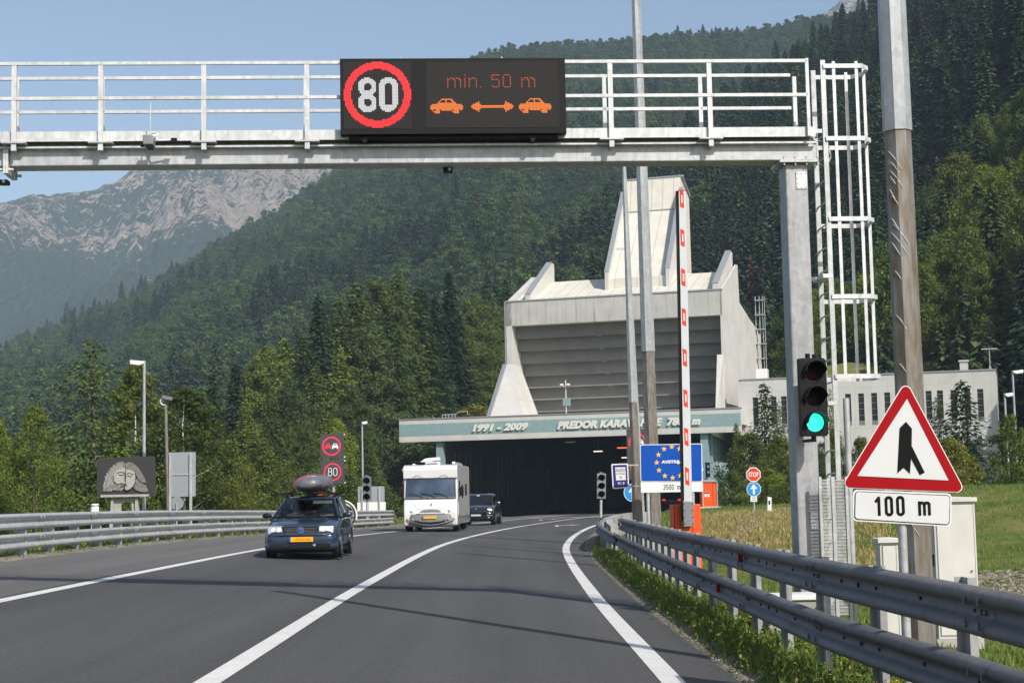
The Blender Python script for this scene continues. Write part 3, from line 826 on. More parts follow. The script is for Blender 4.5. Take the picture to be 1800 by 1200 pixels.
# left buttress: trapezoid leaning outward
L0, L1 = uFL - .12, uFL + .50
mb.add([(L0, V0, zB), (L1, V0, zB), (uo, .5, 6.5), (uo + 3.6, .5, 6.5), (L0, V0 + 2, zB), (L1, V0 + 2, zB), (uo, V0 + 2, 6.5), (uo + 3.6, V0 + 2, 6.5)],
       [(0,2,3,1), (0,4,6,2), (1,3,7,5), (0,1,5,4), (4,5,7,6), (2,6,7,3)])
mb.build('buttress', MAT['conc'], bd); mb = MB()
r0 = F2(1256, 716, .6)[0]
mb.add([(uFR - .5, V0 - .01, zB), (uFR + .01, V0 - .01, zB), (r0, .5, 6.5), (uFR - .2, .5, 6.5), (uFR - .5, V0 + 2, zB), (uFR + .01, V0 + 2, zB), (r0, V0 + 2, 6.5), (uFR - .2, V0 + 2, 6.5)],
       [(0,2,3,1), (0,4,6,2), (1,3,7,5), (0,1,5,4), (4,5,7,6), (2,6,7,3)])
mb.build('buttress', MAT['conc'], bd)
mb = MB()
mb.bar((L0 - .05, V0 - .05, zB), (uo - .05, .45, 6.5), .35, .12); mb.build('buttress_coping', MAT['coping'], bd)
# roof between the fins
mb = MB(); roof = [(V0 + .3, zf - .1), (V0 + 7.2, zf + 2.45), (V0 + 8.0, zf + 2.45), (V0 + 8.0, zf - .2), (V0 + 18.6, zf - 1.4), (V0 + 18.6, zf - 2.2), (V0 + 7, zf - 1), (V0 + .3, zf - .6)]
mb.prism(roof, uFL + .5, uFR - .16, 'x'); mb.build('roof', MAT['roofing'], bd)
mb = MB()
fin = [(V0 + .3, zf), (V0 + .3, zf + .55), (V0 + 6.9, zf + 4.1), (V0 + 7.8, zf + 4.1), (V0 + 7.8, zf + 2.0)]
for ua in (uFL + 1.6, uFR - .75):
    mb = MB(); mb.prism(fin, ua, ua + .38, 'x'); fo = mb.build('roof_fin', MAT['conc'], bd)
    mb = MB(); mb.bar((ua + .19, V0 + .3, zf + .6), (ua + .19, V0 + 6.9, zf + 4.15), .5, .06); mb.build('fin_coping', MAT['coping'], fo)
# tower
vt0, vt1 = V0 + 3.4, V0 + 10.4
uT0, zT0 = F2(1083, 476, vt0); uT1, _ = F2(1170, 470, vt0)
uT0 = F2(1101, 330, vt1)[0]; uT1 = F2(1197, 330, vt1)[0]
zTT = F2(1150, 313, vt1)[1]; zmid = F2(1150, 372, vt1 - .6)[1]; zfoot = F2(1165, 476, vt0)[1] - .4
tow = [(vt0, zfoot), (vt1 - .9, zmid), (vt1, zTT), (vt1 + 3.4, zTT - 1.2), (vt1 + 3.6, zf - 1), (vt0, zf - 1)]
mb = MB(); mb.prism(tow, uT0, uT1, 'x'); mb.build('tower', MAT['roofing'], bd)
mb = MB(); mb.bar((uT0, vt1 - .9, zmid + .05), (uT1, vt1 - .9, zmid + .05), .1, .1)
mb.bar((uT0 - .05, vt1, zTT), (uT1 + .3, vt1, zTT), .15, .15); mb.bar((uT1 + .1, vt1, zTT), (uT1 + .1, vt1 + 3.4, zTT - 1.2), .15, .15)
mb.build('tower_coping', MAT['coping'], bd)
mb = MB(); tf = [(vt0 - .3, zfoot - 1), (vt0 - .3, zfoot + .5), (vt1 - .6, zmid + 1.9), (vt1 + .2, zmid + 1.9), (vt1 + .2, zmid - 2)]
for ua in (uT0 - .30, uT1):
    mb = MB(); mb.prism(tf, ua, ua + .30, 'x'); fo = mb.build('tower_fin', MAT['conc'], bd)
    mb = MB(); mb.bar((ua + .15, vt0 - .3, zfoot + .55), (ua + .15, vt1 - .6, zmid + 1.95), .40, .06); mb.build('fin_coping', MAT['coping'], fo)
# cage ladder and box on the right flank
ul, vl = uFR + .05, V0 + 16.5
zl0, zl1 = F2(1330, 655, vl)[1], F2(1328, 521, vl)[1]
cg = fth('service_ladder', 'grey caged service ladder above a pale box on the flank of the ventilation building', 'ladder', ul, vl, 0)
mb = MB()
for a in (0, .35): mb.bar((a, 0, zl0 - 2), (a, 0, zl1), .07, .07)
mb.build('stile', MAT['galv'], cg)
mb = MB()
for a in (.62, .80): mb.bar((a, 0, zl0), (a, 0, zl1), .05, .05)
for i in range(5): z = zl0 + 1.2 + i * 1.3; mb.box(-.05, .85, -.35, .35, z, z + .06)
mb.build('cage', MAT['galv'], cg)
mb = MB(); mb.box(-.2, .9, -.5, .5, zl0 - 1.3, zl0 + .3); mb.build('base_box', MAT['white'], cg, .03)

# --- long office wing on the right
wv = 3.0
uW0, zW0 = F2(1297, 667, wv); uW1, zW1 = F2(1750, 652, wv)
zW = (zW0 + zW1) / 2
wing = fth('office_wing', 'long flat-roofed concrete wing with a row of tall slot windows right of the tunnel', 'building')
sw0, sw1 = F2(1400, 690, wv)[1], F2(1400, 750, wv)[1]
winpx = [1328, 1360, 1378, 1401, 1424, 1447, 1491, 1514, 1537, 1560, 1583, 1606, 1633, 1653, 1677, 1701, 1724]
zwt, zwb = F2(1490, 692, wv)[1], F2(1490, 748, wv)[1]
us = [F2(p, 710, wv)[0] for p in winpx]; ww = .44
def wallwith(mb, ua, ub, z0, z1, holes, hz0, hz1, v0, v1):
    x = ua
    for h in holes:
        mb.box(x, h - ww / 2, v0, v1, z0, z1); mb.box(h - ww / 2, h + ww / 2, v0, v1, z0, hz0); mb.box(h - ww / 2, h + ww / 2, v0, v1, hz1, z1); x = h + ww / 2
    mb.box(x, ub, v0, v1, z0, z1)
uD = F2(1711, 830, wv)[0]
mb = MB(); wallwith(mb, uW0, uW1, -.5, zW, us, zwb, zwt, wv, wv + .3); mb.box(uW1 - .3, uW1, wv + .3, wv + 12, -.5, zW); mb.box(uW0, uW1 - .3, wv + 11.7, wv + 12, -.5, zW); mb.build('wall', MAT['conc'], wing)
mb = MB(); mb.box(uW0, uW1 - .32, wv + .32, wv + 11.6, zW - .5, zW - .3); mb.build('roof', MAT['coping'], wing)
mb = MB(); mb.box(uW0 + .1, uW1 + .06, wv - .06, wv + .35, zW, zW + .10); mb.box(uW1 - .32, uW1 + .06, wv + .35, wv + 12, zW, zW + .10); mb.build('parapet_coping', MAT['coping'], wing)
for h in us:
    m2 = MB(); m2.box(h - ww / 2, h + ww / 2, wv + .16, wv + .2, zwb, zwt); o = m2.build('window', MAT['glassdark'], wing)
    m2 = MB()
    for j in range(5): z = zwb + (zwt - zwb) * (j + .6) / 5.2; m2.box(h - ww / 2, h + ww / 2, wv + .12, wv + .15, z, z + .035)
    m2.box(h - ww / 2, h + ww / 2, wv + .02, wv + .15, zwb - .0, zwb + .35); m2.build('frame', MAT['steel_grey'], o)
zd = F2(1711, 780, wv)[1]
mb = MB(); mb.box(uD - .35, uD + .35, wv - .03, wv - .004, .8, zd); mb.build('door', MAT['glassdark'], wing)
MB().box(uD - 1.5, uD - 1.0, wv - .5, wv, zd - .2, zd + .5).build('wall_box', MAT['coping'], wing)
MB().box(uD + .55, uD + .75, wv - .6, wv, .8, zd + .6).build('porch_pier', MAT['coping'], wing)
cu = F2(1694, 640, wv + 3)[0]
mb = MB(); mb.box(cu - .3, cu + .3, wv + 3, wv + 3.6, zW - .3, zW + .95); mb.box(cu - .38, cu + .38, wv + 2.92, wv + 3.68, zW + .95, zW + 1.08); mb.build('chimney', MAT['conc'], wing)
au = F2(1740, 640, wv + 4)[0]
an = fth('roof_antenna', 'thin antenna mast with a flat crossbar on the roof of the office wing', 'antenna', au, wv + 4, zW - .3)
mb = MB(); mb.tube([(0,0,0), (0,0,2.2)], .04); 
for k_ in range(3): mb.tube([(.35*math.cos(k_*2.1), .35*math.sin(k_*2.1), 0), (0,0,1.0)], .02)
mb.build('mast', MAT['galv'], an)
mb = MB(); mb.box(-.6, .6, -.1, .1, 2.2, 2.26); mb.build('crossbar', MAT['galv_white'], an)

# --- small things on the canopy roof
u, z = F2(994, 668, 1.0)
t = fth('camera_mast', 'slim mast with two cameras and a teal box standing on the portal roof', 'camera mast', u, 1.0, zt - .2)
hm = z - zt + .2
mb = MB(); mb.tube([(0,0,0), (0,0,hm)], .05); mb.build('mast', MAT['galv_white'], t)
mb = MB(); mb.box(-.25, .35, -.1, .1, hm - 2.05, hm - 1.45); mb.build('control_box', MAT['teal'], t, .02)
mb = MB(); mb.box(-.32, .32, -.03, .03, hm - .5, hm - .44); mb.build('arm', MAT['galv_white'], t)
for sx in (-.3, .25): m2 = MB(); m2.box(sx - .1, sx + .1, -.3, .1, hm - .44, hm - .28); m2.build('camera', MAT['white'], t, .02)
u0, _ = F2(778, 735, 4); u1, _ = F2(800, 735, 4)
t = fth('roof_ladder_rail', 'low grey hoop railing on the left end of the portal roof', 'railing', u0, 4, zt - .2)
mb = MB()
for i in range(5): x = (u1 - u0) * i / 4; mb.tube([(x,0,0), (x,0,.75)], .03)
mb.tube([(0,0,.75), (u1 - u0,0,.75)], .03); mb.tube([(u1-u0, 0, .75), (u1-u0+.5, 0, .95), (u1-u0+1.1, 0, .95), (u1-u0+1.1,0,.7)], .03); mb.build('hoops', MAT['galv'], t)
# teal retaining wing wall in front of the glazing
u0, _ = F2(1243, 812, -4); u1, _ = F2(1275, 880, -4); uA, _ = F2(1258, 812, -4); zA = F2(1250, 812, -4)[1]
t = fth('wing_wall', 'teal concrete wing wall tapering upward beside the orange booth', 'wall', 0, 0, 0)
mb = MB(); mb.prism([(u0, -.5), (u0, zA), (uA + .1, zA), (u1 + .1, -.5)], -4, 0.2, 'y'); mb.build('panel', MAT['teal'], t)
u2 = F2(1290, 860, -4)[0]
mb = MB(); mb.box(F2(1262, 870, -5)[0], u2, -5.0, -4.05, -.3, 1.2); mb.build('footing', MAT['conc'], t)
# white wall under the frieze, right of the glazing
u0 = uOR + .8
mb = MB(); mb.prism([(.4, zbm - .1), (.4, zbm + .3), (V0 + 2.9, 7.0), (19, 7.0), (19, 4.6)], uOR + .8, uOR + 1.0, 'x'); mb.build('flank_wall', MAT['conc'], bd)
# ================================================================= GANTRY
gA = P(300, 240, 19.45); gB = P(1400, 240, 19.90)
YG = math.atan2(gB.y - gA.y, gB.x - gA.x)
GO = Vector((0, gA.y + (0 - gA.x) * math.tan(YG), 0))
GF = Frame(GO, YG)
def g(px, py, v=0.0): return GF.hit(px, py, v)
gz0 = ground(3.7, 20)
gan = thing('sign_gantry', 'galvanized steel gantry spanning the road with a railed walkway and caged ladder', 'gantry', GO, YG)
zb0 = g(700, 287, .12)[1]; zb1 = zb0 + .26; 
ur = g(1436, 270, .12)[0]; ul_ = -14.5
gw = MAT['galv_white']
MAT['beam'] = galv('beam_steel', (.56,.575,.59), .5, .3); MAT['colm'] = galv('column_steel', (.42,.42,.43), .5, .3)
uc0, uc1 = g(1391, 600, .10)[0], g(1431, 600, .10)[0]
us_ = g(8, 270, .12)[0]
mb = MB(); mb.box(us_ + .06, ur, .12, .45, zb0, zb1); mb.box(ul_, us_ - .0, .12, .45, zb0, zb1); mb.build('beam', MAT['beam'], gan, .012)
mb = MB(); mb.box(us_, us_ + .03, .05, .52, zb0 - .1, zb1 + .16); mb.box(us_ + .033, us_ + .06, .05, .52, zb0 - .1, zb1 + .16)
for z in (zb0 - .05, zb0 + .3, zb1 + .1):
    for v in (.09, .48): mb.cyl((us_ - .05, v, z), (us_ + .12, v, z), .018, n=6)
mb.build('splice_plate', gw, gan)
# walkway
zw = g(1000, 243, .0)[1]
mb = MB(); mb.box(ul_, ur - .05, .02, .66, zw + .02, zw + .05)
mb.box(ul_, ur - .05, .20, .26, zb1 + .0, zw + .018); mb.build('walkway', MAT['galv'], gan)
mb = MB(); mb.box(ul_, ur - .02, .03, .075, zw - .075, zw - .055); mb.build('walkway_edge', gw, gan)
zk0, zk1 = zw + .0, zw + .125
upl0, upl1 = g(597, 170, -.12)[0], g(996, 170, -.12)[0]
mb = MB(); mb.box(ul_, upl0 - .3, -.005, .0, zk0, zk1); mb.box(upl1 - .02, ur - .04, -.005, .0, zk0, zk1); mb.box(upl0 - .3, upl1 + .2, -.004, .002, zk0, zk1); mb.build('toe_board', gw, gan)
zr1 = g(1000, 110, 0)[1]; zr2 = g(1000, 170, 0)[1]
posts = [26, 178, 359, 540, 1073, 1247]
pu = [g(p, 180, 0)[0] for p in posts]; pu += [pu[0] - 1.28 * i for i in range(1, 9)]
for u in pu:
    mb = MB(); mb.box(u - .03, u + .03, -.045, -.006, zw - .12, zr1 - .02); mb.build('railing_post', gw, gan)
    mb = MB(); mb.box(u - .15, u + .15, -.06, .1, zw - .03, zw - .012); mb.prism([(-.0, zw - .03), (.12, zw - .03), (.12, zw - .14)], u - .01, u + .01, 'x'); mb.build('bracket', MAT['galv'], gan)
for u in [g(p, 180, .64)[0] for p in (30, 180, 537, 1063, 1232, 1398)]:
    mb = MB(); mb.box(u - .025, u + .025, .65, .69, zw - .02, zr1 - .02); mb.build('railing_post', gw, gan)
ue = g(1418, 150, 0)[0]
mb = MB()
for z in (zr1, zr2): mb.box(ul_, ue, -.05, -.01, z - .02, z + .02)
for z in (zr1, zr2): mb.box(ul_, ue - .05, .65, .69, z - .02, z + .02)
mb.build('handrail', gw, gan)
mb = MB(); mb.box(ue - .02, ue + .02, -.05, -.01, zw, zr1 + .03); mb.build('railing_post', gw, gan)
# column
mb = MB(); mb.box(uc0, uc1, .10, .47, gz0 - .2, zb0 - .045); mb.build('column', MAT['colm'], gan, .02)
mb = MB(); mb.box(uc0 - .08, uc1 + .12, .02, .55, zb0 - .042, zb0 - .022); mb.box(uc0 - .08, uc1 + .12, .02, .55, zb0 - .02, zb0 - .002)
for i in range(4):
    u = uc0 - .02 + i * (uc1 - uc0 + .14) / 3
    mb.cyl((u, .05, zb0 - .075), (u, .05, zb0 + .03), .014, n=6)
mb.build('head_plate', MAT['galv'], gan)
for (pa, pb, qa, qb) in ((1400, 1418, 302, 332), (1425, 1437, 899, 930)):
    ua, za = g(pa, qb, .09); ub, zb_ = g(pb, qa, .09)
    mb = MB(); mb.box(ua, ub, .088, .099, za, zb_)
    for i in range(3):
        for j in range(4):
            if i in (0, 2) or j in (0, 3): mb.cyl((ua + .015 + (ub - ua - .03) * i / 2, .092, za + .02 + (zb_ - za - .04) * j / 3), (ua + .015 + (ub - ua - .03) * i / 2, .080, za + .02 + (zb_ - za - .04) * j / 3), .008, n=6)
    mb.build('cover_plate', gw, gan)
mb = MB(); mb.tube([(ur - .02, .10, zb1 - .02), (ur + .12, .08, zb1 - .03), (ur + .17, .08, zb1 - .22), (ur + .10, .08, zb0 - .10), (ur - .05, .10, zb0 - .02)], .014); mb.build('cable', MAT['offwhite'], gan)
# ladder with safety cage
vN, vF = .02, .52
ul0 = g(1453, 300, vN)[0]; 
zl_top = zr1 + .02; zlb = gz0 + .2
zcb = g(1500, 663, .2)[1]
for v, zt_, nm in ((vN, zl_top, 0), (vF, zl_top - .0, 1)):
    mb = MB(); mb.box(ul0 - .03, ul0 + .03, v - .015, v + .015, zlb, zt_); mb.build('ladder_stile', MAT['galv'], gan)
mb = MB(); z = zlb + .3; nr = 0
while z < zw + .1: mb.cyl((ul0, vN, z), (ul0, vF, z), .012, n=6); z += .285
mb.build('ladder_rungs', MAT['galv'], gan)
cw = g(1527, 245, .2)[0] - ul0
hoop = [(0, vN - .03), (cw * .82, vN - .03), (cw, vN + .10), (cw, vF - .10), (cw * .82, vF + .03), (0, vF + .03)]
hz = [g(1500, p, vN)[1] for p in (117, 244, 385, 521)] + [zcb]
for z in hz:
    mb = MB()
    for a, b in zip(hoop, hoop[1:]): mb.bar((ul0 + a[0], a[1], z), (ul0 + b[0], b[1], z), .008, .05) if False else mb.bar((ul0 + a[0], a[1], z), (ul0 + b[0], b[1], z), .010, .055)
    mb.build('cage_hoop', gw, gan)
for a, v in ((cw * .22, vN - .02), (cw * .70, vN - .02), (cw * .98, (vN + vF) / 2), (cw * .72, vF + .02), (cw * .22, vF + .02)):
    mb = MB(); mb.box(ul0 + a - .02, ul0 + a + .02, v - .005, v + .005, zcb, zr1); mb.build('cage_bar', gw, gan)
mb = MB()
for pz in (233, 488, 712):
    z = g(1440, pz, .0)[1]; mb.box(uc1 + .002, ul0 - .02, .30, .34, z, z + .05); mb.box(ul0 - .10, ul0 + .02, vN - .02, vF, z + .0, z + .05) if pz != 233 else mb.box(uc1, ul0, vN, vN + .03, z, z + .05)
mb.build('ladder_bracket', gw, gan)
# steel-mesh screens closing off the ladder foot
scr = thing('mesh_screen', 'grey steel mesh screen around the foot of the gantry ladder', 'mesh screen', GF.w(0, 0, 0), YG)
for pa, pb, v in ((1441, 1463, -.10), (1464, 1487, -.02)):
    ua, za = g(pa, 842, v); ub, _ = g(pb, 842, v)
    mb = MB()
    for u in (ua, ub): mb.box(u - .018, u + .018, v - .018, v + .018, gz0, za + .03)
    mb.build('frame_post', MAT['galv'], scr)
    mb = MB(); z = gz0 + .2
    while z < za: mb.box(ua, ub, v - .004, v + .004, z, z + .006); z += .042
    n = 14
    for i in range(1, n): u = ua + (ub - ua) * i / n; mb.box(u - .002, u + .002, v + .005, v + .009, gz0 + .2, za)
    mb.build('mesh', gw, scr)
u = g(1493, 850, .1)[0]
mb = MB(); mb.cyl((u, .1, gz0), (u, .1, g(1490, 700, .1)[1]), .04, n=12); mb.build('corner_post', MAT['galv'], scr)

# ---------------------------------------------------------------- electronic display on the gantry
vms = thing('electronic_sign', 'wide black electronic display showing a red 80 ring, min. 50 m and two orange cars', 'electronic sign', GF.w(0, 0, 0), YG)
VV = -.14
ua, zt_ = g(597, 103, VV); ub, zb_ = g(996, 235, VV); ua = g(598, 170, VV)[0]
zt_ = (g(597, 103, VV)[1] + g(994, 102, VV)[1]) / 2; zb_ = (g(601, 237, VV)[1] + g(998, 234, VV)[1]) / 2
mb = MB(); mb.box(ua, ub, VV, VV + .13, zb_, zt_); mb.box(ua + .1, ub - .1, VV + .06, VV + .45, zb_ - .05, zb_ - .004); mb.build('housing', MAT['dark'], vms, .006)
mb = MB()
for px in (641, 936):
    u = g(px, 243, VV + .1)[0]; mb.cyl((u, VV + .05, zb_ - .05), (u, VV + .22, zb_ - .05), .035, n=12)
mb.build('clamp', MAT['black'], vms)
mb = MB()
for px in (704, 882): u = g(px, 100, VV)[0]; mb.cyl((u, VV + .06, zt_), (u, VV + .06, zt_ + .03), .012, n=8)
mb.build('lifting_eye', MAT['galv'], vms)
L0, L1 = g(604, 168, VV)[0], g(723, 168, VV)[0]; M0, M1 = g(749, 170, VV)[0], g(983, 170, VV)[0]
zlt, zlb2 = g(664, 109, VV)[1], g(664, 227, VV)[1]
k = NM('unlit_led_matrix'); br = k.new('ShaderNodeTexBrick'); br.offset = 0; br.inputs['Scale'].default_value = 1.0; br.inputs['Brick Width'].default_value = .0195; br.inputs['Row Height'].default_value = .0195; br.inputs['Mortar Size'].default_value = .0035
tc = k.new('ShaderNodeTexCoord'); sp = k.new('ShaderNodeSeparateXYZ'); cb = k.new('ShaderNodeCombineXYZ'); k.l.new(tc.outputs['Object'], sp.inputs[0]); k.l.new(sp.outputs[0], cb.inputs[0]); k.l.new(sp.outputs[2], cb.inputs[1]); k.l.new(cb.outputs[0], br.inputs['Vector'])
br.inputs['Color1'].default_value = (.008,.008,.008,1); br.inputs['Color2'].default_value = (.016,.015,.014,1); br.inputs['Mortar'].default_value = (.032,.031,.030,1); k.l.new(br.outputs[0], k.b.inputs['Base Color']); k.b.inputs['Roughness'].default_value = .6; k.b.inputs['Specular IOR Level'].default_value = .15
ledm = k.m
mb = MB(); mb.box(L0, L1, VV - .004, VV - .0005, zlb2, zlt); mb.box(M0, M1, VV - .004, VV - .0005, zlb2 + .01, zlt); mb.build('led_field', ledm, vms)
def dots(name, cells, u0, z0, p, mat, parent, y=-.008, fill=.86):
    mb = MB(); h = p * fill / 2
    for i, j in cells:
        x = u0 + (i + .5) * p; z = z0 - (j + .5) * p
        mb.add([(x-h, VV+y, z-h), (x+h, VV+y, z-h), (x+h, VV+y, z+h), (x-h, VV+y, z+h)], [(0,1,2,3)])
    return mb.build(name, mat, parent)
pit = (L1 - L0) / 46
ring = [(i, j) for i in range(46) for j in range(46) if 17.8 <= math.hypot(i - 22.5, j - 22.5) <= 22.9]
MAT['ledred'] = emis('red_led', (.95,.02,.03), .66, (.25,.01,.01)); MAT['ledwhite'] = emis('white_led', (.85,.86,.9), .48, (.2,.2,.2))
MAT['ledamber'] = emis('amber_led', (.9,.20,.02), .72, (.2,.05,.01)); MAT['ledorange'] = emis('dim_orange_led', (.7,.10,.03), .5, (.15,.03,.01))
dots('led_ring', ring, L0, zlt, pit, MAT['ledred'], vms, fill=.93)
def rr(cx, cy, w, h, x, y, r):       # inside a rounded rectangle
    dx, dy = max(abs(x - cx) - (w / 2 - r), 0), max(abs(y - cy) - (h / 2 - r), 0); return dx * dx + dy * dy <= r * r
dig = []
for i in range(46):
    for j in range(46):
        x, y = i + .5, j + .5
        e8 = (rr(16.2, 17.4, 12.4, 12.0, x, y, 5.2) and not rr(16.2, 17.6, 5, 4.6, x, y, 2)) or (rr(16.2, 28.6, 12.4, 12.4, x, y, 5.2) and not rr(16.2, 28.4, 5, 4.8, x, y, 2))
        e0 = rr(30.4, 22.9, 12.6, 23.6, x, y, 5.8) and not rr(30.4, 22.9, 4.8, 15.2, x, y, 2)
        if e8 or e0: dig.append((i, j))
dots('led_digits', dig, L0, zlt, pit, MAT['ledwhite'], vms, fill=.90)
GL = {'m': ["#.###.###.","##..##..##","#....#...#","#....#...#","#....#...#","#....#...#","#....#...#"],
      'i': ["#",".","#","#","#","#","#","#","#"], 'n': ["#.###.","##...#","#....#","#....#","#....#","#....#","#....#"], '.': ["#"],
      '5': ["######","#.....","#.....","#####.",".....#",".....#",".....#","#....#",".####."], '0': [".####.","#....#","#....#","#....#","#....#","#....#","#....#","#....#",".####."]}
cells = []; p2 = pit * .93
W0 = (g(786, 150, VV)[0] - M0) / p2; W1 = (g(941, 150, VV)[0] - M0) / p2; zbase = (zlt - g(860, 155, VV)[1]) / p2
x = 0; raw = []
for ch in 'min. 50 m':
    if ch == ' ': x += 5; continue
    gl = GL[ch]; h = len(gl)
    for j, row in enumerate(gl):
        for i, c_ in enumerate(row):
            if c_ == '#': raw.append((x + i, j - h))
    x += len(gl[0]) + (2 if ch != 'i' else 2)
sc_ = (W1 - W0) / (x - 2)
cells = [(W0 + a * sc_, zbase + b * 1.12) for a, b in raw]
dots('led_text', cells, M0, zlt, p2, MAT['ledorange'], vms, fill=.7)
def inpoly(x, y, P_):
    c = False
    for (x0, y0), (x1, y1) in zip(P_, P_[1:] + P_[:1]):
        if (y0 > y) != (y1 > y) and x < (x1 - x0) * (y - y0) / (y1 - y0) + x0: c = not c
    return c
carp = [(0,5),(1,2),(5,1.5),(8,-2),(15,-2),(19,1.5),(23,2.5),(24,4),(24,6),(22,7),(21,8),(20,9.5),(18,9.5),(17,8),(16,7),(8,7),(7,8),(6.5,9.5),(4,9.5),(3,8),(2,7),(0,6)]
win1 = [(6.5,1.2),(8.6,-1),(10.8,-1),(11.2,1.2)]; win2 = [(12.3,-1),(14.6,-1),(17,1.2),(12.3,1.2)]
cells = []
for px in (757, 912):
    o = (g(px, 185, VV)[0] - M0) / p2; zo = (zlt - g(px, 179, VV)[1]) / p2
    for i in range(-1, 26):
        for j in range(-4, 12):
            x, y = i + .5, j + .5
            if inpoly(x, y, carp) and not inpoly(x, y, win1) and not inpoly(x, y, win2) and not (abs(y - 6.5) < .6 and (abs(x - 5.2) > 1.6 and abs(x - 5.2) < 3 or abs(x - 19) > 1.6 and abs(x - 19) < 3)): cells.append((round(o) + i, round(zo) + j))
a0 = round((g(828, 187, VV)[0] - M0) / p2); a1 = round((g(902, 187, VV)[0] - M0) / p2); zo = round((zlt - g(865, 187.5, VV)[1]) / p2)
for i in range(a0, a1):
    for j in (-1, 0): cells.append((i, zo + j))
for kx in range(7):
    for j in range(-4, 4):
        y = abs(j + .5)
        if y < (1.0 + kx * .55 if kx < 5 else (7 - kx) * 1.9 - .2): cells += [(a0 + kx, zo + j), (a1 - 1 - kx, zo + j)]
dots('led_pictogram', sorted(set(cells)), M0, zlt, p2, MAT['ledamber'], vms, fill=.88)
# camera hanging from the gantry, left, and the small detectors under the beam
u, z = g(262, 247, -.22)
t = thing('traffic_camera', 'small grey camera clamped to the front of the gantry walkway, left of the display', 'camera', GF.w(u, -.22, z), YG)
mb = MB(); mb.box(-.06, .06, -.10, .12, -.07, .05); mb.build('housing', MAT['steel_grey'], t, .01)
mb = MB(); mb.tube([(.02,.05,.05), (.09,.1,.10), (.0,.15,.12), (.10,.1,.02), (.26,.12,.03)], .012); mb.build('cable', MAT['white'], t)
mb = MB(); mb.box(.25, .32, .09, .13, .02, .05); mb.box(-.10, -.06, -.1, .02, -.08, -.05); mb.box(-.02, .04, -.12, .1, -.10, -.072); mb.build('bracket', MAT['black'], t)
mb = MB(); mb.tube([(-.01, .1, .05), (.0, .12, .50)], .006); mb.build('chain', MAT['galv_white'], t)
for px, lab in ((787, 'small black detector under the gantry beam below the display'), (7, 'small dark detector at the splice at the left end of the gantry beam')):
    u, z = g(px, 285 if px > 100 else 296, .45)
    t = thing('detector', lab, 'detector', GF.w(u, .45, zb0 - .11 if px < 100 else zb0), YG)
    mb = MB(); mb.box(-.06, .06, -.08, .08, -.055, -.003); mb.build('housing', MAT['black'], t, .006)
    mb = MB(); mb.cyl((0.02, -.10, -.03), (.02, -.08, -.03), .02, n=10); mb.build('lens', MAT['white'], t)

# ---------------------------------------------------------------- traffic light on the gantry column
MAT['green'] = emis('lit_green_lens', (.03,.9,.55), 1.25, (.02,.5,.3))
MAT['redoff'] = simple('unlit_red_lens', (.010,.0015,.0015), .6, spec=.05); MAT['amboff'] = simple('unlit_amber_lens', (.005,.003,.002), .6, spec=.05)
def traffic_light(name, label, loc, yaw, lit, body, s=1.0, post=None, group=None):
    t = thing(name, label, 'traffic light', loc, yaw, group); t.scale = (s, s, s)
    mb = MB(); mb.box(-.155, .155, 0, .14, 0, .95); mb.box(-.17, .17, -.006, -.001, .02, .93); o = mb.build('housing', body, t, .015)
    for i in range(3):
        z = .165 + i * .31
        m2 = MB(); n = 20; vs = []; 
        for kk in range(n + 1):
            a = R(-35) + (math.pi + R(70)) * kk / n; rad = .128
            vs += [(rad * math.cos(a), -.005, z + rad * math.sin(a)), (rad * math.cos(a), -.17 if 0.12 < kk / n < .88 else -.06, z + rad * math.sin(a)),
                   (rad * .95 * math.cos(a), -.17 if 0.12 < kk / n < .88 else -.06, z + rad * .95 * math.sin(a)), (rad * .95 * math.cos(a), -.005, z + rad * .95 * math.sin(a))]
        fs = []
        for kk in range(n):
            for q in range(3): fs.append((kk*4+q, kk*4+q+1, kk*4+q+5, kk*4+q+4))
        m2.add(vs, fs, False); m2.build('visor', body if lit else MAT['black'], t)
        m2 = MB(); m2.lathe([(.001, -.028), (.06, -.024), (.10, -.012), (.112, -.007)], (0, 0, z), 'y', 24)
        m2.build('lens', (MAT['green'] if lit and i == 0 else MAT['amboff'] if i == 1 else MAT['redoff'] if i == 2 else simple('unlit_green_lens', (.003,.006,.005), .6, spec=.05)), t)
    m2 = MB(); m2.cyl((-.04, .06, .95), (-.04, .06, 1.01), .03, n=10); m2.cyl((.04, .06, .95), (.04, .06, 1.0), .025, n=10); m2.cyl((0, .06, 0), (0, .06, -.07), .03, n=10); m2.box(-.03, .03, .08, .42 if post is None else .2, -.065, -.03) if lit else None
    m2.build('bracket', MAT['black'] if lit else MAT['steel_grey'], t)
    if post:
        m2 = MB(); m2.cyl((0, .07, -.05), (0, .07, -post), .05, n=12); m2.build('post', MAT['galv'], t)
    return t
u, z = g(1433, 766, -.36)
traffic_light('traffic_light', 'black traffic light with its green lamp lit, mounted on the gantry column', GF.w(u, -.36, z), YG + R(4), True, MAT['black'])
# ---------------------------------------------------------------- left gantry leg (out of frame, carries the beam)
mb = MB(); mb.box(ul_ + .0, ul_ + .36, .10, .47, -.5, zb0 - .045); mb.build('column', MAT['galv'], gan, .02)
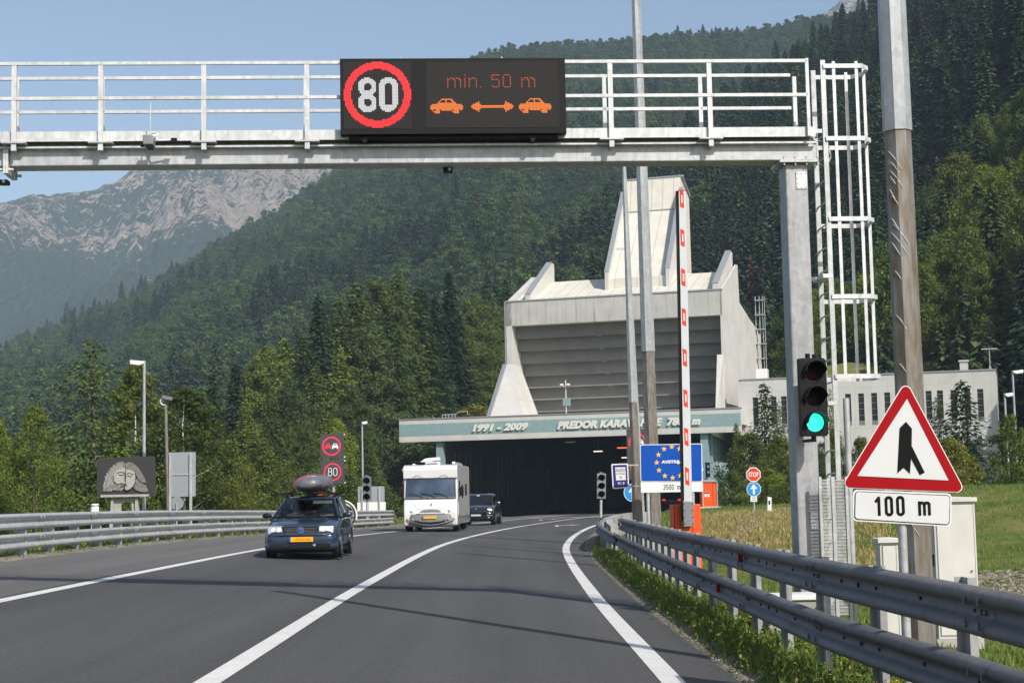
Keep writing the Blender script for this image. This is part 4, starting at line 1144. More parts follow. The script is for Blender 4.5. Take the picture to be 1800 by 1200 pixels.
# ================================================================= GUARDRAILS
WP = [(.012,-.155),(.028,-.150),(.060,-.138),(.078,-.120),(.083,-.100),(.076,-.078),(.055,-.058),(.022,-.040),(.006,-.026),(0,0),(.006,.026),(.022,.040),(.055,.058),(.076,.078),(.083,.100),(.078,.120),(.060,.138),(.028,.150),(.012,.155)]
def path_at(pts, step):
    """resample a smooth plan path (x,y,z) at equal steps"""
    cum = [0]
    for a, b in zip(pts, pts[1:]): cum.append(cum[-1] + (Vector(b) - Vector(a)).length)
    tx = [(c, p[0]) for c, p in zip(cum, pts)]; ty = [(c, p[1]) for c, p in zip(cum, pts)]; tz = [(c, p[2]) for c, p in zip(cum, pts)]
    n = max(2, int(cum[-1] / step)); return [Vector((sinterp(tx, cum[-1]*i/n), sinterp(ty, cum[-1]*i/n), sinterp(tz, cum[-1]*i/n))) for i in range(n + 1)]
def wrail(mb, pts, side, h=1.0):
    """W-beam swept along pts (centre line); side=+1: face turned to +normal"""
    prof = WP + [(p[0] - .006, p[1]) for p in WP[::-1]]; n = len(prof); vs = []
    for i, p in enumerate(pts):
        t = (pts[min(i+1, len(pts)-1)] - pts[max(i-1, 0)]); t.z = 0; t.normalize(); nn = Vector((t.y, -t.x, 0)) * side
        # a little lap joint every 4 m
        for d, z in prof: vs.append(p + nn * d + Vector((0, 0, z * h)))
    fs = [(i*n+k, i*n+(k+1) % n, (i+1)*n+(k+1) % n, (i+1)*n+k) for i in range(len(pts)-1) for k in range(n)]
    if side < 0: fs = [f[::-1] for f in fs]
    mb.add(vs, fs, True)
def normal(pts, i, side):
    t = (pts[min(i+1, len(pts)-1)] - pts[max(i-1, 0)]); t.z = 0; t.normalize(); return Vector((t.y, -t.x, 0)) * side, t
MAT['railR'] = galv('shade_darkened_rail_steel', (.185,.185,.192), .6, .2)  # dark copy of the rail steel, shade put into the colour
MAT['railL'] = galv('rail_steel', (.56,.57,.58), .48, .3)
MAT['postm'] = galv('post_steel', (.42,.43,.43), .5, .2)
def guardrail(label, rails, side, postpts, mat, group=None, postw=.11, refl=None, holes=True, posttop=.02, gf=ground, name='guardrail', fl=.05):
    t = thing(name, label, 'guardrail', (0,0,0), 0, group)
    for pts in rails:
        mb = MB(); wrail(mb, pts, side); mb.build('rail', mat, t)
        mb = MB(); L = 0
        for i in range(1, len(pts)):           # lap joints with bolts
            L += (pts[i] - pts[i-1]).length
            if L > 4.0:
                L = 0; nn, tt = normal(pts, i, side)
                a = [pts[i-1] + nn * .004, pts[i] + nn * .004]
                if (a[1] - a[0]).length > .7: a[0] = a[1] + (a[0] - a[1]).normalized() * .34
                wrail(mb, a, side)
                for dz in (-.10, -.07, .07, .10):
                    for k_ in (0, 1):
                        c = a[k_] + nn * .080 + tt * (.05 if k_ == 0 else -.05) + Vector((0, 0, dz * .82)); mb.cyl(c, c + nn * .014, .014, n=6)
                for k_ in (.4, .6): c = a[0].lerp(a[1], k_) + nn * .0; mb.cyl(c, c + nn * .02, .018, n=6)
        if mb.v: o = mb.build('lap_joint', mat, t); o['kind'] = 'stuff'
    for p, ztop in postpts:
        nn, tt = p[1], p[2]; q = p[0]
        zg = gf(q.x, q.y) - .3
        mb = MB(); yaw = math.atan2(tt.y, tt.x); c = q - nn * .09
        mb.m = Matrix.Translation((c.x, c.y, 0)) @ Matrix.Rotation(yaw, 4, 'Z')
        w2 = postw / 2                       # sigma post: web and two flanges
        mb.box(-w2, w2, -.004, .004, zg, ztop); mb.box(-w2, -w2 + .006, -fl, -.0045, zg, ztop); mb.box(w2 - .006, w2, .0045, fl, zg, ztop)
        mb.build('post', MAT['postm'], t)
    return t
# --- right-hand double rail: near part
upx = [(1800,1049),(1592,1013),(1500,991),(1417,978),(1305,956),(1236,945),(1150,929),(1075,911)]
# its line in plan follows the road edge at a constant offset
def offs(lat, ys, zf):
    o = []
    for y in ys:
        t = xc(y + .5) - xc(y - .5); n = Vector((1, -t, 0)).normalized(); la = lat + (.32 * (1 - sstep(8, 14, y)) if lat > 0 else 0); x, yy = xc(y) + n.x * la, y + n.y * la
        o.append((x, yy, zf(yy)))
    return o
latR = 5.05
up = path_at(offs(latR, [2,5,7,8,9,10,11,12,14,18,25,32,37,41], lambda y: .92 - .05 * (1 - sstep(8, 13, y)) - .155), 1.0)
lo = path_at(offs(latR, [2,5,7,8,9,10,11,12,14,18,25,32,37,41,44], lambda y: .465 - .03 * (1 - sstep(8, 13, y)) - .155), 1.0)
far = path_at([(*v[:2], .60) for v in ()] + [(xc(43) + latR - .05, 43.0, .30), (2.42, 46.5, .52), (2.75, 52, .60), (3.25, 58, .60), (4.0, 63.5, .60), (4.7, 66.6, .60), (5.6, 68.4, .60)], .8)
pp = []
yy = 3.0; k_ = 0
while yy < 41:
    b = Vector(offs(latR, [yy], lambda y: 0)[0]); n, tt = normal(up, 2, -1); n = Vector((-1, .0, 0)); tt = Vector((0, 1, 0))
    pp.append(((b, n, tt), .92)); yy += (1.9 if yy < 22 else 1.33)
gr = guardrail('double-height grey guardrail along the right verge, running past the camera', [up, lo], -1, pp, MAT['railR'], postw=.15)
for pts, yr in ((up, (18.9, 40.9)), (lo, (20.8, 43.2))):
    for y in yr:
        i = min(range(len(pts)), key=lambda q: abs(pts[q].y - y)); nn, tt = normal(pts, i, -1); c = pts[i] + nn * .03
        mb = MB(); mb.m = Matrix.Translation(c) @ Matrix.Rotation(math.atan2(tt.y, tt.x), 4, 'Z')
        mb.prism([(-.05, .0), (.05, .0), (.0, .05)], -.06, .06, 'z') if False else mb.box(-.03, .03, -.0, .05, -.05, .05)
        mb.build('reflector', MAT['red'], gr)
# punched holes along the web of both rails (pale, the light behind shows through)
pp = []
for i in range(1, len(far), 2):
    nn, tt = normal(far, i, -1); pp.append(((far[i] + Vector((0, 0, 0)), nn, tt), far[i].z + .14))
MAT['concstub'] = simple('worn_parapet_concrete', (.38,.37,.34), .85, var=.2, scale=3)
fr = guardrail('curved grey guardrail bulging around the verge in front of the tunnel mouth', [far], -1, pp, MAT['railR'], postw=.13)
mb = MB(); vs = []
for i, p in enumerate(far[3:]):
    nn, tt = normal(far, i + 3, -1)
    for d, z in ((-.22, -.75), (-.22, .05), (-.42, .05), (-.42, -.75)): vs.append(p + nn * d + Vector((0, 0, z + .12)))
m_ = len(far) - 3
mb.add(vs, [(i*4+k, (i+1)*4+k, (i+1)*4+(k+1) % 4, i*4+(k+1) % 4) for i in range(m_-1) for k in range(4)] + [(0,1,2,3), (m_*4-1, m_*4-2, m_*4-3, m_*4-4)])
o = mb.build('parapet', MAT['concstub']); tag(o, 'low pale concrete parapet just behind the curved guardrail near the tunnel', 'parapet')
# --- left double rail
latL = -7.55
def zL(y): return max(roadz(xc(y) + latL, y), ground(xc(y) + latL, y))
ysL = [10,16,22,28,36,44,52,60,68,76,82,86]
upL = path_at(offs(latL, ysL, lambda y: zL(y) + .86 - .155), 1.0)
loL = path_at(offs(latL, ysL, lambda y: zL(y) + .46 - .155), 1.0)
pp = []
yy = 12.0
while yy < 86:
    b = Vector(offs(latL, [yy], lambda y: 0)[0]); t_ = xc(yy+.5) - xc(yy-.5); pp.append(((b, Vector((1, -t_, 0)).normalized(), Vector((t_, 1, 0)).normalized()), zL(yy) + .62)); yy += 1.9 if yy < 60 else 3
MAT['boltd'] = simple('dark_bolt', (.02,.02,.02), .6)
for pts, par in ((up, gr), (lo, gr)):
    mb = MB()
    for i in range(4, len(pts), 1):
        nn, tt = normal(pts, i, -1); c = pts[i] + nn * .003; mb.cyl(c, c + nn * .012, .014, n=6)
        if i % 4 == 2:
            c2 = pts[i] + tt * .5 + nn * .003; mb.cyl(c2, c2 + nn * .01, .020, n=6)
    o = mb.build('bolts', MAT['boltd'], par); o['kind'] = 'stuff'
gl = guardrail('double-height bright galvanized guardrail along the far left side of the road', [upL, loL], 1, pp, MAT['railL'], postw=.12, fl=.13)
# end rail that dips into the grass
e0 = Vector(upL[-1]); e1 = P(696, 922, 91)
endp_ = [e0 + Vector((.02, .2, 0)), e0.lerp(e1, .35) + Vector((0, 0, .10)), Vector((e1.x, e1.y, ground(e1.x, e1.y) + .1))]
endp_ = path_at([tuple(p) for p in endp_], .5)
mb = MB(); wrail(mb, endp_, 1); mb.build('end_rail', MAT['railL'], gl)
# ---------------------------------------------------------------- barriers, poles
def hexpole(name, label, px_top, py_top, px_base, py_base, Y, r0, r1, joint_py=None, zb=-.4, rust=None, cat='lamp post', seg=8, above=0, group=None):
    b = P(px_base, py_base, Y); tp = P(px_top, py_top, Y)
    d = (tp - b); b = b - d * ((b.z - zb) / d.z); tp = tp + d.normalized() * above
    t = thing(name, label, cat, b, 0, group); tl = tp - b
    zj = None
    if joint_py is not None:
        s_ = (Z(px_base, joint_py, Y) - b.z) / tl.z
        rj = r0 + (r1 - r0) * s_
        MB().tube([(0,0,0), tl * s_], [r0, rj], seg, smooth=False).build('lower_shaft', rust or MAT['galv'], t)
        MB().tube([tl * (s_ - .004), tl], [rj * 1.10, r1 * 1.05], seg, smooth=False).build('upper_shaft', MAT['pale_galv'], t)
    else:
        MB().tube([(0,0,0), tl], [r0, r1], seg, smooth=False).build('shaft', MAT['pale_galv'], t)
    return t, tl
MAT['pale_galv'] = galv('pale_galvanized_steel', (.46,.48,.49), .45, .3)
def rusty(name, mul):
    k = NM(name); a = k.noise(5, 5, .6, k.coord(scale=(3, 3, .6))); b = k.noise(18, 4, .5, k.coord(scale=(1.5, 1.5, 1)))
    c = k.ramp(a, [(.38, (.24,.235,.225)), (.52, (.19,.165,.13)), (.70, (.15,.105,.065))])
    wv_ = k.new('ShaderNodeTexWave'); wv_.bands_direction = 'DIAGONAL'; wv_.inputs['Scale'].default_value = 1.6 * mul; wv_.inputs['Distortion'].default_value = 9; wv_.inputs['Detail'].default_value = 1; wv_.inputs['Detail Scale'].default_value = 2.2
    k.l.new(k.coord(), wv_.inputs[0])
    k.set(c, .5, .25); return k.m
MAT['rusty'] = rusty('rust_stained_galvanized_steel', 1.0)
tp_, tlp = hexpole('lamp_post', 'thick octagonal lamp post with a rust-brown scratched lower shaft, right of the gantry ladder', 1567, 0, 1613, 1000, 13.6, .128, .098, 222, -.5, MAT['rusty'], above=5)
mb = MB(); q = random.Random(17)
for py in (268, 288, 303, 312, 330, 345, 385, 396, 410, 424, 478, 555, 640, 905):
    f_ = (Z(1600, py, 13.6) - tp_.location.z) / tlp.z; c = tlp * f_; rr_ = (.128 + (.098 - .128) * f_) * .97; a0 = R(200 + q.uniform(-8, 20)); L_ = q.uniform(.35, 1.2)
    pts = [c + Vector((rr_ * math.cos(a0 + L_ * i / 6), rr_ * math.sin(a0 + L_ * i / 6), -.16 * L_ * (i / 6) ** 1.4)) for i in range(7)]
    mb.tube(pts, .0032, 4)
o = mb.build('scratches', MAT['galv_white'], tp_); o['kind'] = 'stuff'
ta, tl = hexpole('lamp_post', 'tall pale octagonal mast passing behind the gantry, standing behind the blue border sign', 1118, 0, 1150, 920, 50, .24, .12, 613, -.6, MAT['rusty'], above=3)
tb, tlb = hexpole('lamp_post', 'grey tapering mast just left of the blue border sign, ending behind the gantry beam', 1096, 268, 1121, 915, 41.5, .155, .05, 704, -.6, MAT['rusty'])
tc_, tlc = hexpole('sign_mast', 'thin mast with a short crossbar on top, beside the grey mast', 1104, 437, 1130, 915, 44, .075, .05, None, -.6, cat='mast')
mb = MB(); mb.box(-.33, .03, -.04, .04, tlc.z - .02, tlc.z + .03); mb.m = Matrix.Translation((tlc.x, 0, 0)); mb2 = MB(); mb2.box(tlc.x - .33, tlc.x + .03, -.04, .04, tlc.z - .02, tlc.z + .03); mb2.build('crossbar', MAT['galv_white'], tc_)
# lamp posts at left and right, simple square heads
def street_lamp(label, px, py_top, Y, hw, headpx, base_py=None, group=None, side=-1, head='box'):
    x = X(px, Y); zt = Z(px, py_top, Y); z0 = ground(x, Y) - .2
    t = thing('street_lamp', label, 'street lamp', (x, Y, z0), 0, group); h = zt - z0
    MB().tube([(0,0,0), (0,0,h)], [.075, .05], 10).build('pole', MAT['pale_galv'], t)
    L = headpx / FPX * Y
    mb = MB(); mb.prism([(0, h - .02), (side * L, h + .03), (side * L, h - .12), (side * L * .35, h - .17), (0, h - .12)], -.14, .14, 'y'); mb.build('lamp_head', MAT['white'], t, .02)
    mb = MB(); mb.box(min(side * L * .95, side * L * .4), max(side * L * .95, side * L * .4), -.1, .1, h - .165, h - .15); mb.build('lens', MAT['steel_grey'], t)
    return t
street_lamp('tall street lamp with a flat white head behind the stone relief', 253, 634, 58, .2, 24)
street_lamp('street lamp whose white head shows among the bushes left of the portal', 638, 741, 95, .2, 9, side=1)
street_lamp('taller street lamp beside the right end of the office wing', 1791, 651, 80, .2, 18, side=1)
street_lamp('shorter street lamp in front of the bush at the right edge', 1775, 691, 76, .2, 14, side=1)
# cctv pole on the left
x = X(294, 56); z0 = ground(x, 56) - .2; h = Z(290, 712, 56) - z0
t = thing('camera_pole', 'leaning rusty pole with a curved neck and a camera, left of the grey sign back', 'camera pole', (x, 56, z0))
MB().tube([(0.06,0,0), (-.06,0,h)], [.075, .055], 10).build('pole', MAT['rusty'], t)
MB().tube([(-.06,0,h), (-.20,0,h + .02), (-.26,0,h + .16), (-.14,0,h + .28)], .03).build('neck', MAT['galv_white'], t)
m2 = MB(); m2.m = Matrix.Translation((-.02, 0, h + .26)) @ Matrix.Rotation(R(14), 4, 'Y'); m2.box(-.16, .2, -.07, .07, -.06, .06); m2.build('camera', MAT['steel_grey'], t, .01)

# ---------------------------------------------------------------- boom barrier
x = X(1208, 34.5); zg = -.25; b = Vector((x, 34.5, zg))
t = thing('boom_barrier', 'raised white boom barrier with red stickers on a bright orange cabinet behind the guardrail', 'barrier', b, R(3))
wl, wr = X(1182, 34.5, 900) - x, X(1232, 34.5, 900) - x; ztop = Z(1208, 886, 34.5) - zg
mb = MB(); mb.box(wl, wr, .0, .42, 0.0, ztop); mb.build('cabinet', MAT['orange'], t, .015)
mb = MB(); mb.box(wl + .03, wl + .045, -.004, -.001, .1, ztop - .03); mb.box(wr - .19, wr - .175, -.004, -.001, .1, ztop - .03); mb.build('door_gap', MAT['black'], t)
pb, pt = P(1208, 915, 34.3) - b, P(1197, 337, 34.3) - b
mb = MB(); mb.m = Matrix.Rotation(-R(3), 4, 'Z')
mb.bar((pb.x - .0, -.28, pb.z), (pt.x, -.28, pt.z), .10, .17) if False else None
MAT['boomshade'] = simple('shade_greyed_boom', (.56,.58,.60), .45, var=.05); m2 = MB()  # white boom, its shade put into a greyer base colour
def boomat(s_): return Vector((pb.x + (pt.x - pb.x) * s_, -.26, pb.z + (pt.z - pb.z) * s_))
a, c = boomat(0), boomat(1)
m2.add([(a.x-.085, -.31, a.z), (a.x+.085, -.31, a.z), (a.x+.085, -.21, a.z), (a.x-.085, -.21, a.z), (c.x-.075, -.31, c.z), (c.x+.075, -.31, c.z), (c.x+.075, -.21, c.z), (c.x-.075, -.21, c.z)],
       [(0,3,2,1), (4,5,6,7), (0,1,5,4), (1,2,6,5), (2,3,7,6), (3,0,4,7)]); m2.build('boom', MAT['boomshade'], t)
m2 = MB(); m2.bar((a.x - .095, -.26, a.z), (c.x - .084, -.26, c.z), .11, .025) ; m2.build('rubber_edge', MAT['black'], t)
m2 = MB(); m2.box(c.x - .08, c.x + .08, -.32, -.20, c.z + .001, c.z + .02); m2.build('end_cap', MAT['signred'], t)
L = (c - a).length
for py in (352, 421, 491, 561, 632, 703, 770, 838):
    s_ = (915 - py) / (915 - 337); q = boomat(s_)
    st = MB(); st.add([(q.x-.055, -.314, q.z+.20), (q.x+.03, -.314, q.z+.16), (q.x+.03, -.314, q.z-.20), (q.x-.055, -.314, q.z-.16)][::-1], [(0,1,2,3)])
    o = st.build('red_sticker', MAT['signred'], t)
    st = MB(); st.box(q.x-.025, q.x-.008, -.3185, -.3155, q.z-.085, q.z+.085)
    for kk in range(5): st.box(q.x-.005, q.x+.008, -.3185, -.3155, q.z-.08+kk*.034, q.z-.06+kk*.034)
    st.build('sticker_mark', MAT['white'], o)
m2 = MB(); m2.box(a.x - .11, a.x + .11, -.335, 0, a.z - .12, a.z + .42); m2.build('boom_holder', MAT['steel_grey'], t, .01)
m2 = MB()
for i in range(4):
    for sx in (-.09, .09): m2.cyl((a.x + sx, -.335, a.z - .06 + i * .14), (a.x + sx, -.35, a.z - .06 + i * .14), .012, n=6)
m2.build('bolts', MAT['black'], t)

# ================================================================= SIGNS
def rrect(x0, x1, z0, z1, r, n=5):
    o = []
    for cx, cz, a in ((x1-r, z1-r, 0), (x0+r, z1-r, 90), (x0+r, z0+r, 180), (x1-r, z0+r, 270)):
        for i in range(n + 1): q = R(a + 90 * i / n); o.append((cx + r * math.cos(q), cz + r * math.sin(q)))
    return o
def disc(cx, cz, r, n=40): return [(cx + r * math.cos(2*math.pi*i/n), cz + r * math.sin(2*math.pi*i/n)) for i in range(n)]
def plate(name, poly, y, mat, par, th=.004): return MB().prism(poly, y, y + th, 'y').build(name, mat, par)
def ringmesh(name, cx, cz, ro, ri, y, mat, par, n=48):
    mb = MB(); vs = []
    for i in range(n):
        c_, s_ = math.cos(2*math.pi*i/n), math.sin(2*math.pi*i/n)
        for r in (ro, ri):
            for yy in (y, y + .003): vs.append((cx + r * c_, yy, cz + r * s_))
    fs = []
    for i in range(n):
        a = i * 4; b = ((i + 1) % n) * 4
        fs += [(a, a+2, b+2, b), (a+1, b+1, b+3, a+3), (a, b, b+1, a+1), (a+2, a+3, b+3, b+2)]
    mb.add(vs, fs); return mb.build(name, mat, par)
def txt(s, cx, cz, w_, h_, y, mat, par, bold=0, name='lettering', narrow=True):
    vs, fs = text_geo(s, size=1, bold=bold, ext=.002 )
    x0, x1 = min(v[0] for v in vs), max(v[0] for v in vs); y0, y1 = min(v[1] for v in vs), max(v[1] for v in vs)
    mb = MB(); mb.add([(cx + (v[0] - (x0+x1)/2) * w_ / (x1-x0), y - v[2] * .5, cz + (v[1] - (y0+y1)/2) * h_ / (y1-y0)) for v in vs], fs)
    return mb.build(name, mat, par)

# -- warning triangle and 100 m plate
Ys = 11.8
c0 = P(1588, 930, Ys); ty = R(-3); TF = Frame(c0 - Vector((0, 0, c0.z)), ty)
t = thing('warning_sign', 'red-bordered triangular merging-road warning sign above a white 100 m plate', 'road sign', (c0.x, c0.y, 0), ty)
tri = [TF.hit(*p) for p in ((1592.5, 667), (1477, 857), (1699, 866))]
def insetri(tr, r, n=5):
    """triangle with rounded corners of radius r"""
    o = []; m_ = len(tr)
    for i in range(m_):
        p = Vector(tr[i]); a = (Vector(tr[i-1]) - p).normalized(); b = (Vector(tr[(i+1) % m_]) - p).normalized()
        ang = a.angle(b); d = r / math.tan(ang / 2); c = p + (a + b).normalized() * (r / math.sin(ang / 2))
        s_ = p + a * d - c; e_ = p + b * d - c; a0 = math.atan2(s_.y, s_.x); a1 = math.atan2(e_.y, e_.x); da = (a1 - a0 + math.pi) % (2*math.pi) - math.pi
        o += [(c.x + r * math.cos(a0 + da * k_ / n), c.y + r * math.sin(a0 + da * k_ / n)) for k_ in range(n + 1)]
    return o
def scaletri(tr, f):
    cx = sum(p[0] for p in tr) / 3; cy = sum(p[1] for p in tr) / 3; return [(cx + (p[0]-cx) * f, cy + (p[1]-cy) * f) for p in tr]
plate('backing', insetri(scaletri(tri, 1.0), .042), 0, MAT['white'], t, .012)
plate('red_border', insetri(scaletri(tri, .975), .036), -.004, MAT['red'], t)
inn = [TF.hit(*p) for p in ((1594, 701), (1507, 836), (1667, 844))]
MAT['signwhite'] = simple('sign_white_film', (.66,.66,.65), .4, var=.02)
plate('white_field', inn, -.008, MAT['signwhite'], t)
sym = [TF.hit(*p) for p in ((1592, 741), (1602.5, 753), (1602, 783), (1625, 830), (1616.5, 834.5), (1601, 805), (1599, 832), (1588, 821.5), (1577, 831.5), (1581, 752))]
plate('symbol', sym, -.012, MAT['signblack'], t)
q = [TF.hit(*p) for p in ((1500, 860), (1673, 867), (1672, 925), (1499, 915))]
def quadr(q, r):
    return insetri(q, r)
plate('plate_backing', quadr(q, .03), 0.001, MAT['white'], t, .012)
def shrink(q, m_):
    cx = sum(p[0] for p in q) / 4; cz = sum(p[1] for p in q) / 4; return [(p[0] - m_ * (1 if p[0] > cx else -1), p[1] - m_ * (1 if p[1] > cz else -1)) for p in q]
plate('plate_border', quadr(shrink(q, .011), .026), -.003, MAT['signblack'], t)
plate('plate_field', quadr(shrink(q, .0165), .022), -.007, MAT['signwhite'], t)
def stroke(name, s, x0, zb, h, y, mat, par, sw, adv):
    """condensed road-sign lettering drawn as strokes"""
    G_ = {'1': ([(-.02,.78),(.13,1),(.13,0)], .26), '0': ('O', .42), 'm': ('m', .62), ' ': (None, .36), '3': ('3', .42), '5': ('5', .42)}
    x = x0; mb = MB()
    def seg(pts):
        for a, b in zip(pts, pts[1:]):
            a = Vector(a); b = Vector(b); d = (b - a)
            if d.length < 1e-6: continue
            d.normalize(); n_ = Vector((-d.y, d.x)) * sw / 2; a2, b2 = a - d * sw * .3, b + d * sw * .3
            vv = [a2 - n_, b2 - n_, b2 + n_, a2 + n_]; yy = y - .0002 * (len(mb.v) // 4 % 7)
            mb.add([(v.x, yy, v.y) for v in vv], [(0,1,2,3)])
    for ch in s:
        d, w_ = G_[ch]; W = w_ * h
        if ch == '1': seg([(x + p[0] * h + .0, zb + (sw/2 + p[1] * (h - sw))) for p in d]); 
        elif ch == '0':
            rx = W / 2 - sw / 2; r = rx; cx = x + W / 2; pts = []
            for i in range(13): a = math.pi * i / 12; pts.append((cx + rx * math.cos(a), zb + h - sw/2 - r + r * math.sin(a)))
            for i in range(13): a = math.pi + math.pi * i / 12; pts.append((cx + rx * math.cos(a), zb + sw/2 + r + r * math.sin(a)))
            seg(pts + [pts[0]])
        elif ch == 'm':
            hh = h * .70; c1, c2, c3 = x + sw/2, x + W/2, x + W - sw/2; r = (c2 - c1) / 2
            seg([(c1, zb + hh - sw*.2), (c1, zb + sw * .3)])
            for ca, cb_ in ((c1, c2), (c2, c3)):
                m_ = (ca + cb_) / 2; seg([(m_ - r * math.cos(math.pi * i / 8), zb + hh - sw/2 - r * .8 + r * .8 * math.sin(math.pi * i / 8)) for i in range(9)] + [(cb_, zb + sw * .3)])
        elif ch == '3':
            cx = x + W/2; r = W/2 - sw/2; r2 = (h - sw) / 4
            seg([(cx + r * math.cos(R(a)), zb + h - sw/2 - r2 + r2 * math.sin(R(a))) for a in range(160, -91, -25)]); seg([(cx + r * math.cos(R(a)), zb + sw/2 + r2 + r2 * math.sin(R(a))) for a in range(90, -161, -25)])
        elif ch == '5':
            cx = x + W/2; r = W/2 - sw/2; r2 = h * .30 - sw/2
            seg([(x + W - sw/2, zb + h - sw/2), (x + sw/2, zb + h - sw/2), (x + sw/2, zb + h * .52)]); seg([(x + sw/2, zb + h * .52)] + [(cx + r * math.cos(R(a)), zb + sw/2 + r2 + r2 * math.sin(R(a))) for a in range(125, -161, -25)])
        x += W + adv
    return mb.build(name, mat, par)
ua, za = TF.hit(1541, 907); 
stroke('lettering', '100 m', TF.hit(1541, 907)[0], TF.hit(1541, 907)[1], .146, -.009, MAT['signblack'], t, .021, .022)
MB().cyl((.0, .045, -.9), (.0, .045, tri[0][1] - .2), .032, n=14).build('post', MAT['galv'], t)
m2 = MB(); m2.box(-.25, .25, .013, .03, tri[1][1] + .1, tri[1][1] + .13); m2.box(-.2, .2, .013, .03, q[2][1] + .1, q[2][1] + .13); m2.build('clamp', MAT['galv'], t)

# -- blue border sign
Yb = 40.0
BF = Frame(P(1180, 866, Yb) * 1.0, 0); BF.o.z = 0
t = thing('border_sign', 'large blue AVSTRIJA border sign with yellow stars over a 3500 m plate', 'road sign', BF.o, 0)
q = [BF.hit(*p) for p in ((1125, 781), (1234, 779), (1235, 846.5), (1126, 846.5))]
plate('backing', quadr(q, .05), 0, MAT['white'], t, .02)
plate('blue_field', quadr(shrink(q, .018), .04), -.005, MAT['blue'], t)
q2 = [BF.hit(*p) for p in ((1126, 847), (1235, 846.9), (1235.5, 863.5), (1127, 865.5))]
plate('lower_plate', quadr(q2, .03), .0, MAT['white'], t, .02)
cu_, cz_ = BF.hit(1181.5, 812); rs = .385
for i in range(12):
    a = 2 * math.pi * i / 12; cx, cz = cu_ + rs * math.sin(a), cz_ + rs * math.cos(a)
    star = [(cx + (.075 if k_ % 2 == 0 else .030) * math.sin(k_ * math.pi / 5), cz + (.075 if k_ % 2 == 0 else .030) * math.cos(k_ * math.pi / 5)) for k_ in range(10)]
    plate('star', star, -.009, MAT['yellow'], t, .003)
ul_t, _ = BF.hit(1163, 812); ur_t, _ = BF.hit(1203, 812)
txt('AVSTRIJA', (ul_t + ur_t) / 2 - .02, cz_, .54, .10, -.010, MAT['white'], t, .045)
uz = BF.hit(1166, 860.5)
stroke('lettering', '3500 m', uz[0], uz[1], .13, -.004, MAT['signblack'], t, .014, .016)
for px in (1140, 1219):
    u = BF.hit(px, 900)[0]; MB().cyl((u, .06, -.8), (u, .06, q[0][1] - .03), .045, n=12).build('post', MAT['galv'], t)

# -- radio sign clamped to the mast
Yr = 41.0; RFm = Frame(Vector((P(1090, 836, Yr).x, Yr, 0)), R(-6))
t = thing('radio_sign', 'small dark blue radio frequency sign reading 98.9 clamped to the grey mast', 'road sign', RFm.o, R(-6))
q = [RFm.hit(*p) for p in ((1074.5, 815), (1104, 814), (1106, 857), (1077, 859))]
plate('backing', quadr(q, .03), 0, MAT['white'], t, .015); plate('blue_field', quadr(shrink(q, .032), .025), -.005, MAT['navy'], t)
q3 = [RFm.hit(*p) for p in ((1081.5, 821), (1099, 820.5), (1100.5, 843), (1083, 844))]
plate('white_panel', q3, -.009, MAT['white'], t)
cx = (q3[0][0] + q3[2][0]) / 2
MAT['greytxt'] = simple('grey_film', (.10,.10,.12), .5)
txt('RADIO', cx, RFm.hit(1091, 826)[1], .22, .085, -.0115, MAT['signblack'], t); txt('SLOVENIJA', cx, RFm.hit(1091, 832.5)[1], .22, .05, -.0115, MAT['greytxt'], t)
txt('GSB', cx, RFm.hit(1091, 838.5)[1], .07, .035, -.0115, MAT['greytxt'], t) if False else None
ringmesh('emblem', cx, RFm.hit(1091, 838.5)[1], .03, .018, -.012, MAT['greytxt'], t, 16)
txt('98.9', cx + .005, RFm.hit(1091, 849.5)[1], .17, .075, -.008, MAT['white'], t, .02)
m2 = MB(); u = q[1][0]; 
for z in (q[0][1] - .04, q[2][1] + .04): m2.bar((u - .1, .02, z), (u + .26, .12, z), .03, .03)
m2.build('clamp', MAT['galv'], t)

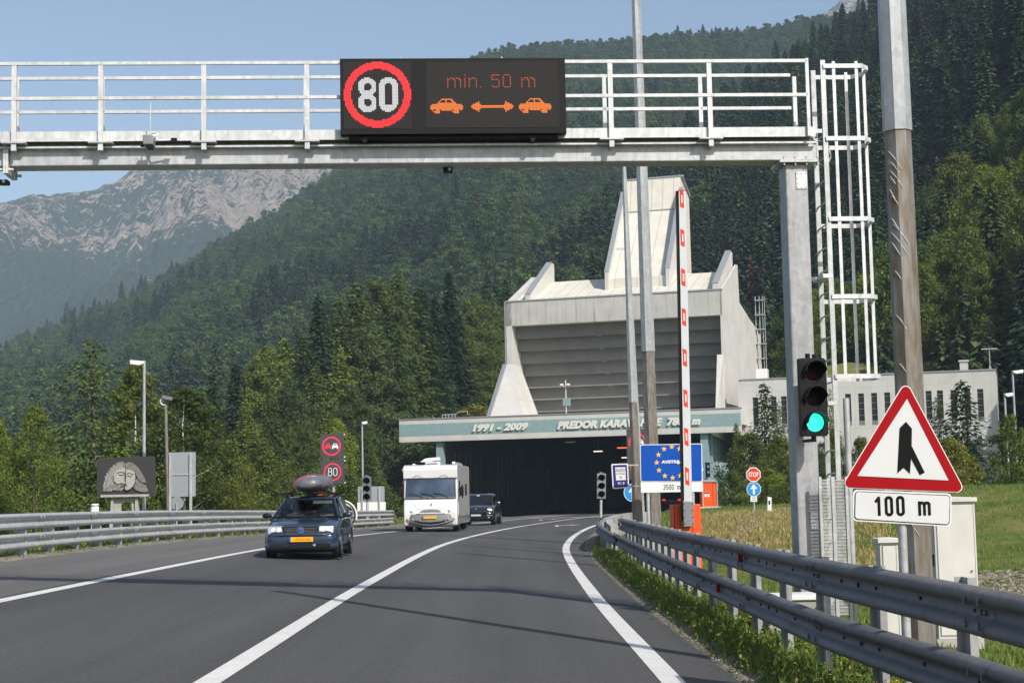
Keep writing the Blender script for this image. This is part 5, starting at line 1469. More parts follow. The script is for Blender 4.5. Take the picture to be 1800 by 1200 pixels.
# -- two-panel LED variable signs
def vms_pair(name, label, px0, px1, py0, py1, py2, py3, Y, base_px, seedtilt=0):
    F_ = Frame(Vector((P(base_px, 850, Y).x, Y, 0)), R(-2))
    t = thing(name, label, 'electronic sign', F_.o, R(-2))
    for (pa, pb, kind_) in ((py0, py1, 0), (py2, py3, 1)):
        off = 1 if kind_ else 0
        x0, z1 = F_.hit(px0 + off, pa); x1, z0 = F_.hit(px1 + off, pb)
        pn = MB().box(x0, x1, 0, .12, z0, z1).build('panel', MAT['vmsgrey'], t, .008)
        w_ = x1 - x0; cx, cz = (x0 + x1) / 2 - .02 * w_ + (.03 if kind_ else 0), (z0 + z1) / 2
        ringmesh('red_ring', cx, cz, .40 * w_ if not kind_ else .375 * w_, .33 * w_ if not kind_ else .31 * w_, -.004, MAT['ledred2'], t)
        if kind_ == 0:
            for sx, mt in ((-.145, 'ledred2'), (.155, 'white_lit')):
                c_ = cx + sx * w_; s_ = w_ * .13
                body = [(c_-s_, cz-s_*.9), (c_-s_*.55, cz-s_*.9), (c_-s_*.55, cz-s_*.55), (c_+s_*.55, cz-s_*.55), (c_+s_*.55, cz-s_*.9), (c_+s_, cz-s_*.9), (c_+s_, cz+s_*.1), (c_+s_*.7, cz+s_*.3), (c_+s_*.55, cz+s_*.85), (c_-s_*.55, cz+s_*.85), (c_-s_*.7, cz+s_*.3), (c_-s_, cz+s_*.1)]
                plate('car_symbol', body, -.006, MAT[mt], t, .003)
                plate('car_window', [(c_-s_*.5, cz+s_*.3), (c_+s_*.5, cz+s_*.3), (c_+s_*.4, cz+s_*.65), (c_-s_*.4, cz+s_*.65)], -.010, MAT['vmsgrey'], t, .003)
        else:
            h_ = w_ * .34; mb = MB()
            def loop(px_, pz, rx, rz):
                ringw = .022 * w_; n_ = 20
                pts = [(px_ + rx * math.copysign(abs(math.cos(2*math.pi*i/n_)) ** .7, math.cos(2*math.pi*i/n_)), pz + rz * math.copysign(abs(math.sin(2*math.pi*i/n_)) ** .7, math.sin(2*math.pi*i/n_))) for i in range(n_)]
                mb.tube([(p[0], -.008, p[1]) for p in pts + [pts[0]]], ringw / 1.6, 5)
            loop(cx - .11 * w_, cz + h_ * .24, .065 * w_, h_ * .22); loop(cx - .11 * w_, cz - h_ * .22, .075 * w_, h_ * .25)
            loop(cx + .11 * w_, cz, .08 * w_, h_ * .47)
            mb.build('led_digits', MAT['white_lit'], t)
        m2 = MB()
        for a in (x0 + .05, x1 - .05):
            for z in (z0 + .08, (z0 + z1) / 2, z1 - .08): m2.cyl((a, 0, z), (a, -.008, z), .013, n=6)
        m2.build('bolts', MAT['black'], t)
        m2 = MB()
        for z in (z0 + .03, z1 - .08): m2.box(x1 + .0, x1 + .05, .02, .1, z, z + .06)
        m2.build('hinge', MAT['white'], t)
    zp = z0
    MB().cyl((0, .22, -.6), (0, .22, z1 + .9), .07, n=12).build('post', MAT['galv'], t)
    return t
MAT['vmsgrey'] = simple('dark_grey_panel', (.055,.052,.055), .6, var=.04)
MAT['ledred2'] = emis('red_led_light', (.95,.03,.08), .62, (.3,.02,.03)); MAT['white_lit'] = emis('white_led_light', (.85,.86,.95), .66, (.3,.3,.3))
vms_pair('variable_sign', 'two stacked dark electronic signs, no overtaking above 80, behind the blue car', 562.5, 604.5, 762.5, 805, 808, 850, 75.5, 585)
vms_pair('variable_sign', 'two stacked dark electronic signs half hidden behind the masts and blue border sign', 1101, 1141, 754, 799, 800, 842, 64, 1121)

# -- round blue arrow sign behind the masts
def arrow_sign(label, px, py, Y, r, post_to, extra=None, name='direction_sign'):
    F_ = Frame(Vector((P(px, py, Y).x, Y, 0)), 0); u, z = F_.hit(px, py)
    t = thing(name, label, 'road sign', F_.o, 0)
    plate('rim', disc(u, z, r), 0, MAT['white'], t, .01); plate('blue_disc', disc(u, z, r * .93), -.004, MAT['skyblue'], t)
    ah = [(u - r*.14, z - r*.7), (u + r*.14, z - r*.7), (u + r*.14, z + r*.05), (u + r*.5, z + r*.05), (u, z + r*.75), (u - r*.5, z + r*.05), (u - r*.14, z + r*.05)]
    plate('arrow', ah, -.008, MAT['white'], t)
    return t, F_, u, z
t, F_, u, z = arrow_sign('round blue arrow sign half hidden behind the grey mast below the radio sign', 1112, 865.5, 60, .33, 0)
MB().cyl((u, .05, -.5), (u, .05, z), .035, n=10).build('post', MAT['galv'], t)
t, F_, u, z = arrow_sign('red STOP sign above a blue arrow disc in the grass', 1325, 859.5, 65, .29, 0, name='stop_sign')
t.name = 'stop_sign'
u2, z2 = F_.hit(1324.5, 833.5)
octo = [(u2 + .31 * math.cos(R(22.5 + 45*i)), z2 + .31 * math.sin(R(22.5 + 45*i))) for i in range(8)]; octi = [(u2 + .275 * math.cos(R(22.5 + 45*i)), z2 + .275 * math.sin(R(22.5 + 45*i))) for i in range(8)]
plate('octagon', octo, 0, MAT['white'], t, .01); plate('red_octagon', octi, -.004, MAT['signred'], t); txt('STOP', u2, z2, .40, .19, -.009, MAT['white'], t, .02)
u3, z3 = F_.hit(1325, 876.5); plate('small_plate', quadr([(u3-.13, z3+.11), (u3+.13, z3+.11), (u3+.13, z3-.11), (u3-.13, z3-.11)], .02), 0, MAT['white'], t, .01)
m2 = MB(); 
for i in range(3): m2.box(u3 - .09, u3 + .09, -.004, -.001, z3 + .05 - i * .05, z3 + .065 - i * .05)
m2.build('plate_text', MAT['greytxt'], t)
MB().cyl((u, .05, ground(F_.o.x, 65) - .3), (u, .05, z2), .033, n=10).build('post', MAT['galv'], t)

# -- small dark signals beside the orange booth
x = X(1246, 100); t = thing('small_signal', 'small dark signal head mounted beside the teal wing wall', 'signal', (x, 100, 0))
za, zb_ = Z(1246, 838, 100), Z(1246, 812, 100)
MB().box(-.14, .14, 0, .2, za, zb_).build('housing', MAT['black'], t, .02)
for i in range(2): MB().cyl((0.02, -.01, za + .3 + i * .35), (.02, -.06, za + .3 + i * .35), .08, n=14).build('lens', MAT['steel_grey'], t)
MB().cyl((0, .1, -.3), (0, .1, za), .04, n=8).build('post', MAT['galv'], t)
x = X(1236, 84); t = thing('parking_sign', 'small blue sign peeking out right of the border sign', 'road sign', (x, 84, 0))
za, zb_ = Z(1236, 831, 84), Z(1236, 818, 84); MB().box(-.12, .12, 0, .02, za, zb_).build('blue_plate', MAT['skyblue'], t, .005)
MB().box(-.03, .05, -.006, -.002, za + .1, zb_ - .1).build('symbol', MAT['white'], t); MB().cyl((0, .05, -.3), (0, .05, zb_), .03, n=8).build('post', MAT['galv'], t)

# -- orange emergency booth
Yo = 86; x0, x1 = X(1233, Yo), X(1262, Yo); z0 = ground((x0+x1)/2, Yo); za = Z(1247, 846, Yo)
t = thing('emergency_booth', 'bright orange emergency phone booth with a grey corner frame beside the teal wing wall', 'phone booth', (x0, Yo, z0 - .02)); h = za - z0; W = x1 - x0
MB().box(-.08, W + .12, -.08, 1.0, -.2, .10).build('plinth', MAT['conc'], t)
MB().box(.02, W * .70, 0, .9, .10, h).build('door', MAT['orange'], t, .01); MB().box(W * .72, W * .94, .02, .9, .10, h).build('side_panel', MAT['orange'], t, .01)
MB().box(W * .94, W, -.02, .92, .10, h + .02).build('corner_frame', MAT['coping'], t)
MB().prism([(-.05, h + .001), (W + .05, h + .001), (W * .8, h + .13), (W * .15, h + .13)], -.06, 1.0, 'y').build('roof', MAT['coping'], t)
MB().box(W * .15, W * .5, -.03, -.002, h * .60, h * .64).build('handle', MAT['steel_grey'], t)
for a in (.2, .38): MB().box(W * a, W * (a + .12), -.008, -.002, h * .44, h * .55).build('notice', MAT['white'], t)

# -- traffic lights at the tunnel approach
x = X(1057, 62); z = Z(1059, 876, 62)
tt_ = traffic_light('traffic_light', 'unlit grey traffic light leaning slightly behind the curved guardrail', (x, 62, z), R(4), False, MAT['offgreen'] if 'offgreen' in MAT else MAT['steel_grey'], 1.02, z + .8)
tt_.rotation_euler = (0, R(2), R(4))
x = X(645, 83); z = Z(645, 880, 83)
traffic_light('traffic_light', 'unlit grey traffic light in front of the grey sign back on the left', (x, 83, z), R(-5), False, MAT['steel_grey'], 1.32, z / 1.32 + .3)

# -- signs seen from behind
def sign_back(label, px0, px1, py0, py1, Y, posts, ribs, mat, low=None):
    x0, x1 = X(px0, Y, py0), X(px1, Y, py1); z1, z0 = Z(px0, py0, Y), Z(px0, py1, Y)
    cx = (x0 + x1) / 2; g0 = ground(cx, Y)
    t = thing('road_sign', label, 'road sign', (cx, Y, 0))
    q = insetri([(x0-cx, z0), (x1-cx, z0), (x1-cx, z1), (x0-cx, z1)], .05); plate('panel', q, 0, mat, t, .02)
    for p in posts: x = X(p, Y) - cx; MB().box(x - .04, x + .04, -.09, -.002, g0 - .3, z1 - .03).build('post', MAT['galv'], t)
    for r_ in ribs: z = Z(px0, r_, Y); MB().box(x0 - cx + .03, x1 - cx - .03, -.03, -.002, z - .02, z + .02).build('rib', MAT['galv'], t)
    if low:
        z2 = Z(px0, low, Y); plate('lower_panel', insetri([(x0-cx - .04, z2), (x1-cx + .06, z2), (x1-cx + .06, z0 - .01), (x0-cx - .04, z0 - .01)], .03), .0, MAT['white'], t, .02)
    return t
MAT['signback'] = simple('grey_sign_back', (.33,.36,.39), .5, .3, var=.04)
sign_back('tall grey back of a road sign on two posts right of the stone relief', 295, 344, 795, 873, 56, (300, 336), (834,), MAT['signback'])
sign_back('wide grey back of a road sign with pale lower plate behind the left traffic light', 629, 676, 855, 882, 87, (637, 667), (), MAT['signback'], 901)
x = X(311, 58); t = thing('road_sign', 'small round grey sign back below the tall grey sign back', 'road sign', (x, 58, 0)); z = Z(311, 884, 58)
plate('disc', disc(0, z, .24, 28), 0, MAT['signback'], t, .01); MB().cyl((0, -.04, 0), (0, -.04, z), .03, n=8).build('post', MAT['galv'], t)

# -- stone relief
Yq = 54; bx0, bz0 = X(170, Yq), Z(170, 873, Yq); bx1 = X(272, Yq); W = bx1 - bx0; S_ = W / 1.0
MAT['slate'] = simple('dark_slate', (.032,.032,.034), .8, var=.1); MAT['relief'] = simple('carved_grey_stone', (.36,.35,.32), .85, var=.15, scale=10, bump=.3); MAT['relief2'] = simple('rough_carved_stone', (.17,.165,.15), .9, var=.35, scale=14, bump=.6)
t = thing('stone_relief', 'dark slab with a carved grey relief of two faces pressed together, on a stone stand', 'sculpture', (bx0, Yq, bz0), R(2))
H = Z(170, 805, Yq) - bz0
def rz(p): return (p[0] * W / 880, p[1] * W / 880)
def sc2(pts): return [rz((x_ - 165, 795 - y_)) for x_, y_ in pts]
MB().prism([(0, 0), (W, .02), (W * .995, H + .03), (0, H)], 0, .10, 'y').build('slab', MAT['slate'], t, .01)
MB().prism(sc2([(260,715),(262,640),(290,520),(330,430),(400,340),(480,275),(560,262),(600,300),(600,360),(520,370),(450,420),(425,500),(430,560),(470,630),(540,590),(600,620),(600,660),(540,705),(440,700),(350,712)]), -.045, -.002, 'y').build('beard_and_hair', MAT['relief2'], t)
MB().prism(sc2([(595,360),(560,370),(480,400),(425,470),(432,560),(480,612),(540,590),(600,612),(600,500)]), -.085, -.045, 'y').build('man_face', MAT['relief'], t, .012)
MB().prism(sc2([(602,300),(640,275),(700,290),(780,350),(840,440),(910,570),(905,600),(850,590),(790,540),(745,440),(690,400),(602,370)]), -.075, -.002, 'y').build('woman_hair', MAT['relief2'], t, .01)
MB().prism(sc2([(755,520),(800,560),(850,600),(910,640),(945,720),(900,740),(820,730),(750,700),(720,660),(750,600)]), -.055, -.002, 'y').build('hair_lock', MAT['relief2'], t, .01)
MB().prism(sc2([(605,380),(680,395),(735,430),(752,490),(748,580),(720,640),(670,690),(625,705),(600,690),(600,640),(618,610),(604,580),(612,520)]), -.11, -.05, 'y').build('woman_face', MAT['relief'], t, .012)
mb = MB(); rq = random.Random(4)
for i in range(26):
    a = R(100 + i * 3.2); r0_, r1_ = 210 + rq.uniform(-20, 20), 330 + rq.uniform(-30, 10); cx_, cy_ = 600, 600
    p = sc2([(cx_ + r0_ * math.cos(a), cy_ - r0_ * math.sin(a)), (cx_ + r1_ * math.cos(a), cy_ - r1_ * math.sin(a))]); 
    if min(p[1][0], p[0][0]) > .1: mb.tube([(p[0][0], -.048, p[0][1]), (p[1][0], -.048, p[1][1])], .012, 5)
for i in range(40):
    x_ = 275 + rq.random() * 300; y_ = 560 + rq.random() * 120; p = sc2([(x_, y_), (x_ - 12, y_ + 40)]); mb.tube([(p[0][0], -.047, p[0][1]), (p[1][0], -.047, p[1][1])], .010, 5)
o = mb.build('strands', MAT['relief'], t); o['kind'] = 'stuff'
mb = MB()
for pts, yy in (([(470,445),(530,425),(595,440)], -.088), ([(620,460),(660,445),(720,465)], -.112), ([(635,485),(680,500),(715,480)], -.112), ([(500,465),(550,478),(590,465)], -.088), ([(606,420),(600,500),(610,570)], -.112), ([(540,632),(600,628)], -.09), ([(602,640),(640,632)], -.112)):
    p = sc2(pts); mb.tube([(a[0], yy, a[1]) for a in p], .012, 6)
o = mb.build('features', MAT['slate'], t)
MB().box(W * .09, W * .90, -.25, .3, -.02, .06).build('shelf', MAT['relief'], t, .01)
gz = ground(bx0 + W / 2, Yq) - bz0 - .3
mb = MB()
def leg(x_a, x_b, flare):
    return [(x_a - flare, gz), (x_b + flare * .3, gz), (x_b, -.02), (x_a, -.02)]
MB().prism([(W*.26 - .10, gz), (W*.26, -.02), (W*.30, -.02), (W*.30, gz)], -.12, .1, 'y').build('leg', MAT['relief'], t)
MB().prism([(W*.67 - .02, gz), (W*.67, -.02), (W*.71, -.02), (W*.71 + .10, gz)], -.12, .1, 'y').build('leg', MAT['relief'], t)
arch = [(W*.30, gz), (W*.30, -.05), (W*.67, -.05), (W*.67, gz), (W*.60, gz)] + [(W*(.51 + .09*math.cos(R(a))), -.30 + (.12)*math.sin(R(a))) for a in range(0, 181, 20)] + [(W*.42, gz)]
MB().prism(arch, -.02, .06, 'y').build('arch_panel', MAT['relief'], t)
# bollard
x = X(167, 50); z = Z(167, 885, 50); t = thing('bollard', 'stout white cylindrical bollard behind the left guardrail near the stone relief', 'bollard', (x, 50, 0))
MB().lathe([(.12, 0), (.12, z - .02), (.105, z), (.001, z)], n=20).build('body', MAT['white'], t); MB().lathe([(.123, z - .08), (.123, z - .04)], n=20).build('band', MAT['steel_grey'], t)
# delineator post
def delineator(px, py0, py1, Y, label):
    x = X(px, Y); g0 = ground(x, Y) - .3; z = max(Z(px, py0, Y), ground(x, Y) + .6)
    t = thing('delineator_post', label, 'marker post', (x, Y, 0)); MB().prism([(-.09, g0), (.05, g0), (.09, z - .03), (-.05, z)], -.03, .03, 'y').build('post', MAT['white'], t)
    MB().box(-.03, .035, -.036, -.031, z - .28, z - .14).build('reflector', MAT['signblack'], t)
delineator(1352, 893, 905, 58, 'white plastic marker post in the grass right of the STOP sign')

# -- cabinets behind the right guardrail
def cabinet(label, px0, px1, py0, Y, zg, d, side=None, yaw=0.0, louvre=False):
    x0, x1 = X(px0, Y, 950), X(px1, Y, 950); z = Z(px0, py0, Y)
    t = thing('utility_cabinet', label, 'cabinet', (x0, Y, zg), yaw); w_ = (x1 - x0); h = z - zg
    MB().box(-.03, w_ + .03, -.03, d + .03, -.2, .14).build('plinth', MAT['concstub'], t)
    MB().box(0, w_, 0, d, .14, h - .05).build('body', MAT['offwhite'], t, .006)
    MB().prism([(-.025, h - .05), (w_ + .025, h - .05), (w_ + .025, h), (w_ * .5, h + .012), (-.025, h)], -.03, d + .03, 'y').build('lid', MAT['offwhite'], t, .006)
    MB().box(.03, w_ - .03, -.008, -.001, .18, h - .08).build('door', MAT['offwhite'], t, .004)
    MB().box(-.012, -.001, .06, .10, h * .55, h * .63).build('handle', MAT['black'], t)
    mb = MB(); mb.box(.022, w_ - .022, -.0095, -.0085, .172, .176); mb.box(.022, .026, -.0095, -.0085, .172, h - .075); mb.box(w_ - .026, w_ - .022, -.0095, -.0085, .172, h - .075); mb.box(.022, w_ - .022, -.0095, -.0085, h - .079, h - .075)
    mb.build('door_seam', MAT['black'], t)
    if w_ > .3:
        for i in range(5): MB().box(w_ * .25, w_ * .75, -.0125, -.009, .26 + i * .03, .272 + i * .03).build('vent', MAT['steel_grey'], t)
    MB().cyl((w_ * .86, -.009, h * .52), (w_ * .86, -.025, h * .52), .012, n=10).build('lock', MAT['steel_grey'], t)
    return t
cabinet('tall off-white utility cabinet behind the thick rusty lamp post', 1643, 1716, 875, 18.7, -.36, .45)
cabinet('narrow beige utility cabinet between the mesh screen and the warning sign post', 1546, 1578, 946, 17.6, -.36, .22)
t = thing('cable_chamber', 'low white box half hidden behind the guardrail posts in front of the gantry column', 'cable box', (X(1345, 18.6), 18.6, -.34))
MB().box(0, .62, 0, .5, 0, .60).build('body', MAT['concstub'], t, .01); MB().box(-.03, .65, -.03, .53, .60, .66).build('lid', MAT['white'], t, .01)
# ================================================================= VEHICLES (local: front faces -y, x to the right of the photo, z up)
def paint(name, c, rough=.25):
    k = NM(name); k.set(lin(c), rough, .0, .5); k.b.inputs['Coat Weight'].default_value = .8; k.b.inputs['Coat Roughness'].default_value = .04
    k.l.new(k.mixc(k.ramp(k.noise(3, 4), [(.35, 0.0), (.75, .03)]), tuple(lin(c)), (.25,.23,.2)), k.b.inputs['Base Color']); return k.m
def glassm(name, tint, alpha):
    k = NM(name); k.set((.01,.012,.014), .05); tr = k.new('ShaderNodeBsdfTransparent'); tr.inputs[0].default_value = (*tint, 1)
    gl = k.new('ShaderNodeBsdfGlossy'); gl.inputs['Roughness'].default_value = .03; fr = k.new('ShaderNodeFresnel'); fr.inputs[0].default_value = 1.5
    ms = k.new('ShaderNodeMixShader'); k.l.new(fr.outputs[0], ms.inputs[0]); k.l.new(tr.outputs[0], ms.inputs[1]); k.l.new(gl.outputs[0], ms.inputs[2]); k.l.new(ms.outputs[0], k.n['Material Output'].inputs[0]); return k.m
MAT['bluecar'] = paint('dark_blue_car_paint', (.011,.027,.054)); MAT['blackcar'] = paint('black_car_paint', (.006,.007,.012)); MAT['camper'] = paint('white_camper_paint', (.74,.74,.72), .35)
MAT['cgreysk'] = paint('grey_camper_bumper', (.20,.205,.21), .4)
MAT['carglass'] = glassm('windscreen_glass', (.45,.50,.50), .5); MAT['darkglass'] = simple('tinted_glass', (.010,.012,.016), .06, var=0)
MAT['chrome'] = simple('chrome', (.65,.65,.66), .12, 1.0, var=0); MAT['rim'] = simple('alloy_rim', (.50,.51,.52), .3, .7, var=.05)
MAT['beam_on'] = emis('lit_headlight', (1,.86,.70), .9, (.5,.5,.48)); MAT['lens'] = simple('headlight_lens', (.50,.52,.54), .12, .3, var=.1, scale=20)
MAT['numplate'] = simple('yellow_number_plate', (.78,.42,.01), .4, var=.02); MAT['indic'] = simple('amber_lens', (.7,.13,.01), .2)
MAT['seat'] = simple('dark_seat', (.03,.03,.033), .8); MAT['skin'] = simple('skin', (.45,.25,.17), .6, var=.08); MAT['shirtd'] = simple('dark_shirt', (.04,.05,.08), .8); MAT['shirtg'] = simple('grey_shirt', (.20,.20,.21), .8)
MAT['hair'] = simple('brown_hair', (.04,.025,.015), .8); MAT['cover'] = simple('grey_tarpaulin', (.13,.13,.145), .38, var=.25, scale=4, bump=.3, bscale=9)

def wheel(par, x, y, r, wd, out, rimm, spokes=5, name='wheel'):
    """out=+1: outer face toward +x"""
    mb = MB(); s = out
    mb.lathe([(r*.62, -wd/2*.96), (r*.92, -wd/2), (r, -wd*.36), (r, wd*.36), (r*.92, wd/2), (r*.62, wd/2*.96)], (0,0,0), 'x', 28)
    mb.lathe([(r*.62, -wd/2*.96), (r*.60, 0)], (0,0,0), 'x', 28)
    o = mb.build(name, MAT['rubber'], par); o.location = (x, y, r)
    m2 = MB(); e = s * wd * .46
    m2.lathe([(r*.66, e), (r*.60, e - s*.012), (r*.57, e - s*.06)][::1], (0,0,0), 'x', 28)
    for i in range(spokes):
        a = 2*math.pi*i/spokes + .3; m2.bar((e - s*.02, 0, 0), (e - s*.02, math.cos(a)*r*.60, math.sin(a)*r*.60), r*.17, .03)
    m2.lathe([(r*.16, e - s*.04), (r*.15, e), (.001, e + s*.004)], (0,0,0), 'x', 14)
    m2.build('rim', rimm, o)
    m3 = MB(); m3.lathe([(r*.58, e - s*.07), (.001, e - s*.07)], (0,0,0), 'x', 20); m3.build('brake_disc', MAT['black'], o)
    return o
def person(label, loc, s=1.0, shirt='shirtd', arm=None, par=None, faceyaw=0):
    """seated figure facing -y grown with a skin modifier; hair a child"""
    V = [(0,0,0),(0,.02,.22),(0,.03,.42),(0,.0,.53),(0,-.03,.64),(0,-.035,.74)]
    rad = [.15,.15,.15,.06,.09,.07]; E = [(0,1),(1,2),(2,3),(3,4),(4,5)]
    for sx in (-1, 1):
        b = len(V); hx, hy, hz = (arm or (.18, -.42, .30)); hx *= sx
        V += [(.19*sx,.02,.43),(.27*sx,-.10,.20),(hx,hy,hz)]; rad += [.07,.05,.035]; E += [(2,b),(b,b+1),(b+1,b+2)]
        for k_ in range(4):
            c = len(V); V += [(hx + (k_-1.5)*.018, hy - .05, hz + .02), (hx + (k_-1.5)*.02, hy - .08, hz - .0)]; rad += [.011,.009]; E += [(b+2,c),(c,c+1)]
        c = len(V); V += [(hx - sx*.045, hy - .02, hz + .03)]; rad += [.012]; E += [(b+2,c)]
        b = len(V); V += [(.10*sx,-.05,-.02),(.13*sx,-.42,.02),(.13*sx,-.55,-.35)]; rad += [.09,.07,.05]; E += [(0,b),(b,b+1),(b+1,b+2)]
    me = bpy.data.meshes.new('person'); me.from_pydata(V, E, []); o = bpy.data.objects.new('person', me); COL.objects.link(o)
    md = o.modifiers.new('skin', 'SKIN'); sk = me.skin_vertices[0].data if me.skin_vertices else None
    if sk is None:
        bm = bmesh.new(); bm.from_mesh(me); bm.verts.layers.skin.verify(); bm.to_mesh(me); bm.free(); sk = me.skin_vertices[0].data
    for i, r_ in enumerate(rad): sk[i].radius = (r_, r_ * (.72 if i < 3 else 1))
    sk[0].use_root = True
    o.modifiers.new('sub', 'SUBSURF').levels = 1; o.modifiers['sub'].render_levels = 1
    me.materials.append(MAT['skin']); o.location = loc; o.scale = (s, s, s); tag(o, label, 'person')
    MB().lathe([(.05, .50), (.14, .46), (.20, .40), (.20, .2), (.18, .0), (.001, -.02)], n=16).build('shirt', MAT[shirt], o)
    MB().ball((0, .015, .76), (.085, .10, .085), 14, 8).build('hair', MAT['hair'], o)
    m = MB()
    for sx in (-1, 1): m.ball((.033*sx, -.115, .70), (.012, .008, .009), 8, 5)
    m.ball((0, -.128, .675), (.012, .018, .016), 8, 5)
    m.build('face', MAT['skin'], o)
    return o

def loft(name, mat, par, stations, half, sub=2):
    """stations: list of (y, [(x,z)...]) half profiles from bottom centre to top centre; mirrored in x"""
    mb = MB(); vs = []; n = len(stations[0][1]); m = 2 * n - 2
    for y, pr in stations:
        ring = [(x, z) for x, z in pr] + [(-x, z) for x, z in pr[-2:0:-1]]
        vs += [(x, y, z) for x, z in ring]
    fs = [(i*m+k, i*m+(k+1) % m, (i+1)*m+(k+1) % m, (i+1)*m+k) for i in range(len(stations)-1) for k in range(m)]
    fs += [tuple(range(m))[::-1], tuple(range((len(stations)-1)*m, len(stations)*m))]
    mb.add(vs, fs, True); return mb.build(name, mat, par, sub=sub)

# ---------------------------------------------------------------- dark blue estate car
def place(px, Y, yaw):
    x = X(px, Y, 930); z = roadz(x, Y); return Vector((x, Y, z + .005))
lo_ = place(528, 35.2, 0)
CY, CS = R(.8), .945
car = thing('estate_car', 'dark blue estate car with lit headlights and a covered load on its roof rack', 'car', lo_, CY); car.scale = (CS,) * 3
def prof(w, zb, zs, zt, c=.06):     # half profile: bottom, sill, side, shoulder, top
    return [(0, zb), (w-.16, zb), (w-.03, zb+.04), (w, zb+.18), (w, (zb+zs)/2+.08), (w-.015, zs-.06), (w-.05, zs), (w*.55, zt), (0, zt+c*.4)]
ST = [(0.0, prof(.62,.27,.50,.54,0)), (.04, prof(.74,.22,.58,.63,0)), (.14, prof(.80,.20,.66,.735,.01)), (.30, prof(.845,.19,.72,.80,.02)), (.62, prof(.865,.20,.80,.875,.03)), (1.0, prof(.868,.21,.88,.935,.03)),
      (1.30, prof(.868,.21,.93,.98,.02)), (1.55, prof(.868,.21,.94,.95,.0)), (3.6, prof(.868,.22,.96,.97,0)), (4.15, prof(.85,.24,.96,.98,0)), (4.36, prof(.82,.28,.90,.95,0)), (4.42, prof(.74,.32,.80,.85,0))]
loft('body', MAT['bluecar'], car, ST, None, 2)
# roof and pillars
RP = [(1.98,.50,1.375),(2.2,.60,1.425),(2.7,.62,1.455),(3.4,.60,1.44),(3.95,.56,1.39),(4.10,.5,1.35)]
mb = MB(); vs = []
for y, hw, z in RP: vs += [(-hw, y, z-.05), (-hw+.06, y, z), (0, y, z+.025), (hw-.06, y, z), (hw, y, z-.05), (0, y, z-.05)]
fs = [(i*6+k, i*6+k+1, (i+1)*6+k+1, (i+1)*6+k) for i in range(5) for k in range(4)] + [(0,1,2,3,4,5)[::-1], (30,31,32,33,34,35)] + [(i*6+4, i*6+5, (i+1)*6+5, (i+1)*6+4) for i in range(5)] + [(i*6+5, i*6, (i+1)*6, (i+1)*6+5) for i in range(5)]
mb.add(vs, [f[::-1] for f in fs], True); mb.build('roof', MAT['bluecar'], car)
for s in (-1, 1):
    mb = MB(); mb.tube([(s*.775, 1.18, .95), (s*.67, 1.62, 1.20), (s*.575, 2.02, 1.385)], [.035,.03,.03], 8)
    mb.tube([(s*.575, 2.02, 1.385), (s*.62, 2.6, 1.42), (s*.60, 3.4, 1.40), (s*.55, 4.0, 1.36), (s*.70, 4.3, .98)], .03, 8)
    mb.tube([(s*.80, 2.45, .95), (s*.625, 2.5, 1.40)], .03, 8); mb.tube([(s*.80, 3.5, .95), (s*.60, 3.45, 1.39)], .03, 8); mb.build('pillar', MAT['bluecar'], car)
WS = [(-.765, 1.16, .965), (.765, 1.16, .965), (.565, 2.0, 1.372), (-.565, 2.0, 1.372)]
mb = MB(); vs = []
for i in range(7):
    for j in range(5):
        a = Vector(WS[0]).lerp(Vector(WS[1]), i/6); b = Vector(WS[3]).lerp(Vector(WS[2]), i/6); p = a.lerp(b, j/4); p.y -= .10 * (1 - ((i-3)/3)**2); p.z += .03 * math.sin(math.pi*j/4); vs.append(p)
mb.add(vs, [(i*5+j, (i+1)*5+j, (i+1)*5+j+1, i*5+j+1) for i in range(6) for j in range(4)], True); mb.build('windscreen', MAT['carglass'], car)
for s in (-1, 1):
    for ya, yb, za, zb_ in ((1.45, 2.45, 1.10, 1.40), (2.5, 3.45, 1.40, 1.39), (3.5, 4.15, 1.38, 1.33)):
        mb = MB(); mb.add([(s*.80, ya, .95), (s*.80, yb, .95), (s*(.61 if yb < 4 else .66), yb, zb_), (s*(.69 if ya < 2 else .61), ya, za)], [(0,1,2,3)]); mb.build('side_window', MAT['carglass'] if ya < 2 else MAT['darkglass'], car)
mb = MB(); mb.add([(-.70, 4.30, .97), (.70, 4.30, .97), (.52, 4.05, 1.34), (-.52, 4.05, 1.34)], [(0,1,2,3)]); mb.build('rear_window', MAT['darkglass'], car)
# interior
mb = MB(); mb.box(-.74, .74, 1.25, 1.62, .86, .965); mb.build('dashboard', MAT['black'], car, .02)
for s in (-1, 1): mb = MB(); mb.box(s*.36-.23, s*.36+.23, 2.45, 2.62, .55, 1.14); mb.box(s*.36-.13, s*.36+.13, 2.47, 2.58, 1.14, 1.32); mb.build('seat', MAT['seat'], car, .04)
mb = MB(); mb.box(-.68, .68, 3.2, 3.35, .55, 1.15); mb.build('rear_seat', MAT['seat'], car, .04)
mb = MB(); mb.lathe([(.165, -.012), (.185, 0), (.165, .012), (.15, 0), (.165, -.012)], (.36, 1.85, 1.0), 'y', 20); mb.build('steering_wheel', MAT['black'], car)
mb = MB(); mb.box(.05, .55, 1.92, 1.935, 1.27, 1.34); mb.build('sun_visor', MAT['offwhite'], car); mb = MB(); mb.box(-.10, .10, 1.86, 1.88, 1.30, 1.36); mb.build('inside_mirror', MAT['black'], car)
mb = MB(); mb.box(.33, .63, 1.22, 1.23, .98, 1.01); mb.build('paper', MAT['white'], car); 
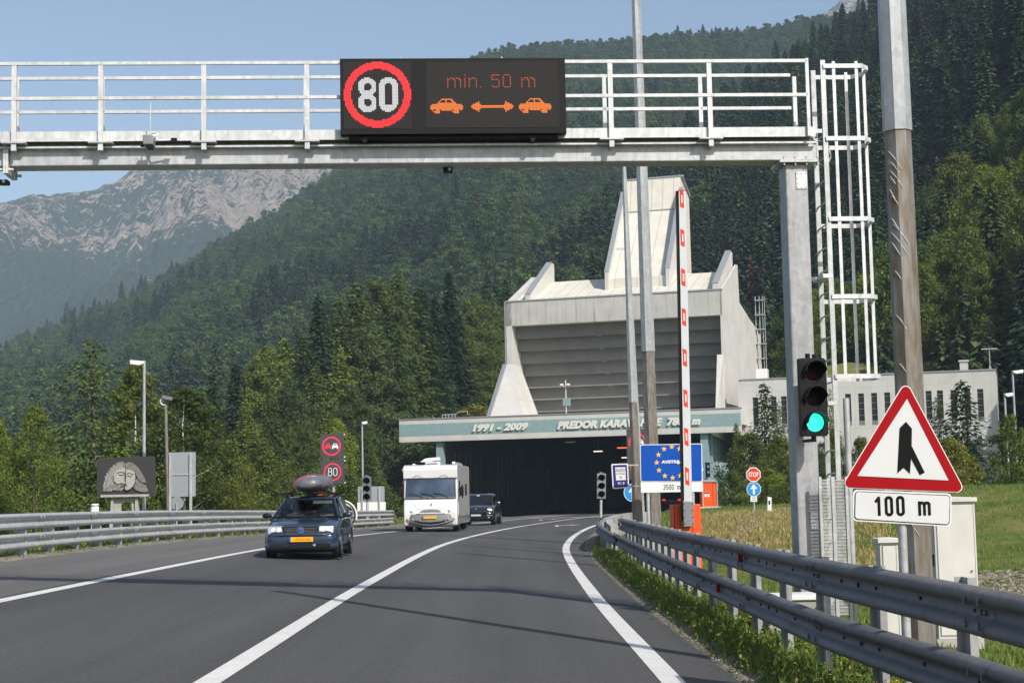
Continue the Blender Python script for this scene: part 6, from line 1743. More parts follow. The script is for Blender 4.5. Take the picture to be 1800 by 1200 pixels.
# lights, grille, bumper, plate
for s in (-1, 1):
    mb = MB(); x0, x1 = (.42, .745)
    mb.add([(s*x0, .045, .590), (s*x1, .10, .60), (s*(x1+.01), .165, .755), (s*x0, .105, .760), (s*x0, .20, .60), (s*x1, .28, .615), (s*(x1+.01), .30, .735), (s*x0, .30, .745)], [(0,1,2,3) if s > 0 else (3,2,1,0), (0,4,5,1), (1,5,6,2), (2,6,7,3), (3,7,4,0)])
    o = mb.build('headlight', MAT['lens'], car, .01)
    m2 = MB(); m2.lathe([(.001, -.004), (.05, -.002), (.058, .01)], (s*.50, .075, .672), 'y', 16); m2.build('lamp', MAT['beam_on'], o); m2 = MB(); m2.lathe([(.001, -.004), (.045, -.002), (.05, .01)], (s*.64, .105, .68), 'y', 16); m2.build('lamp', MAT['beam_on'], o)
mb = MB(); mb.prism([(-.36,.575),(.36,.575),(.40,.745),(-.40,.745)], .030, .12, 'y'); g_ = mb.build('grille', MAT['black'], car, .01)
mb = MB()
for i in range(4): z = .605 + i*.034; mb.box(-.35-.01*i, .35+.01*i, .020, .029, z, z+.007)
mb.build('grille_slats', MAT['steel_grey'], g_)
mb = MB(); mb.prism([(-.40,.56),(.40,.56),(.44,.765),(-.44,.765)], .045, .13, 'y'); mb.build('grille_surround', MAT['bluecar'], car, .012)
ringmesh('emblem_ring', 0, .665, .080, .068, .006, MAT['chrome'], car, 24)
mb = MB()
def em(p, q): mb.bar((p[0]*1.1, .010, .665 + p[1]*1.1), (q[0]*1.1, .010, .665 + q[1]*1.1), .006, .012)
for s in (-1, 1):
    em((s*.028, .060), (0, .008)); em((s*.054, .034), (s*.024, -.048)); em((s*.024, -.048), (0, -.002))
mb.build('emblem', MAT['chrome'], car); MB().lathe([(.001, .014), (.068, .014), (.072, .022)], (0, 0, .665), 'y', 24).build('emblem_disc', MAT['blue'], car)
mb = MB(); mb.tube([(-.84, .36, .555), (-.74, .075, .555), (-.5, -.0, .555), (0, -.03, .555), (.5, -.0, .555), (.74, .075, .555), (.84, .36, .555)], .016, 8); mb.build('bumper_strip', MAT['bluecar'], car)
mb = MB(); mb.tube([(-.785, .26, .30), (-.68, .06, .30), (0, -.02, .30), (.68, .06, .30), (.785, .26, .30)], .085, 10); mb.build('bumper', MAT['bluecar'], car)
for xa, xb in ((-.28, .29), (-.68, -.34), (.36, .70)):
    mb = MB(); mb.prism([(xa, .255), (xb, .255), (xb, .365), (xa, .365)], -.118 + (.045 if abs(xa + xb) > .3 else 0), .1, 'y'); o = mb.build('air_intake', MAT['black'], car, .01)
    m2 = MB()
    for i in range(3): m2.box(xa + .01, xb - .01, -.126 + (.045 if abs(xa + xb) > .3 else 0), -.119 + (.045 if abs(xa + xb) > .3 else 0), .275 + i*.03, .283 + i*.03)
    m2.build('intake_slats', MAT['boltd'], o)
mb = MB(); mb.box(-.22, .30, -.085, -.065, .405, .515); o = mb.build('number_plate', MAT['numplate'], car, .004)
mb = MB(); mb.box(-.26, -.221, -.085, -.065, .405, .515); mb.build('plate_band', MAT['blue'], o); mb = MB(); mb.box(-.14, .24, -.089, -.0855, .440, .452); mb.box(-.10, .26, -.089, -.0855, .470, .482); mb.build('smudged_characters', MAT['indic'], o)
for s in (-1, 1):
    mb = MB(); mb.ball((s*.965, 1.42, 1.0), (.115, .06, .065), 12, 8); mb.box(min(s*.83, s*.9), max(s*.83, s*.9), 1.42, 1.47, .95, .99); mb.build('wing_mirror', MAT['bluecar'] if s > 0 else MAT['black'], car)
    wheel(car, s*.775, .86, .315, .20, s, MAT['rim'], 7); wheel(car, s*.775, 3.40, .315, .20, s, MAT['rim'], 7)
    for yw in (.86, 3.40):
        mb = MB(); n_ = 14; mb.tube([(s*.866, yw + .365*math.cos(math.pi*i/n_), .315 + .365*math.sin(math.pi*i/n_)) for i in range(n_+1)], .022, 6); mb.build('wheel_arch', MAT['bluecar'], car)
        mb = MB(); mb.lathe([(.001, s*.870), (.35, s*.869)], (0, yw, .315), 'x', 24); mb.build('arch_shade_disc', MAT['black'], car)  # black disc painted in for the shade inside the wheel arch
    mb = MB(); mb.tube([(s*.872, 1.25, .52), (s*.878, 2.2, .53), (s*.874, 3.0, .54)], .018, 6); mb.build('rub_strip', MAT['black'], car)
mb = MB(); mb.box(-.8, .8, .5, 4.1, .14, .24); mb.build('underbody', MAT['black'], car)
mb = MB()
for s in (-1, 1): mb.tube([(s*.43, .13, .79), (s*.60, .60, .895), (s*.70, 1.12, .985)], .006, 5)
mb.tube([(-.43, .13, .79), (0, .11, .80), (.43, .13, .79)], .006, 5); mb.build('bonnet_gap', MAT['black'], car)
mb = MB()
for s in (-1, 1):
    for y_ in (1.42, 2.42, 3.38): mb.tube([(s*.872, y_, .34), (s*.880, y_, .60), (s*.872, y_, .93)], .006, 5)
mb.build('door_gap', MAT['black'], car)
for s in (-1, 1): MB().box(min(s*.872, s*.895), max(s*.872, s*.895), 2.15, 2.32, .80, .825).build('door_handle', MAT['bluecar'], car)
mb = MB(); e_ = [Vector(p) for p in WS]; mb.tube([e_[0], (0, 1.06, .965), e_[1], e_[2], (0, 1.9, 1.385), e_[3], e_[0]], .014, 6); mb.build('windscreen_seal', MAT['black'], car)
for x in (-.50, .15): mb = MB(); mb.tube([(x-.0, 1.10, .985), (x+.28, 1.20, 1.03), (x + .5, 1.26, 1.035)], .010, 5); mb.build('wiper', MAT['black'], car)
# roof rack: bars on the car, load as its own thing
for y in (2.25, 3.15):
    mb = MB(); mb.box(-.78, .78, y-.025, y+.025, 1.50, 1.525)
    for s in (-1, 1): mb.box(s*.58-.04, s*.58+.04, y-.04, y+.04, 1.40, 1.50)
    mb.build('roof_bar', MAT['black'], car, .008)
M_ = Matrix.Translation(lo_) @ Matrix.Rotation(CY, 4, 'Z') @ Matrix.Scale(CS, 4)
ld = thing('roof_load', 'bulky load wrapped in grey tarpaulin, strapped on the roof of the blue car', 'luggage', M_ @ Vector((-.04, 2.7, 1.515)), CY)
mb = MB(); vs = []; rq = random.Random(3)
ny, na = 18, 20
for i in range(ny + 1):
    t_ = i / ny; y = -1.0 + 2.1 * t_; e_ = math.sin(math.pi * min(1, max(0, .06 + .90 * t_))) ** .5
    for k_ in range(na):
        a = 2*math.pi*k_/na; cx = .02 + .05 * math.sin(t_*3); x = cx + .43 * e_ * (abs(math.cos(a)) ** .8) * math.copysign(1, math.cos(a)) + .015 * math.sin(a*7 + i)
        z = .19 + (.25 if math.sin(a) > 0 else .16) * e_ * (abs(math.sin(a)) ** .85) * math.copysign(1, math.sin(a)) + .03 * noise.noise((x*5, y*4, 2)) + (.08 * x)
        vs.append((x, y, z))
mb.add(vs, [(i*na+k_, i*na+(k_+1) % na, (i+1)*na+(k_+1) % na, (i+1)*na+k_) for i in range(ny) for k_ in range(na)] + [tuple(range(na))[::-1], tuple(range(ny*na, (ny+1)*na))], True)
mb.build('tarpaulin', MAT['cover'], ld, sub=1)
for y, mt, r_ in ((-.62, 'indic', .008), (-.25, 'purple', .010), (.45, 'black', .008)):
    if mt == 'purple': MAT['purple'] = simple('purple_strap', (.12,.03,.22), .6)
    e_ = math.sin(math.pi * (.06 + .90 * (y + 1.0) / 2.1)) ** .5
    MB().tube([(.02 + (.445*e_) * math.cos(a), y + .06*math.sin(a*2), .19 + (.255 if math.sin(a) > 0 else .165)*e_*1.03 * math.copysign(abs(math.sin(a))**.85, math.sin(a)) + .08*(.02 + (.445*e_) * math.cos(a))) for a in [R(q) for q in range(-30, 215, 15)]], r_, 5).build('strap', MAT[mt], ld)
for s in (-1, 1): MB().tube([(s*.30, -.5 if s < 0 else -.3, .06), (s*.62, -.35, -.01), (s*.78, -.45, .03)], .02, 6).build('strap_end', MAT['black'], ld)
# people inside
for (sx, lb, sh) in ((.36, 'person in a dark shirt with a hand on the wheel, driving the blue car', 'shirtd'), (-.38, 'person in a grey shirt in the left front seat of the blue car', 'shirtg')):
    p_ = person(lb, M_ @ Vector((sx, 2.30, .56)), .90, sh, (.12, -.40, .42) if sx > 0 else None); p_.rotation_euler = (0, 0, CY)
# bicycle carried across the tail
bk = thing('bicycle', 'bicycle carried across the back of the blue car, one wheel sticking out at the side', 'bicycle', M_ @ Vector((-.05, 4.62, .58)), CY)
def bwheel(cx):
    mb = MB(); pts = [(cx + .335*math.cos(2*math.pi*i/28), 0, .335 + .335*math.sin(2*math.pi*i/28)) for i in range(29)]; mb.tube(pts, .019, 6); o = mb.build('wheel', MAT['rubber'], bk)
    mb = MB(); pts = [(cx + .312*math.cos(2*math.pi*i/28), 0, .335 + .312*math.sin(2*math.pi*i/28)) for i in range(29)]; mb.tube(pts, .011, 5)
    for i in range(14): a = 2*math.pi*i/14; mb.tube([(cx, 0, .335), (cx + .31*math.cos(a), 0, .335 + .31*math.sin(a))], .0025, 3)
    mb.build('rim', MAT['rim'], o)
    mb = MB(); mb.tube([(cx + .375*math.cos(R(a)), 0, .335 + .375*math.sin(R(a))) for a in range(-15, 130, 12)], .022, 5); mb.build('mudguard', MAT['white'], bk)
bwheel(-.52); bwheel(.53)
mb = MB()
for a, b in (((-.52,.335),(-.1,.33)), ((-.1,.33),(-.22,.80)), ((-.52,.335),(-.22,.80)), ((-.1,.33),(.30,.85)), ((-.22,.80),(.32,.92)), ((.30,.95),(.53,.335))): mb.tube([(a[0], 0, a[1]), (b[0], 0, b[1])], .016, 8)
mb.build('frame', MAT['signred'], bk)
mb = MB(); mb.tube([(-.22,0,.80), (-.25,0,.93)], .012); mb.ball((-.25, 0, .95), (.12,.06,.03)); mb.build('saddle', MAT['black'], bk)
mb = MB(); mb.tube([(.30,0,.92), (.30,0,1.02)], .012); mb.tube([(.25,-.27,1.04), (.30,0,1.02), (.25,.0,1.03)], .012); mb.build('handlebar', MAT['black'], bk)
MB().tube([(-.3, -.2, -.05), (-.3, .08, .3), (.4, .08, .3), (.4, -.2, -.05)], .018).build('carrier', MAT['black'], bk)

# ---------------------------------------------------------------- white motorhome
lo_ = place(757, 67.5, 0); MH = R(-2.6)
mh = thing('motorhome', 'white motorhome with a wide windscreen, grey bumper and roof dish', 'motorhome', lo_, MH); HW = 1.14; LEN = 6.9
MB().prism([(.10,.26),(.05,.50),(.035,.76),(.05,.95),(.10,1.18),(.17,1.40),(.60,1.44),(.60,.25)], -HW+.015, HW-.015, 'x').build('nose', MAT['camper'], mh, .055)
MB().tube([(-.80, .098, 1.34), (-.68, .055, 1.12), (-.52, .02, .97), (0, .012, .955), (.52, .02, .97), (.68, .055, 1.12), (.80, .098, 1.34)], .004, 5).build('bonnet_line', MAT['steel_grey'], mh)
# coach body behind the cab, roof overhang above the windscreen
MB().prism([(.60, .30), (LEN, .36), (LEN, 2.72), (LEN-.2, 2.80), (.55, 2.80), (.22, 2.74), (.13, 2.58), (.16, 2.24), (.34, 2.20), (.34, 2.18), (.60, 1.44)], -HW, HW, 'x').build('coach_body', MAT['camper'], mh, .05)
WSM = [(-HW+.08, .20, 1.43), (HW-.08, .20, 1.43), (HW-.10, .26, 2.19), (-HW+.10, .26, 2.19)]
mb = MB(); vs = []
for i in range(9):
    for j in range(4):
        a = Vector(WSM[0]).lerp(Vector(WSM[1]), i/8); b = Vector(WSM[3]).lerp(Vector(WSM[2]), i/8); p = a.lerp(b, j/3); p.y -= .10 * (1 - ((i-4)/4)**4); vs.append(p)
mb.add(vs, [(i*4+j, (i+1)*4+j, (i+1)*4+j+1, i*4+j+1) for i in range(8) for j in range(3)], True)
MAT['mhglass'] = simple('motorhome_glass', (.05,.075,.12), .08, var=.5, scale=1.2); mb.build('windscreen', MAT['mhglass'], mh)
for s in (-1, 1): MB().tube([(s*(HW-.05), .28, 1.40), (s*(HW-.07), .32, 2.22)], .05, 8).build('pillar', MAT['camper'], mh)
MB().box(-HW+.05, HW-.05, .085, .2, 1.40, 1.44).build('scuttle', MAT['steel_grey'], mh, .01)
for x in (-.55, -.02, .52): MB().tube([(x + .22, .065, 1.43), (x - .05, .075, 1.56), (x - .38, .085, 1.60)], .014, 5).build('wiper', MAT['black'], mh)
# bumper
mb = MB(); vs = []
ring_ = [(-HW-.005, .75), (-HW+.06, .10), (-.7, -.02), (0, -.07), (.7, -.02), (HW-.06, .10), (HW+.005, .75)]
for i, (x, y) in enumerate(ring_):
    c_ = 1 - abs(i - 3) / 3; vs += [(x, y, .74 - .0 * c_), (x, y - .03, .50), (x, y - .02, .30 - .06 * c_), (x, y + .10, .24 - .06 * c_)]
mb.add(vs, [(i*4+k_, i*4+k_+1, (i+1)*4+k_+1, (i+1)*4+k_) for i in range(6) for k_ in range(3)], True); mb.build('bumper', MAT['cgreysk'], mh, sub=1)
mb = MB(); cr = [(-.68, .50), (-.4, .43), (0, .40), (.4, .43), (.68, .50), (.4, .335), (0, .29), (-.4, .335)]
mb.prism([cr[0], cr[7], cr[6], cr[5], cr[4], cr[3], cr[2], cr[1]], -.150, -.05, 'y'); mb.build('grille', MAT['black'], mh)
MB().tube([(-1.0, .03, .50), (-.7, -.075, .40), (-.35, -.14, .315), (0, -.155, .28), (.35, -.14, .315), (.7, -.075, .40), (1.0, .03, .50)], .022, 6).build('bumper_trim', MAT['steel_grey'], mh)
MB().box(-.6, .6, -.04, -.01, .74, .76).build('bumper_gap', MAT['black'], mh)
MB().prism([(-.45, .83), (.45, .83), (.35, .90), (.0, .935), (-.35, .90)], .012, .08, 'y').build('upper_grille', MAT['cgreysk'], mh)
MB().prism([(.0,1.10),(.05,1.10),(.08,1.19),(.03,1.19)], .040, .10, 'y').build('emblem', MAT['steel_grey'], mh)
o = MB().box(-.29, .26, -.125, -.105, .545, .65).build('number_plate', MAT['numplate'], mh, .004); MB().box(-.33, -.291, -.125, -.105, .545, .65).build('plate_band', MAT['blue'], o)
for s in (-1, 1):
    for xx, mt in ((.98, 'beam_on'), (.80, 'lens')):
        m2 = MB(); m2.lathe([(.001, -.03), (.045, -.022), (.062, .0), (.068, .01), (.068, .05)], (s*xx, .03, .86), 'y', 18); m2.build('headlight', MAT[mt], mh)
    m2 = MB(); m2.lathe([(.001, -.02), (.045, -.01), (.05, .02)], (s*.97, .02, .53), 'y', 12); m2.build('indicator', MAT['indic'], mh)
    m2 = MB(); m2.lathe([(.001, -.0), (.05, -.01), (.06, .02)], (s*.75, -.03, .50), 'y', 12); m2.build('fog_lamp', MAT['steel_grey'], mh)
    MB().tube([(s*(HW+.0), .7, 2.0 if s < 0 else 1.75), (s*(HW+.12), .45, 1.85), (s*(HW+.16), .40, 1.72)], .02, 6).build('mirror_arm', MAT['black'], mh)
    MB().box(min(s*(HW+.05), s*(HW+.24)), max(s*(HW+.05), s*(HW+.24)), .34, .44, 1.48, 1.86).build('wing_mirror', MAT['black'], mh, .03)
    wheel(mh, s*(HW-.16), 1.05, .33, .22, s, MAT['rim'], 6); wheel(mh, s*(HW-.16), 4.9, .33, .22, s, MAT['rim'], 6)
    for yw in (1.05, 4.9): MB().lathe([(.001, s*(HW+.003)), (.38, s*(HW+.002))], (0, yw, .34), 'x', 24).build('arch_shade_disc', MAT['black'], mh)  # flat black discs stand for the shade around the wheels
    m2 = MB(); m2.ball((s*(HW-.03), .18, 2.42), (.03, .03, .04)); m2.build('marker_lamp', MAT['indic'], mh)
MB().box(HW+.001, HW+.008, .95, 1.45, 1.45, 2.1).build('door_window', MAT['darkglass'], mh, .002); MB().box(HW+.001, HW+.008, 2.3, 3.1, 1.4, 1.95).build('side_window', MAT['darkglass'], mh, .002)
MB().box(HW+.001, HW+.008, 4.3, 5.2, 1.5, 2.0).build('side_window', MAT['darkglass'], mh, .002)
MB().box(HW+.001, HW+.005, .60, .605, .5, 2.2).build('door_gap', MAT['black'], mh); MB().box(HW+.001, HW+.012, .2, LEN-.1, .30, .62).build('side_skirt', MAT['cgreysk'], mh)
MB().box(-HW-.14, -HW-.002, .9, 5.0, 2.52, 2.66).build('awning_case', MAT['camper'], mh, .03)
MB().box(-HW-.09, -HW-.003, .62, .66, 1.42, 2.18).build('orange_warning_board', MAT['orange'], mh)
MB().box(-HW+.25, -HW+.35, 1.5, 2.2, 2.83, 2.88).build('roof_rail', MAT['camper'], mh, .01); MB().box(HW-.30, HW-.18, 1.2, 5.2, 2.83, 2.93).build('roof_rail', MAT['camper'], mh, .02)
MB().box(-.4, .25, 2.0, 2.9, 2.82, 2.96).build('roof_hatch', MAT['camper'], mh, .03)
m2 = MB(); m2.m = Matrix.Translation((-.12, 1.5, 3.02)) @ Matrix.Rotation(R(-8), 4, 'Y'); m2.prism([(-.42, -.02), (-.15, -.06), (.42, -.06), (.42, .06), (-.10, .09), (-.22, .08)], -.3, .3, 'y'); m2.build('satellite_dish', MAT['white'], mh, .02)
for s in (-1, 1):
    MB().tube([(s*.55-.18, .125, 2.27), (s*.55-.05, .115, 2.36), (s*.55+.10, .115, 2.36), (s*.55+.22, .125, 2.27)], .008, 5).build('arc_decal', MAT['steel_grey'], mh)
for sx, lb in ((-.55, 'person riding on the left side of the motorhome cab'), (.55, 'person at the wheel of the white motorhome')):
    M2 = Matrix.Translation(lo_) @ Matrix.Rotation(MH, 4, 'Z'); 
    pass
# ---------------------------------------------------------------- black off-road car following
def suv(lo_, yaw, label, rear=False):
    t = thing('off_road_car', label, 'car', lo_, yaw); W_ = .96
    def pf(w, zb, zs, zt): return [(0, zb), (w-.16, zb), (w-.03, zb+.05), (w, zb+.22), (w, (zb+zs)/2+.1), (w-.01, zs-.08), (w-.06, zs), (w*.55, zt), (0, zt+.02)]
    ST = [(0, pf(.66,.34,.62,.66)), (.05, pf(.80,.28,.70,.78)), (.18, pf(.88,.26,.80,.90)), (.5, pf(.94,.27,.93,1.0)), (1.1, pf(.96,.28,1.04,1.10)), (1.35, pf(.96,.28,1.08,1.13)), (1.6, pf(.96,.28,1.09,1.10)), (4.2, pf(.96,.3,1.12,1.13)), (4.65, pf(.93,.34,1.08,1.12)), (4.78, pf(.80,.42,.95,1.0))]
    loft('body', MAT['blackcar'], t, ST, None, 2)
    mb = MB(); vs = []; RP = [(1.30,.82,1.10),(2.02,.70,1.60),(2.4,.74,1.67),(3.3,.74,1.69),(4.2,.68,1.64),(4.62,.76,1.10)]
    for y, hw, z in RP: vs += [(-hw-.03, y, max(1.09, z-.28) if 1.5 < y < 4.5 else 1.08), (-hw, y, z-.05), (-hw+.1, y, z), (hw-.1, y, z), (hw, y, z-.05), (hw+.03, y, max(1.09, z-.28) if 1.5 < y < 4.5 else 1.08)]
    mb.add(vs, [(i*6+k_+1, i*6+k_, (i+1)*6+k_, (i+1)*6+k_+1) for i in range(5) for k_ in range(5)], True)
    mb.build('cabin', MAT['blackcar'], t)
    MB().add([(-.77, 1.28, 1.135), (.77, 1.28, 1.135), (.67, 1.97, 1.585), (-.67, 1.97, 1.585)], [(0,1,2,3)]).build('windscreen', MAT['darkglass'], t)
    for s in (-1, 1):
        MB().add([(s*.90, 1.6, 1.13), (s*.90, 4.2, 1.14), (s*.79, 4.0, 1.55), (s*.77, 2.15, 1.55)], [(0,1,2,3)]).build('side_window', MAT['darkglass'], t)
        m2 = MB(); m2.ball((s*.70, .24, .80), (.16, .10, .085), 14, 8); m2.build('headlight', MAT['beam_on'] if s > 0 else MAT['lens'], t)
        m2 = MB(); m2.box(s*.72-.15, s*.72+.15, -.0, .06, .50, .53); m2.build('day_lamp', MAT['lens'], t, .01)
        m2 = MB(); m2.lathe([(.001, -.0), (.05, .0), (.06, .03)], (s*.68, .0, .40), 'y', 12); m2.build('fog_lamp', MAT['steel_grey'], t)
        m2 = MB(); m2.ball((s*1.07, 1.55, 1.18), (.12, .06, .075), 10, 6); m2.build('wing_mirror', MAT['chrome'] if s > 0 else MAT['blackcar'], t)
        wheel(t, s*.85, .92, .37, .26, s, MAT['rim'], 5); wheel(t, s*.85, 3.78, .37, .26, s, MAT['rim'], 5)
        for yw in (.92, 3.78): MB().lathe([(.001, s*.962), (.42, s*.961)], (0, yw, .38), 'x', 24).build('arch_shade_disc', MAT['black'], t)  # shade of the wheel housings drawn as black discs
        if rear: m2 = MB(); m2.box(s*.72-.13, s*.72+.13, 4.70, 4.80, .85, 1.0); m2.build('tail_lamp', MAT['tail'], t, .02)
    m2 = MB(); m2.prism([(-.55,.56),(.55,.56),(.62,.70),(-.62,.70)], -.005, .06, 'y'); m2.build('grille', MAT['black'], t)
    m2 = MB(); m2.box(-.26, .26, -.03, -.01, .49, .58); m2.build('number_plate', MAT['offwhite'], t, .004); m2 = MB(); m2.prism([(-.03,.80),(.03,.80),(.04,.88),(-.04,.88)], .115, .14, 'y'); m2.build('emblem', MAT['yellow'], t)
    MB().box(-.8, .8, .5, 4.4, .2, .32).build('underbody', MAT['black'], t)
    MB().add([(-.15, 1.88, 1.565), (.0, 1.88, 1.565), (.0, 1.93, 1.60), (-.15, 1.93, 1.60)], [(0,1,2,3)]).build('toll_sticker', MAT['white'], t)
    return t
MAT['tail'] = emis('lit_tail_lamp', (.9,.01,.01), 1.6, (.3,0,0))
b_ = place(837, 86.5, 0)
suv(b_, R(-5.2), 'glossy black off-road car following the white motorhome out of the tunnel')
q_ = Vector((xc(150) + 1.9, 150, .04))
t = suv(q_, R(-20) + math.pi, 'dark car with red tail lamps driving into the tunnel', True)
# ================================================================= TREES AND BUSHES ONE BY ONE
def landz(x, y):
    a, D = math.atan2(x, y), math.hypot(x, y); z = ground(x, y) if y < 214 else -2
    for H in (HA, HC):
        if D > interp(H.base, a) and H.tab[0][0] < a < H.tab[-1][0]: z = max(z, H.z(a, D) - 1)
    return z
def T(kd, px, py, Y, name, label, group=None, wide=1.0, cat='tree'):
    if 600 < px < 905:          # keep every crown clear of the portal hall
        me, _t, h0 = KIND[kd]; rad0 = max(abs(v.co.x) for v in me.vertices) / h0
        for _ in range(60):
            x = X(px, Y, (py + 860) / 2); q_ = Vector((x, Y, 0)) - FF.o; u_, v_ = q_.dot(FF.u), q_.dot(FF.v)
            r_ = rad0 * wide * max(1, Z(px, py, Y) - landz(x, Y)) + .4
            if v_ < -r_ or v_ > HD_ + r_ + 2 or u_ < (uL if v_ < 11 else uOL - .5) - r_: break
            Y += 1.5
    x = X(px, Y, (py + 860) / 2); return tree_at(kd, px, py, Y, name, label, cat, group, wide, zb=landz(x, Y))
# ---- front row on the left
T('openlarch', 160, 597, 63, 'larch_tree', 'tall open larch with upswept branches behind the stone relief', wide=1.25)
T('broad0', 62, 716, 60, 'broadleaf_tree', 'dense leafy tree at the left edge, left of the larch', wide=.72)
T('broad1', -5, 740, 62, 'broadleaf_tree', 'leafy tree cut by the left edge of the photo', wide=.7)
T('birch0', 238, 645, 66, 'birch_tree', 'yellowish birch with a white trunk behind the tall left street lamp', wide=.85)
T('birch1', 325, 686, 64, 'birch_tree', 'green birch behind the tall grey sign back', wide=1.25)
T('birch2', 285, 720, 70, 'birch_tree', 'low green birch between the yellowish birch and the camera pole', wide=1.1)
T('openlarch', 110, 760, 70, 'larch_tree', 'low larch filling the gap under the tall open larch', wide=1.5)
T('shrub0', 215, 800, 62, 'shrub', 'dark green shrub directly behind the stone relief', cat='shrub', wide=1.2)
T('bright', 395, 780, 76, 'broadleaf_tree', 'round green bush-like tree right of the tall grey sign back', wide=.85)
T('shrub1', 405, 845, 74, 'shrub', 'yellow-green shrub above the left guardrail, between sign back and blue car', cat='shrub', wide=1.0)
T('bright', 455, 775, 94, 'broadleaf_tree', 'round green tree above the roof of the blue car, left of the electronic signs', wide=.95)
T('broad0', 520, 765, 100, 'broadleaf_tree', 'green tree just left of the stacked electronic signs', wide=.9)
T('broad2', 590, 740, 104, 'broadleaf_tree', 'green tree rising behind the stacked electronic signs', wide=.9)
T('pine0', 682, 742, 134, 'pine_tree', 'round dense pine between the electronic signs and the motorhome', wide=1.05)
T('pine0', 640, 765, 108, 'pine_tree', 'smaller round pine behind the left traffic light', wide=.85)
T('broad1', 735, 785, 150, 'broadleaf_tree', 'green tree squeezed between the pine and the tunnel portal', wide=.8)
T('broad0', 20, 790, 75, 'broadleaf_tree', 'low green tree far left behind the guardrail', wide=1.2)
for px, py, Y in ((350, 800, 90), (430, 820, 94), (480, 830, 96), (560, 830, 98), (610, 835, 98), (665, 848, 106), (330, 830, 78), (150, 820, 80), (60, 830, 80), (725, 845, 146)):
    T('shrub0', px, py, Y, 'shrub', 'low green shrub in the undergrowth along the left tree belt', 'undergrowth shrubs left', cat='shrub', wide=1.4)
# ---- the belt of conifers
gB_ = 'trees of the conifer belt left of the portal'
belt = [('spruce0',375,650,112),('spruce1',412,636,120),('larch3',440,640,128),('larch0',468,612,125),('larch1',500,592,130),('larch2',533,588,135),('spruce0',560,514,136),('larch0',597,522,140),('larch1',627,494,142),
        ('larch2',664,492,148),('larch0',702,478,150),('larch3',738,502,152),('spruce2',766,515,146),('spruce0',792,474,150),('larch1',812,545,150),('larch2',836,520,160),('larch0',862,508,168),('spruce1',893,486,178),('larch1',880,540,170),
        ('larch1',432,700,105),('larch0',475,690,108),('larch2',515,668,112),('larch1',556,640,118),('larch0',600,608,124),('larch2',650,572,130),('larch1',690,560,132),('larch3',728,585,134),('larch0',620,680,112),('larch3',570,715,104),
        ('spruce1',395,720,100),('larch2',540,740,100),('larch0',670,660,118),('larch1',720,650,122),('spruce2',745,640,128),('larch3',775,620,136),('larch2',800,600,138),('slimlarch',806,640,130),('larch0',640,730,106),('larch2',710,720,112),('slimlarch',785,700,126),
        ('spruce0',350,700,118),('larch3',365,740,102),('spruce1',340,720,125),('birch1',815,650,145),('larch1',832,600,150),('spruce2',680,620,126),('spruce0',600,640,128),('larch3',490,740,98),('birch0',760,730,120),('spruce1',525,630,128)]
lb = {'spruce': 'dark spruce standing in the conifer belt left of the portal', 'larch': 'larch with soft light needles in the conifer belt left of the portal', 'slimlarch': 'slim young larch in the conifer belt left of the portal', 'birch': 'thin birch among the conifers left of the portal', 'tall': 'tall light green broadleaf tree in the belt left of the portal'}
for n_i, (kd, px, py, Y) in enumerate(belt):
    if kd.startswith('larch') and n_i % 6 in (0, 3): kd = 'tall%d' % (n_i % 3)
    if px > 655: Y = max(Y, 142 + max(0, px - 690) * .2)
    b_ = kd.rstrip('0123456789'); nm = {'spruce': 'spruce_tree', 'larch': 'larch_tree', 'slimlarch': 'larch_tree', 'birch': 'birch_tree', 'tall': 'broadleaf_tree'}[b_]
    T(kd, px, py, Y, nm, lb[b_], gB_ + ', ' + b_, wide=(1.12 if b_ == 'larch' else 1.05) * (1 if Y > 110 else .9))
for i, (px, py, Y) in enumerate(((845, 690, 168), (862, 700, 160), (835, 715, 150), (875, 668, 176), (850, 655, 185), (822, 715, 172), (800, 720, 168), (770, 730, 160))):
    T('shrub0' if i % 2 else 'shrub1', px, py, Y, 'shrub', 'shrub on the slope left of the ventilation building', 'shrubs on the slope left of the ventilation building', cat='shrub', wide=1.6)
# ---- right of the portal
T('youngspruce', 1346, 672, 104, 'spruce_tree', 'slender young spruce in front of the first slot windows of the wing', wide=1.1)
T('slimlarch', 1372, 702, 98, 'larch_tree', 'light slender larch beside the young spruce, left of the gantry column', wide=1.0)
T('bright', 1318, 764, 94, 'broadleaf_tree', 'light green bushy tree behind the STOP sign', wide=1.0)
T('bright', 1372, 770, 90, 'broadleaf_tree', 'bushy green tree just left of the gantry column', wide=.95)
T('larch3', 1296, 742, 104, 'larch_tree', 'feathery larch hiding the right corner of the portal', wide=.7)
T('shrub0', 1352, 828, 84, 'shrub', 'low dark shrub at the foot of the bushes right of the STOP sign', cat='shrub', wide=1.5)
T('shrub0', 1290, 830, 90, 'shrub', 'low shrub right of the orange booth', cat='shrub', wide=1.1)
T('shrub0', 1395, 838, 82, 'shrub', 'low shrub touching the left side of the gantry column', cat='shrub', wide=1.5)
T('broad0', 1462, 750, 92, 'broadleaf_tree', 'bushy tree seen through the gantry ladder', wide=.8)
T('bright', 1515, 772, 90, 'broadleaf_tree', 'bushy tree showing left of the triangular sign', wide=.9)
T('broad1', 1425, 770, 98, 'broadleaf_tree', 'bushy tree hidden behind the gantry column', wide=.9)
T('slimlarch', 1462, 680, 104, 'larch_tree', 'thin larch reaching up behind the gantry ladder', wide=.6)
T('slimlarch', 1650, 694, 90, 'larch_tree', 'light larch standing right of the warning sign apex', wide=1.2)
T('youngspruce', 1694, 668, 88, 'spruce_tree', 'dark pointed spruce in front of the right half of the wing', wide=1.5)
T('larch3', 1628, 735, 86, 'larch_tree', 'bushy larch just behind the lamp post and the warning sign', wide=.9)
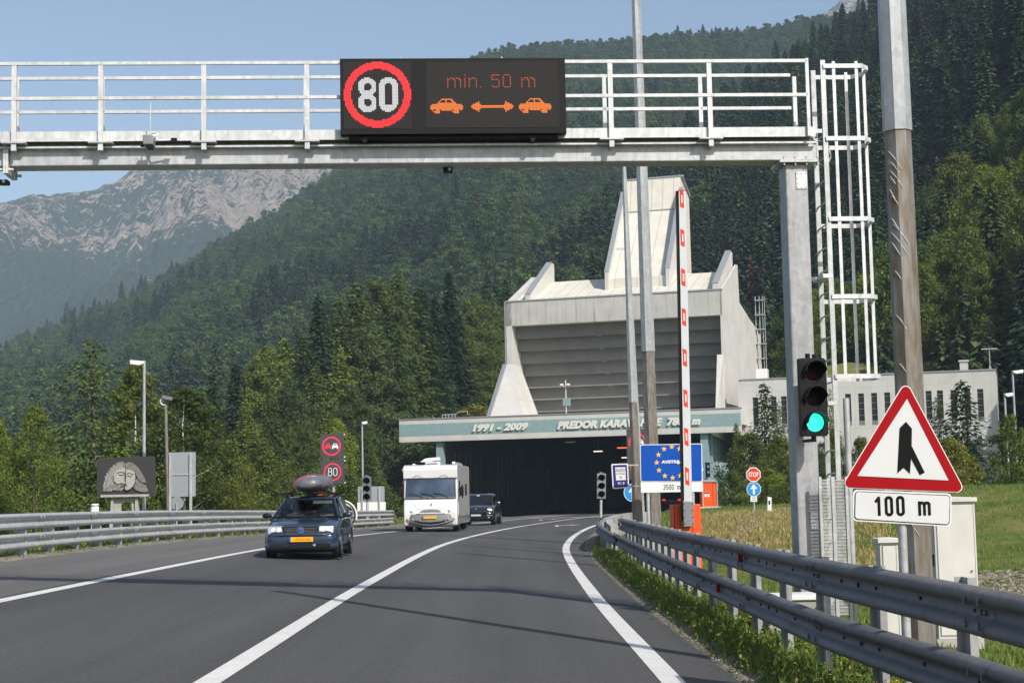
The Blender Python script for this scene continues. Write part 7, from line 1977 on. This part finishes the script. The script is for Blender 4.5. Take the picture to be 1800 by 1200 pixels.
T('shrub1', 1672, 772, 80, 'shrub', 'yellow-green shrub right of the triangular sign', cat='shrub', wide=1.0)
T('shrub0', 1640, 800, 84, 'shrub', 'green shrub behind the right corner of the triangular sign', cat='shrub', wide=1.4)
T('shrub0', 1778, 738, 70, 'shrub', 'loose green shrub at the right edge below the street lamps', cat='shrub', wide=.75)
T('shrub0', 1825, 760, 72, 'shrub', 'green shrub cut by the right edge of the photo', cat='shrub', wide=.9)
# ---- bright broadleaf wood on the slope behind the wing
gW = 'broadleaf trees on the slope behind the office wing'; q = random.Random(12)
def wood(px, Y, h, kd, lab, grp):
    x = X(px, Y, 600); tree(kd, (x, Y, landz(x, Y) - .6), h, 'broadleaf_tree' if kd.startswith('b') else 'poplar_tree', lab, 'tree', grp, q.uniform(.85, 1.1))
for D0, n in ((148, 17), (160, 17), (173, 17), (187, 16), (202, 15)):
    for i in range(n):
        px = 1560 + (i + q.random() * .8) * (330 / n)
        if px < 1600 and D0 > 180: continue
        wood(px, D0 + q.uniform(-5, 5), q.uniform(8, 13.5), 'broad%d' % q.randrange(3), 'bright green broadleaf tree in the wood behind the right half of the office wing', gW)
for px, Y, h in ((1338,148,6),(1352,152,7.5),(1368,150,6.5),(1388,154,8),(1410,150,7),(1435,152,8),(1460,155,9),(1490,152,8),(1525,150,9),(1550,156,10),(1345,165,9),(1380,168,10),(1420,166,9),(1470,168,11),(1510,166,10),(1545,170,11),(1360,180,11),(1400,182,12),(1450,184,11),(1500,182,12),(1545,186,12)):
    wood(px, Y, h, 'broad%d' % q.randrange(3), 'mid green broadleaf tree on the slope behind the left half of the office wing', 'broadleaf trees behind the left half of the office wing')
wood(1697, 176, 17, 'birch2', 'tall narrow pale tree rising above the wood behind the wing', None)

# ================================================================= GRASS, WEEDS, STONES
def bladeset(name, mats, gen, label, cat='grass'):
    mb = MB(); mb.v, mb.f = gen; mb.sm = [False] * len(mb.f); o = mb.build(name, mats); tag(o, label, cat, None, 'stuff'); return o
def blades(spots, hmin, hmax, w_, seed, lean=.35):
    q = random.Random(seed); V, F_ = [], []
    for x, y, z, s in spots:
        h = q.uniform(hmin, hmax) * s; a = q.uniform(0, 6.28); l = q.uniform(0, lean) * h; b = q.uniform(0, 6.28); k_ = len(V); ww = w_ * s
        ca, sa = math.cos(a) * ww, math.sin(a) * ww; lx, ly = math.cos(b) * l, math.sin(b) * l
        V += [(x - ca, y - sa, z), (x + ca, y + sa, z), (x + ca * .7 + lx * .35, y + sa * .7 + ly * .35, z + h * .55), (x - ca * .7 + lx * .35, y - sa * .7 + ly * .35, z + h * .55), (x + lx, y + ly, z + h)]
        F_ += [(k_, k_+1, k_+2, k_+3), (k_+3, k_+2, k_+4)]
    return V, F_
def clumps(fx, n, seed, per, spread, fz=ground, keep=None):
    q = random.Random(seed); out = []
    while len(out) < n * per:
        x, y = fx(q)
        if keep and not keep(x, y, q): continue
        s0 = q.uniform(.6, 1.25)
        for i in range(per):
            xx, yy = x + q.gauss(0, spread), y + q.gauss(0, spread); out.append((xx, yy, fz(xx, yy) - .01, s0))
    return out
def bm_(name, lo_c, hi_c, dryc):
    k = NM(name); ge = k.new('ShaderNodeNewGeometry')
    c = k.ramp(ge.outputs['Random Per Island'], [(0, lo_c), (.6, hi_c), (.86, tuple(x * 1.35 for x in hi_c)), (1, dryc)])
    k.set(c, .7, spec=.15); tr = k.new('ShaderNodeBsdfTranslucent'); k.l.new(c, tr.inputs[0]); ms = k.new('ShaderNodeMixShader'); ms.inputs[0].default_value = .35
    k.l.new(k.b.outputs[0], ms.inputs[1]); k.l.new(tr.outputs[0], ms.inputs[2]); k.l.new(ms.outputs[0], k.n['Material Output'].inputs[0]); return k.m
MAT['weed'] = bm_('weed_leaves', (.07,.11,.02), (.15,.21,.045), (.30,.27,.08)); MAT['meadow'] = bm_('meadow_grass', (.08,.13,.022), (.17,.24,.05), (.30,.30,.10)); MAT['drygrass'] = bm_('dry_grass', (.24,.19,.07), (.46,.37,.16), (.58,.48,.24))
# right verge between gravel and guardrail: dense weeds
def fR(q):
    y = 5 + 42 * q.random() ** 1.5; return xc(y) + q.uniform(4.50, 6.3), y
def fRz(x, y): return max(ground(x, y), -9)
sp = clumps(fR, 3600, 1, 16, .06)
bladeset('verge_weeds', MAT['weed'], blades(sp, .06, .20, .010, 2, .7), 'dense green weeds growing along the gravel under the right guardrail', 'weeds')
L = Leaves(5); q = random.Random(6)
for i in range(1500):
    x, y = fR(q); x = xc(y) + 4.48 + q.random() ** 1.3 * 1.3; r_ = q.uniform(.06, .16); hh = q.uniform(.08, .26)
    for j in range(22):
        d = Vector((q.gauss(0, r_), q.gauss(0, r_), abs(q.gauss(0, .5)) * hh)); L.quad(Vector((x, y, ground(x, y))) + d, q.uniform(.02, .045), None, 1.4)
o = bpy.data.objects.new('verge_weeds', L.mesh('verge_weeds', MAT['weed'])); COL.objects.link(o); tag(o, 'leafy low weeds crowding the right verge beside the gravel', 'weeds', None, 'stuff')
L = Leaves(7); q = random.Random(8)
for i in range(320):
    y = 6 + 20 * q.random() ** 1.2; x = xc(y) + q.uniform(4.6, 5.8); h = q.uniform(.12, .26)
    for j in range(3): L.quad(Vector((x + q.gauss(0, .02), y + q.gauss(0, .02), ground(x, y) + h)), .012, Vector((0, -.6, 1)), 1)
o = bpy.data.objects.new('wild_flowers', L.mesh('wild_flowers', MAT['yellow'])); COL.objects.link(o); tag(o, 'tiny yellow flowers among the weeds on the right verge', 'flowers', None, 'stuff')
# meadow on the right
def fM(q):
    y = 9 + 80 * q.random() ** .9; lo_x = xc(y) + 5.6; return q.uniform(lo_x, min(lo_x + 3 + y * .42, y * .40 + 4)), y
bladeset('meadow', MAT['meadow'], blades(clumps(fM, 14000, 11, 10, .14), .04, .12, .009, 12, .9), 'uneven green meadow grass behind the right guardrail')
def fD(q): y = q.uniform(36, 66); return q.uniform(xc(y) + 7.5, xc(y) + 12.5), y
bladeset('dry_grass', MAT['drygrass'], blades(clumps(fD, 3000, 21, 11, .13), .06, .20, .010, 22, .9), 'straw-coloured dry grass on the bank behind the boom barrier')
# left verge
def fL(q): y = 18 + 70 * q.random(); return xc(y) - q.uniform(7.9, 12.5), y
bladeset('meadow', MAT['meadow'], blades(clumps(fL, 3200, 31, 9, .12), .10, .34, .015, 32, .6), 'flowering grass below and behind the left guardrail')
def fL2(q): y = 14 + 60 * q.random() ** 1.2; return xc(y) - q.uniform(7.22, 7.9), y
bladeset('verge_weeds', MAT['weed'], blades(clumps(fL2, 700, 33, 10, .05, lambda x, y: max(ground(x, y), roadz(x, y))), .04, .12, .012, 34, .8), 'thin weeds along the gravel in front of the left guardrail', 'weeds')
# loose stones
def stones(name, label, pts, seed):
    q = random.Random(seed); mb = MB()
    for x, y, z, r_ in pts:
        a = [Vector((q.gauss(0,1), q.gauss(0,1), q.gauss(0,1))).normalized() * r_ * q.uniform(.7, 1.2) for _ in range(6)]
        oc = [Vector((1,0,0)), Vector((-1,0,0)), Vector((0,1,0)), Vector((0,-1,0)), Vector((0,0,.7)), Vector((0,0,-.7))]
        vs = [Vector((x, y, z)) + oc[i] * r_ * q.uniform(.7, 1.25) + a[i] * .25 for i in range(6)]
        mb.add(vs, [(0,2,4),(2,1,4),(1,3,4),(3,0,4),(2,0,5),(1,2,5),(3,1,5),(0,3,5)])
    o = mb.build(name, MAT['stone']); tag(o, label, 'stones', None, 'stuff')
k = NM('stone'); ge = k.new('ShaderNodeNewGeometry'); k.set(k.ramp(ge.outputs['Random Per Island'], [(0, (.11,.09,.07)), (1, (.33,.285,.235))]), .9); MAT['stone'] = k.m
q = random.Random(41); pts = []
for i in range(3200):
    y = 5 + 34 * q.random() ** 1.5; x = xc(y) + 4.28 + abs(q.gauss(.12, .12)); pts.append((x, y, roadz(x, y) + .025, q.uniform(.005, .014)))
stones('gravel_stones', 'loose grey gravel along the right edge of the asphalt', pts, 42)
pts = []
for i in range(4500):
    y = 21 + 13 * q.random(); c = .325 * y; x = c + q.uniform(-1.4, 3.4); 
    pts.append((x, y, ground(x, y) + .02, q.uniform(.02, .07)))
stones('gravel_heap', 'patch of broken reddish stone behind the tall cabinet at the right edge', pts, 43)
pts = []
for i in range(260):
    t_ = q.random(); y = 38 + 14 * t_; x = X(1262 + 60 * t_, y) + q.gauss(0, .25); pts.append((x, y, ground(x, y) + .03, q.uniform(.03, .08)))
stones('stone_gutter', 'pale stony gutter running down the grassy bank behind the boom barrier', pts, 44)
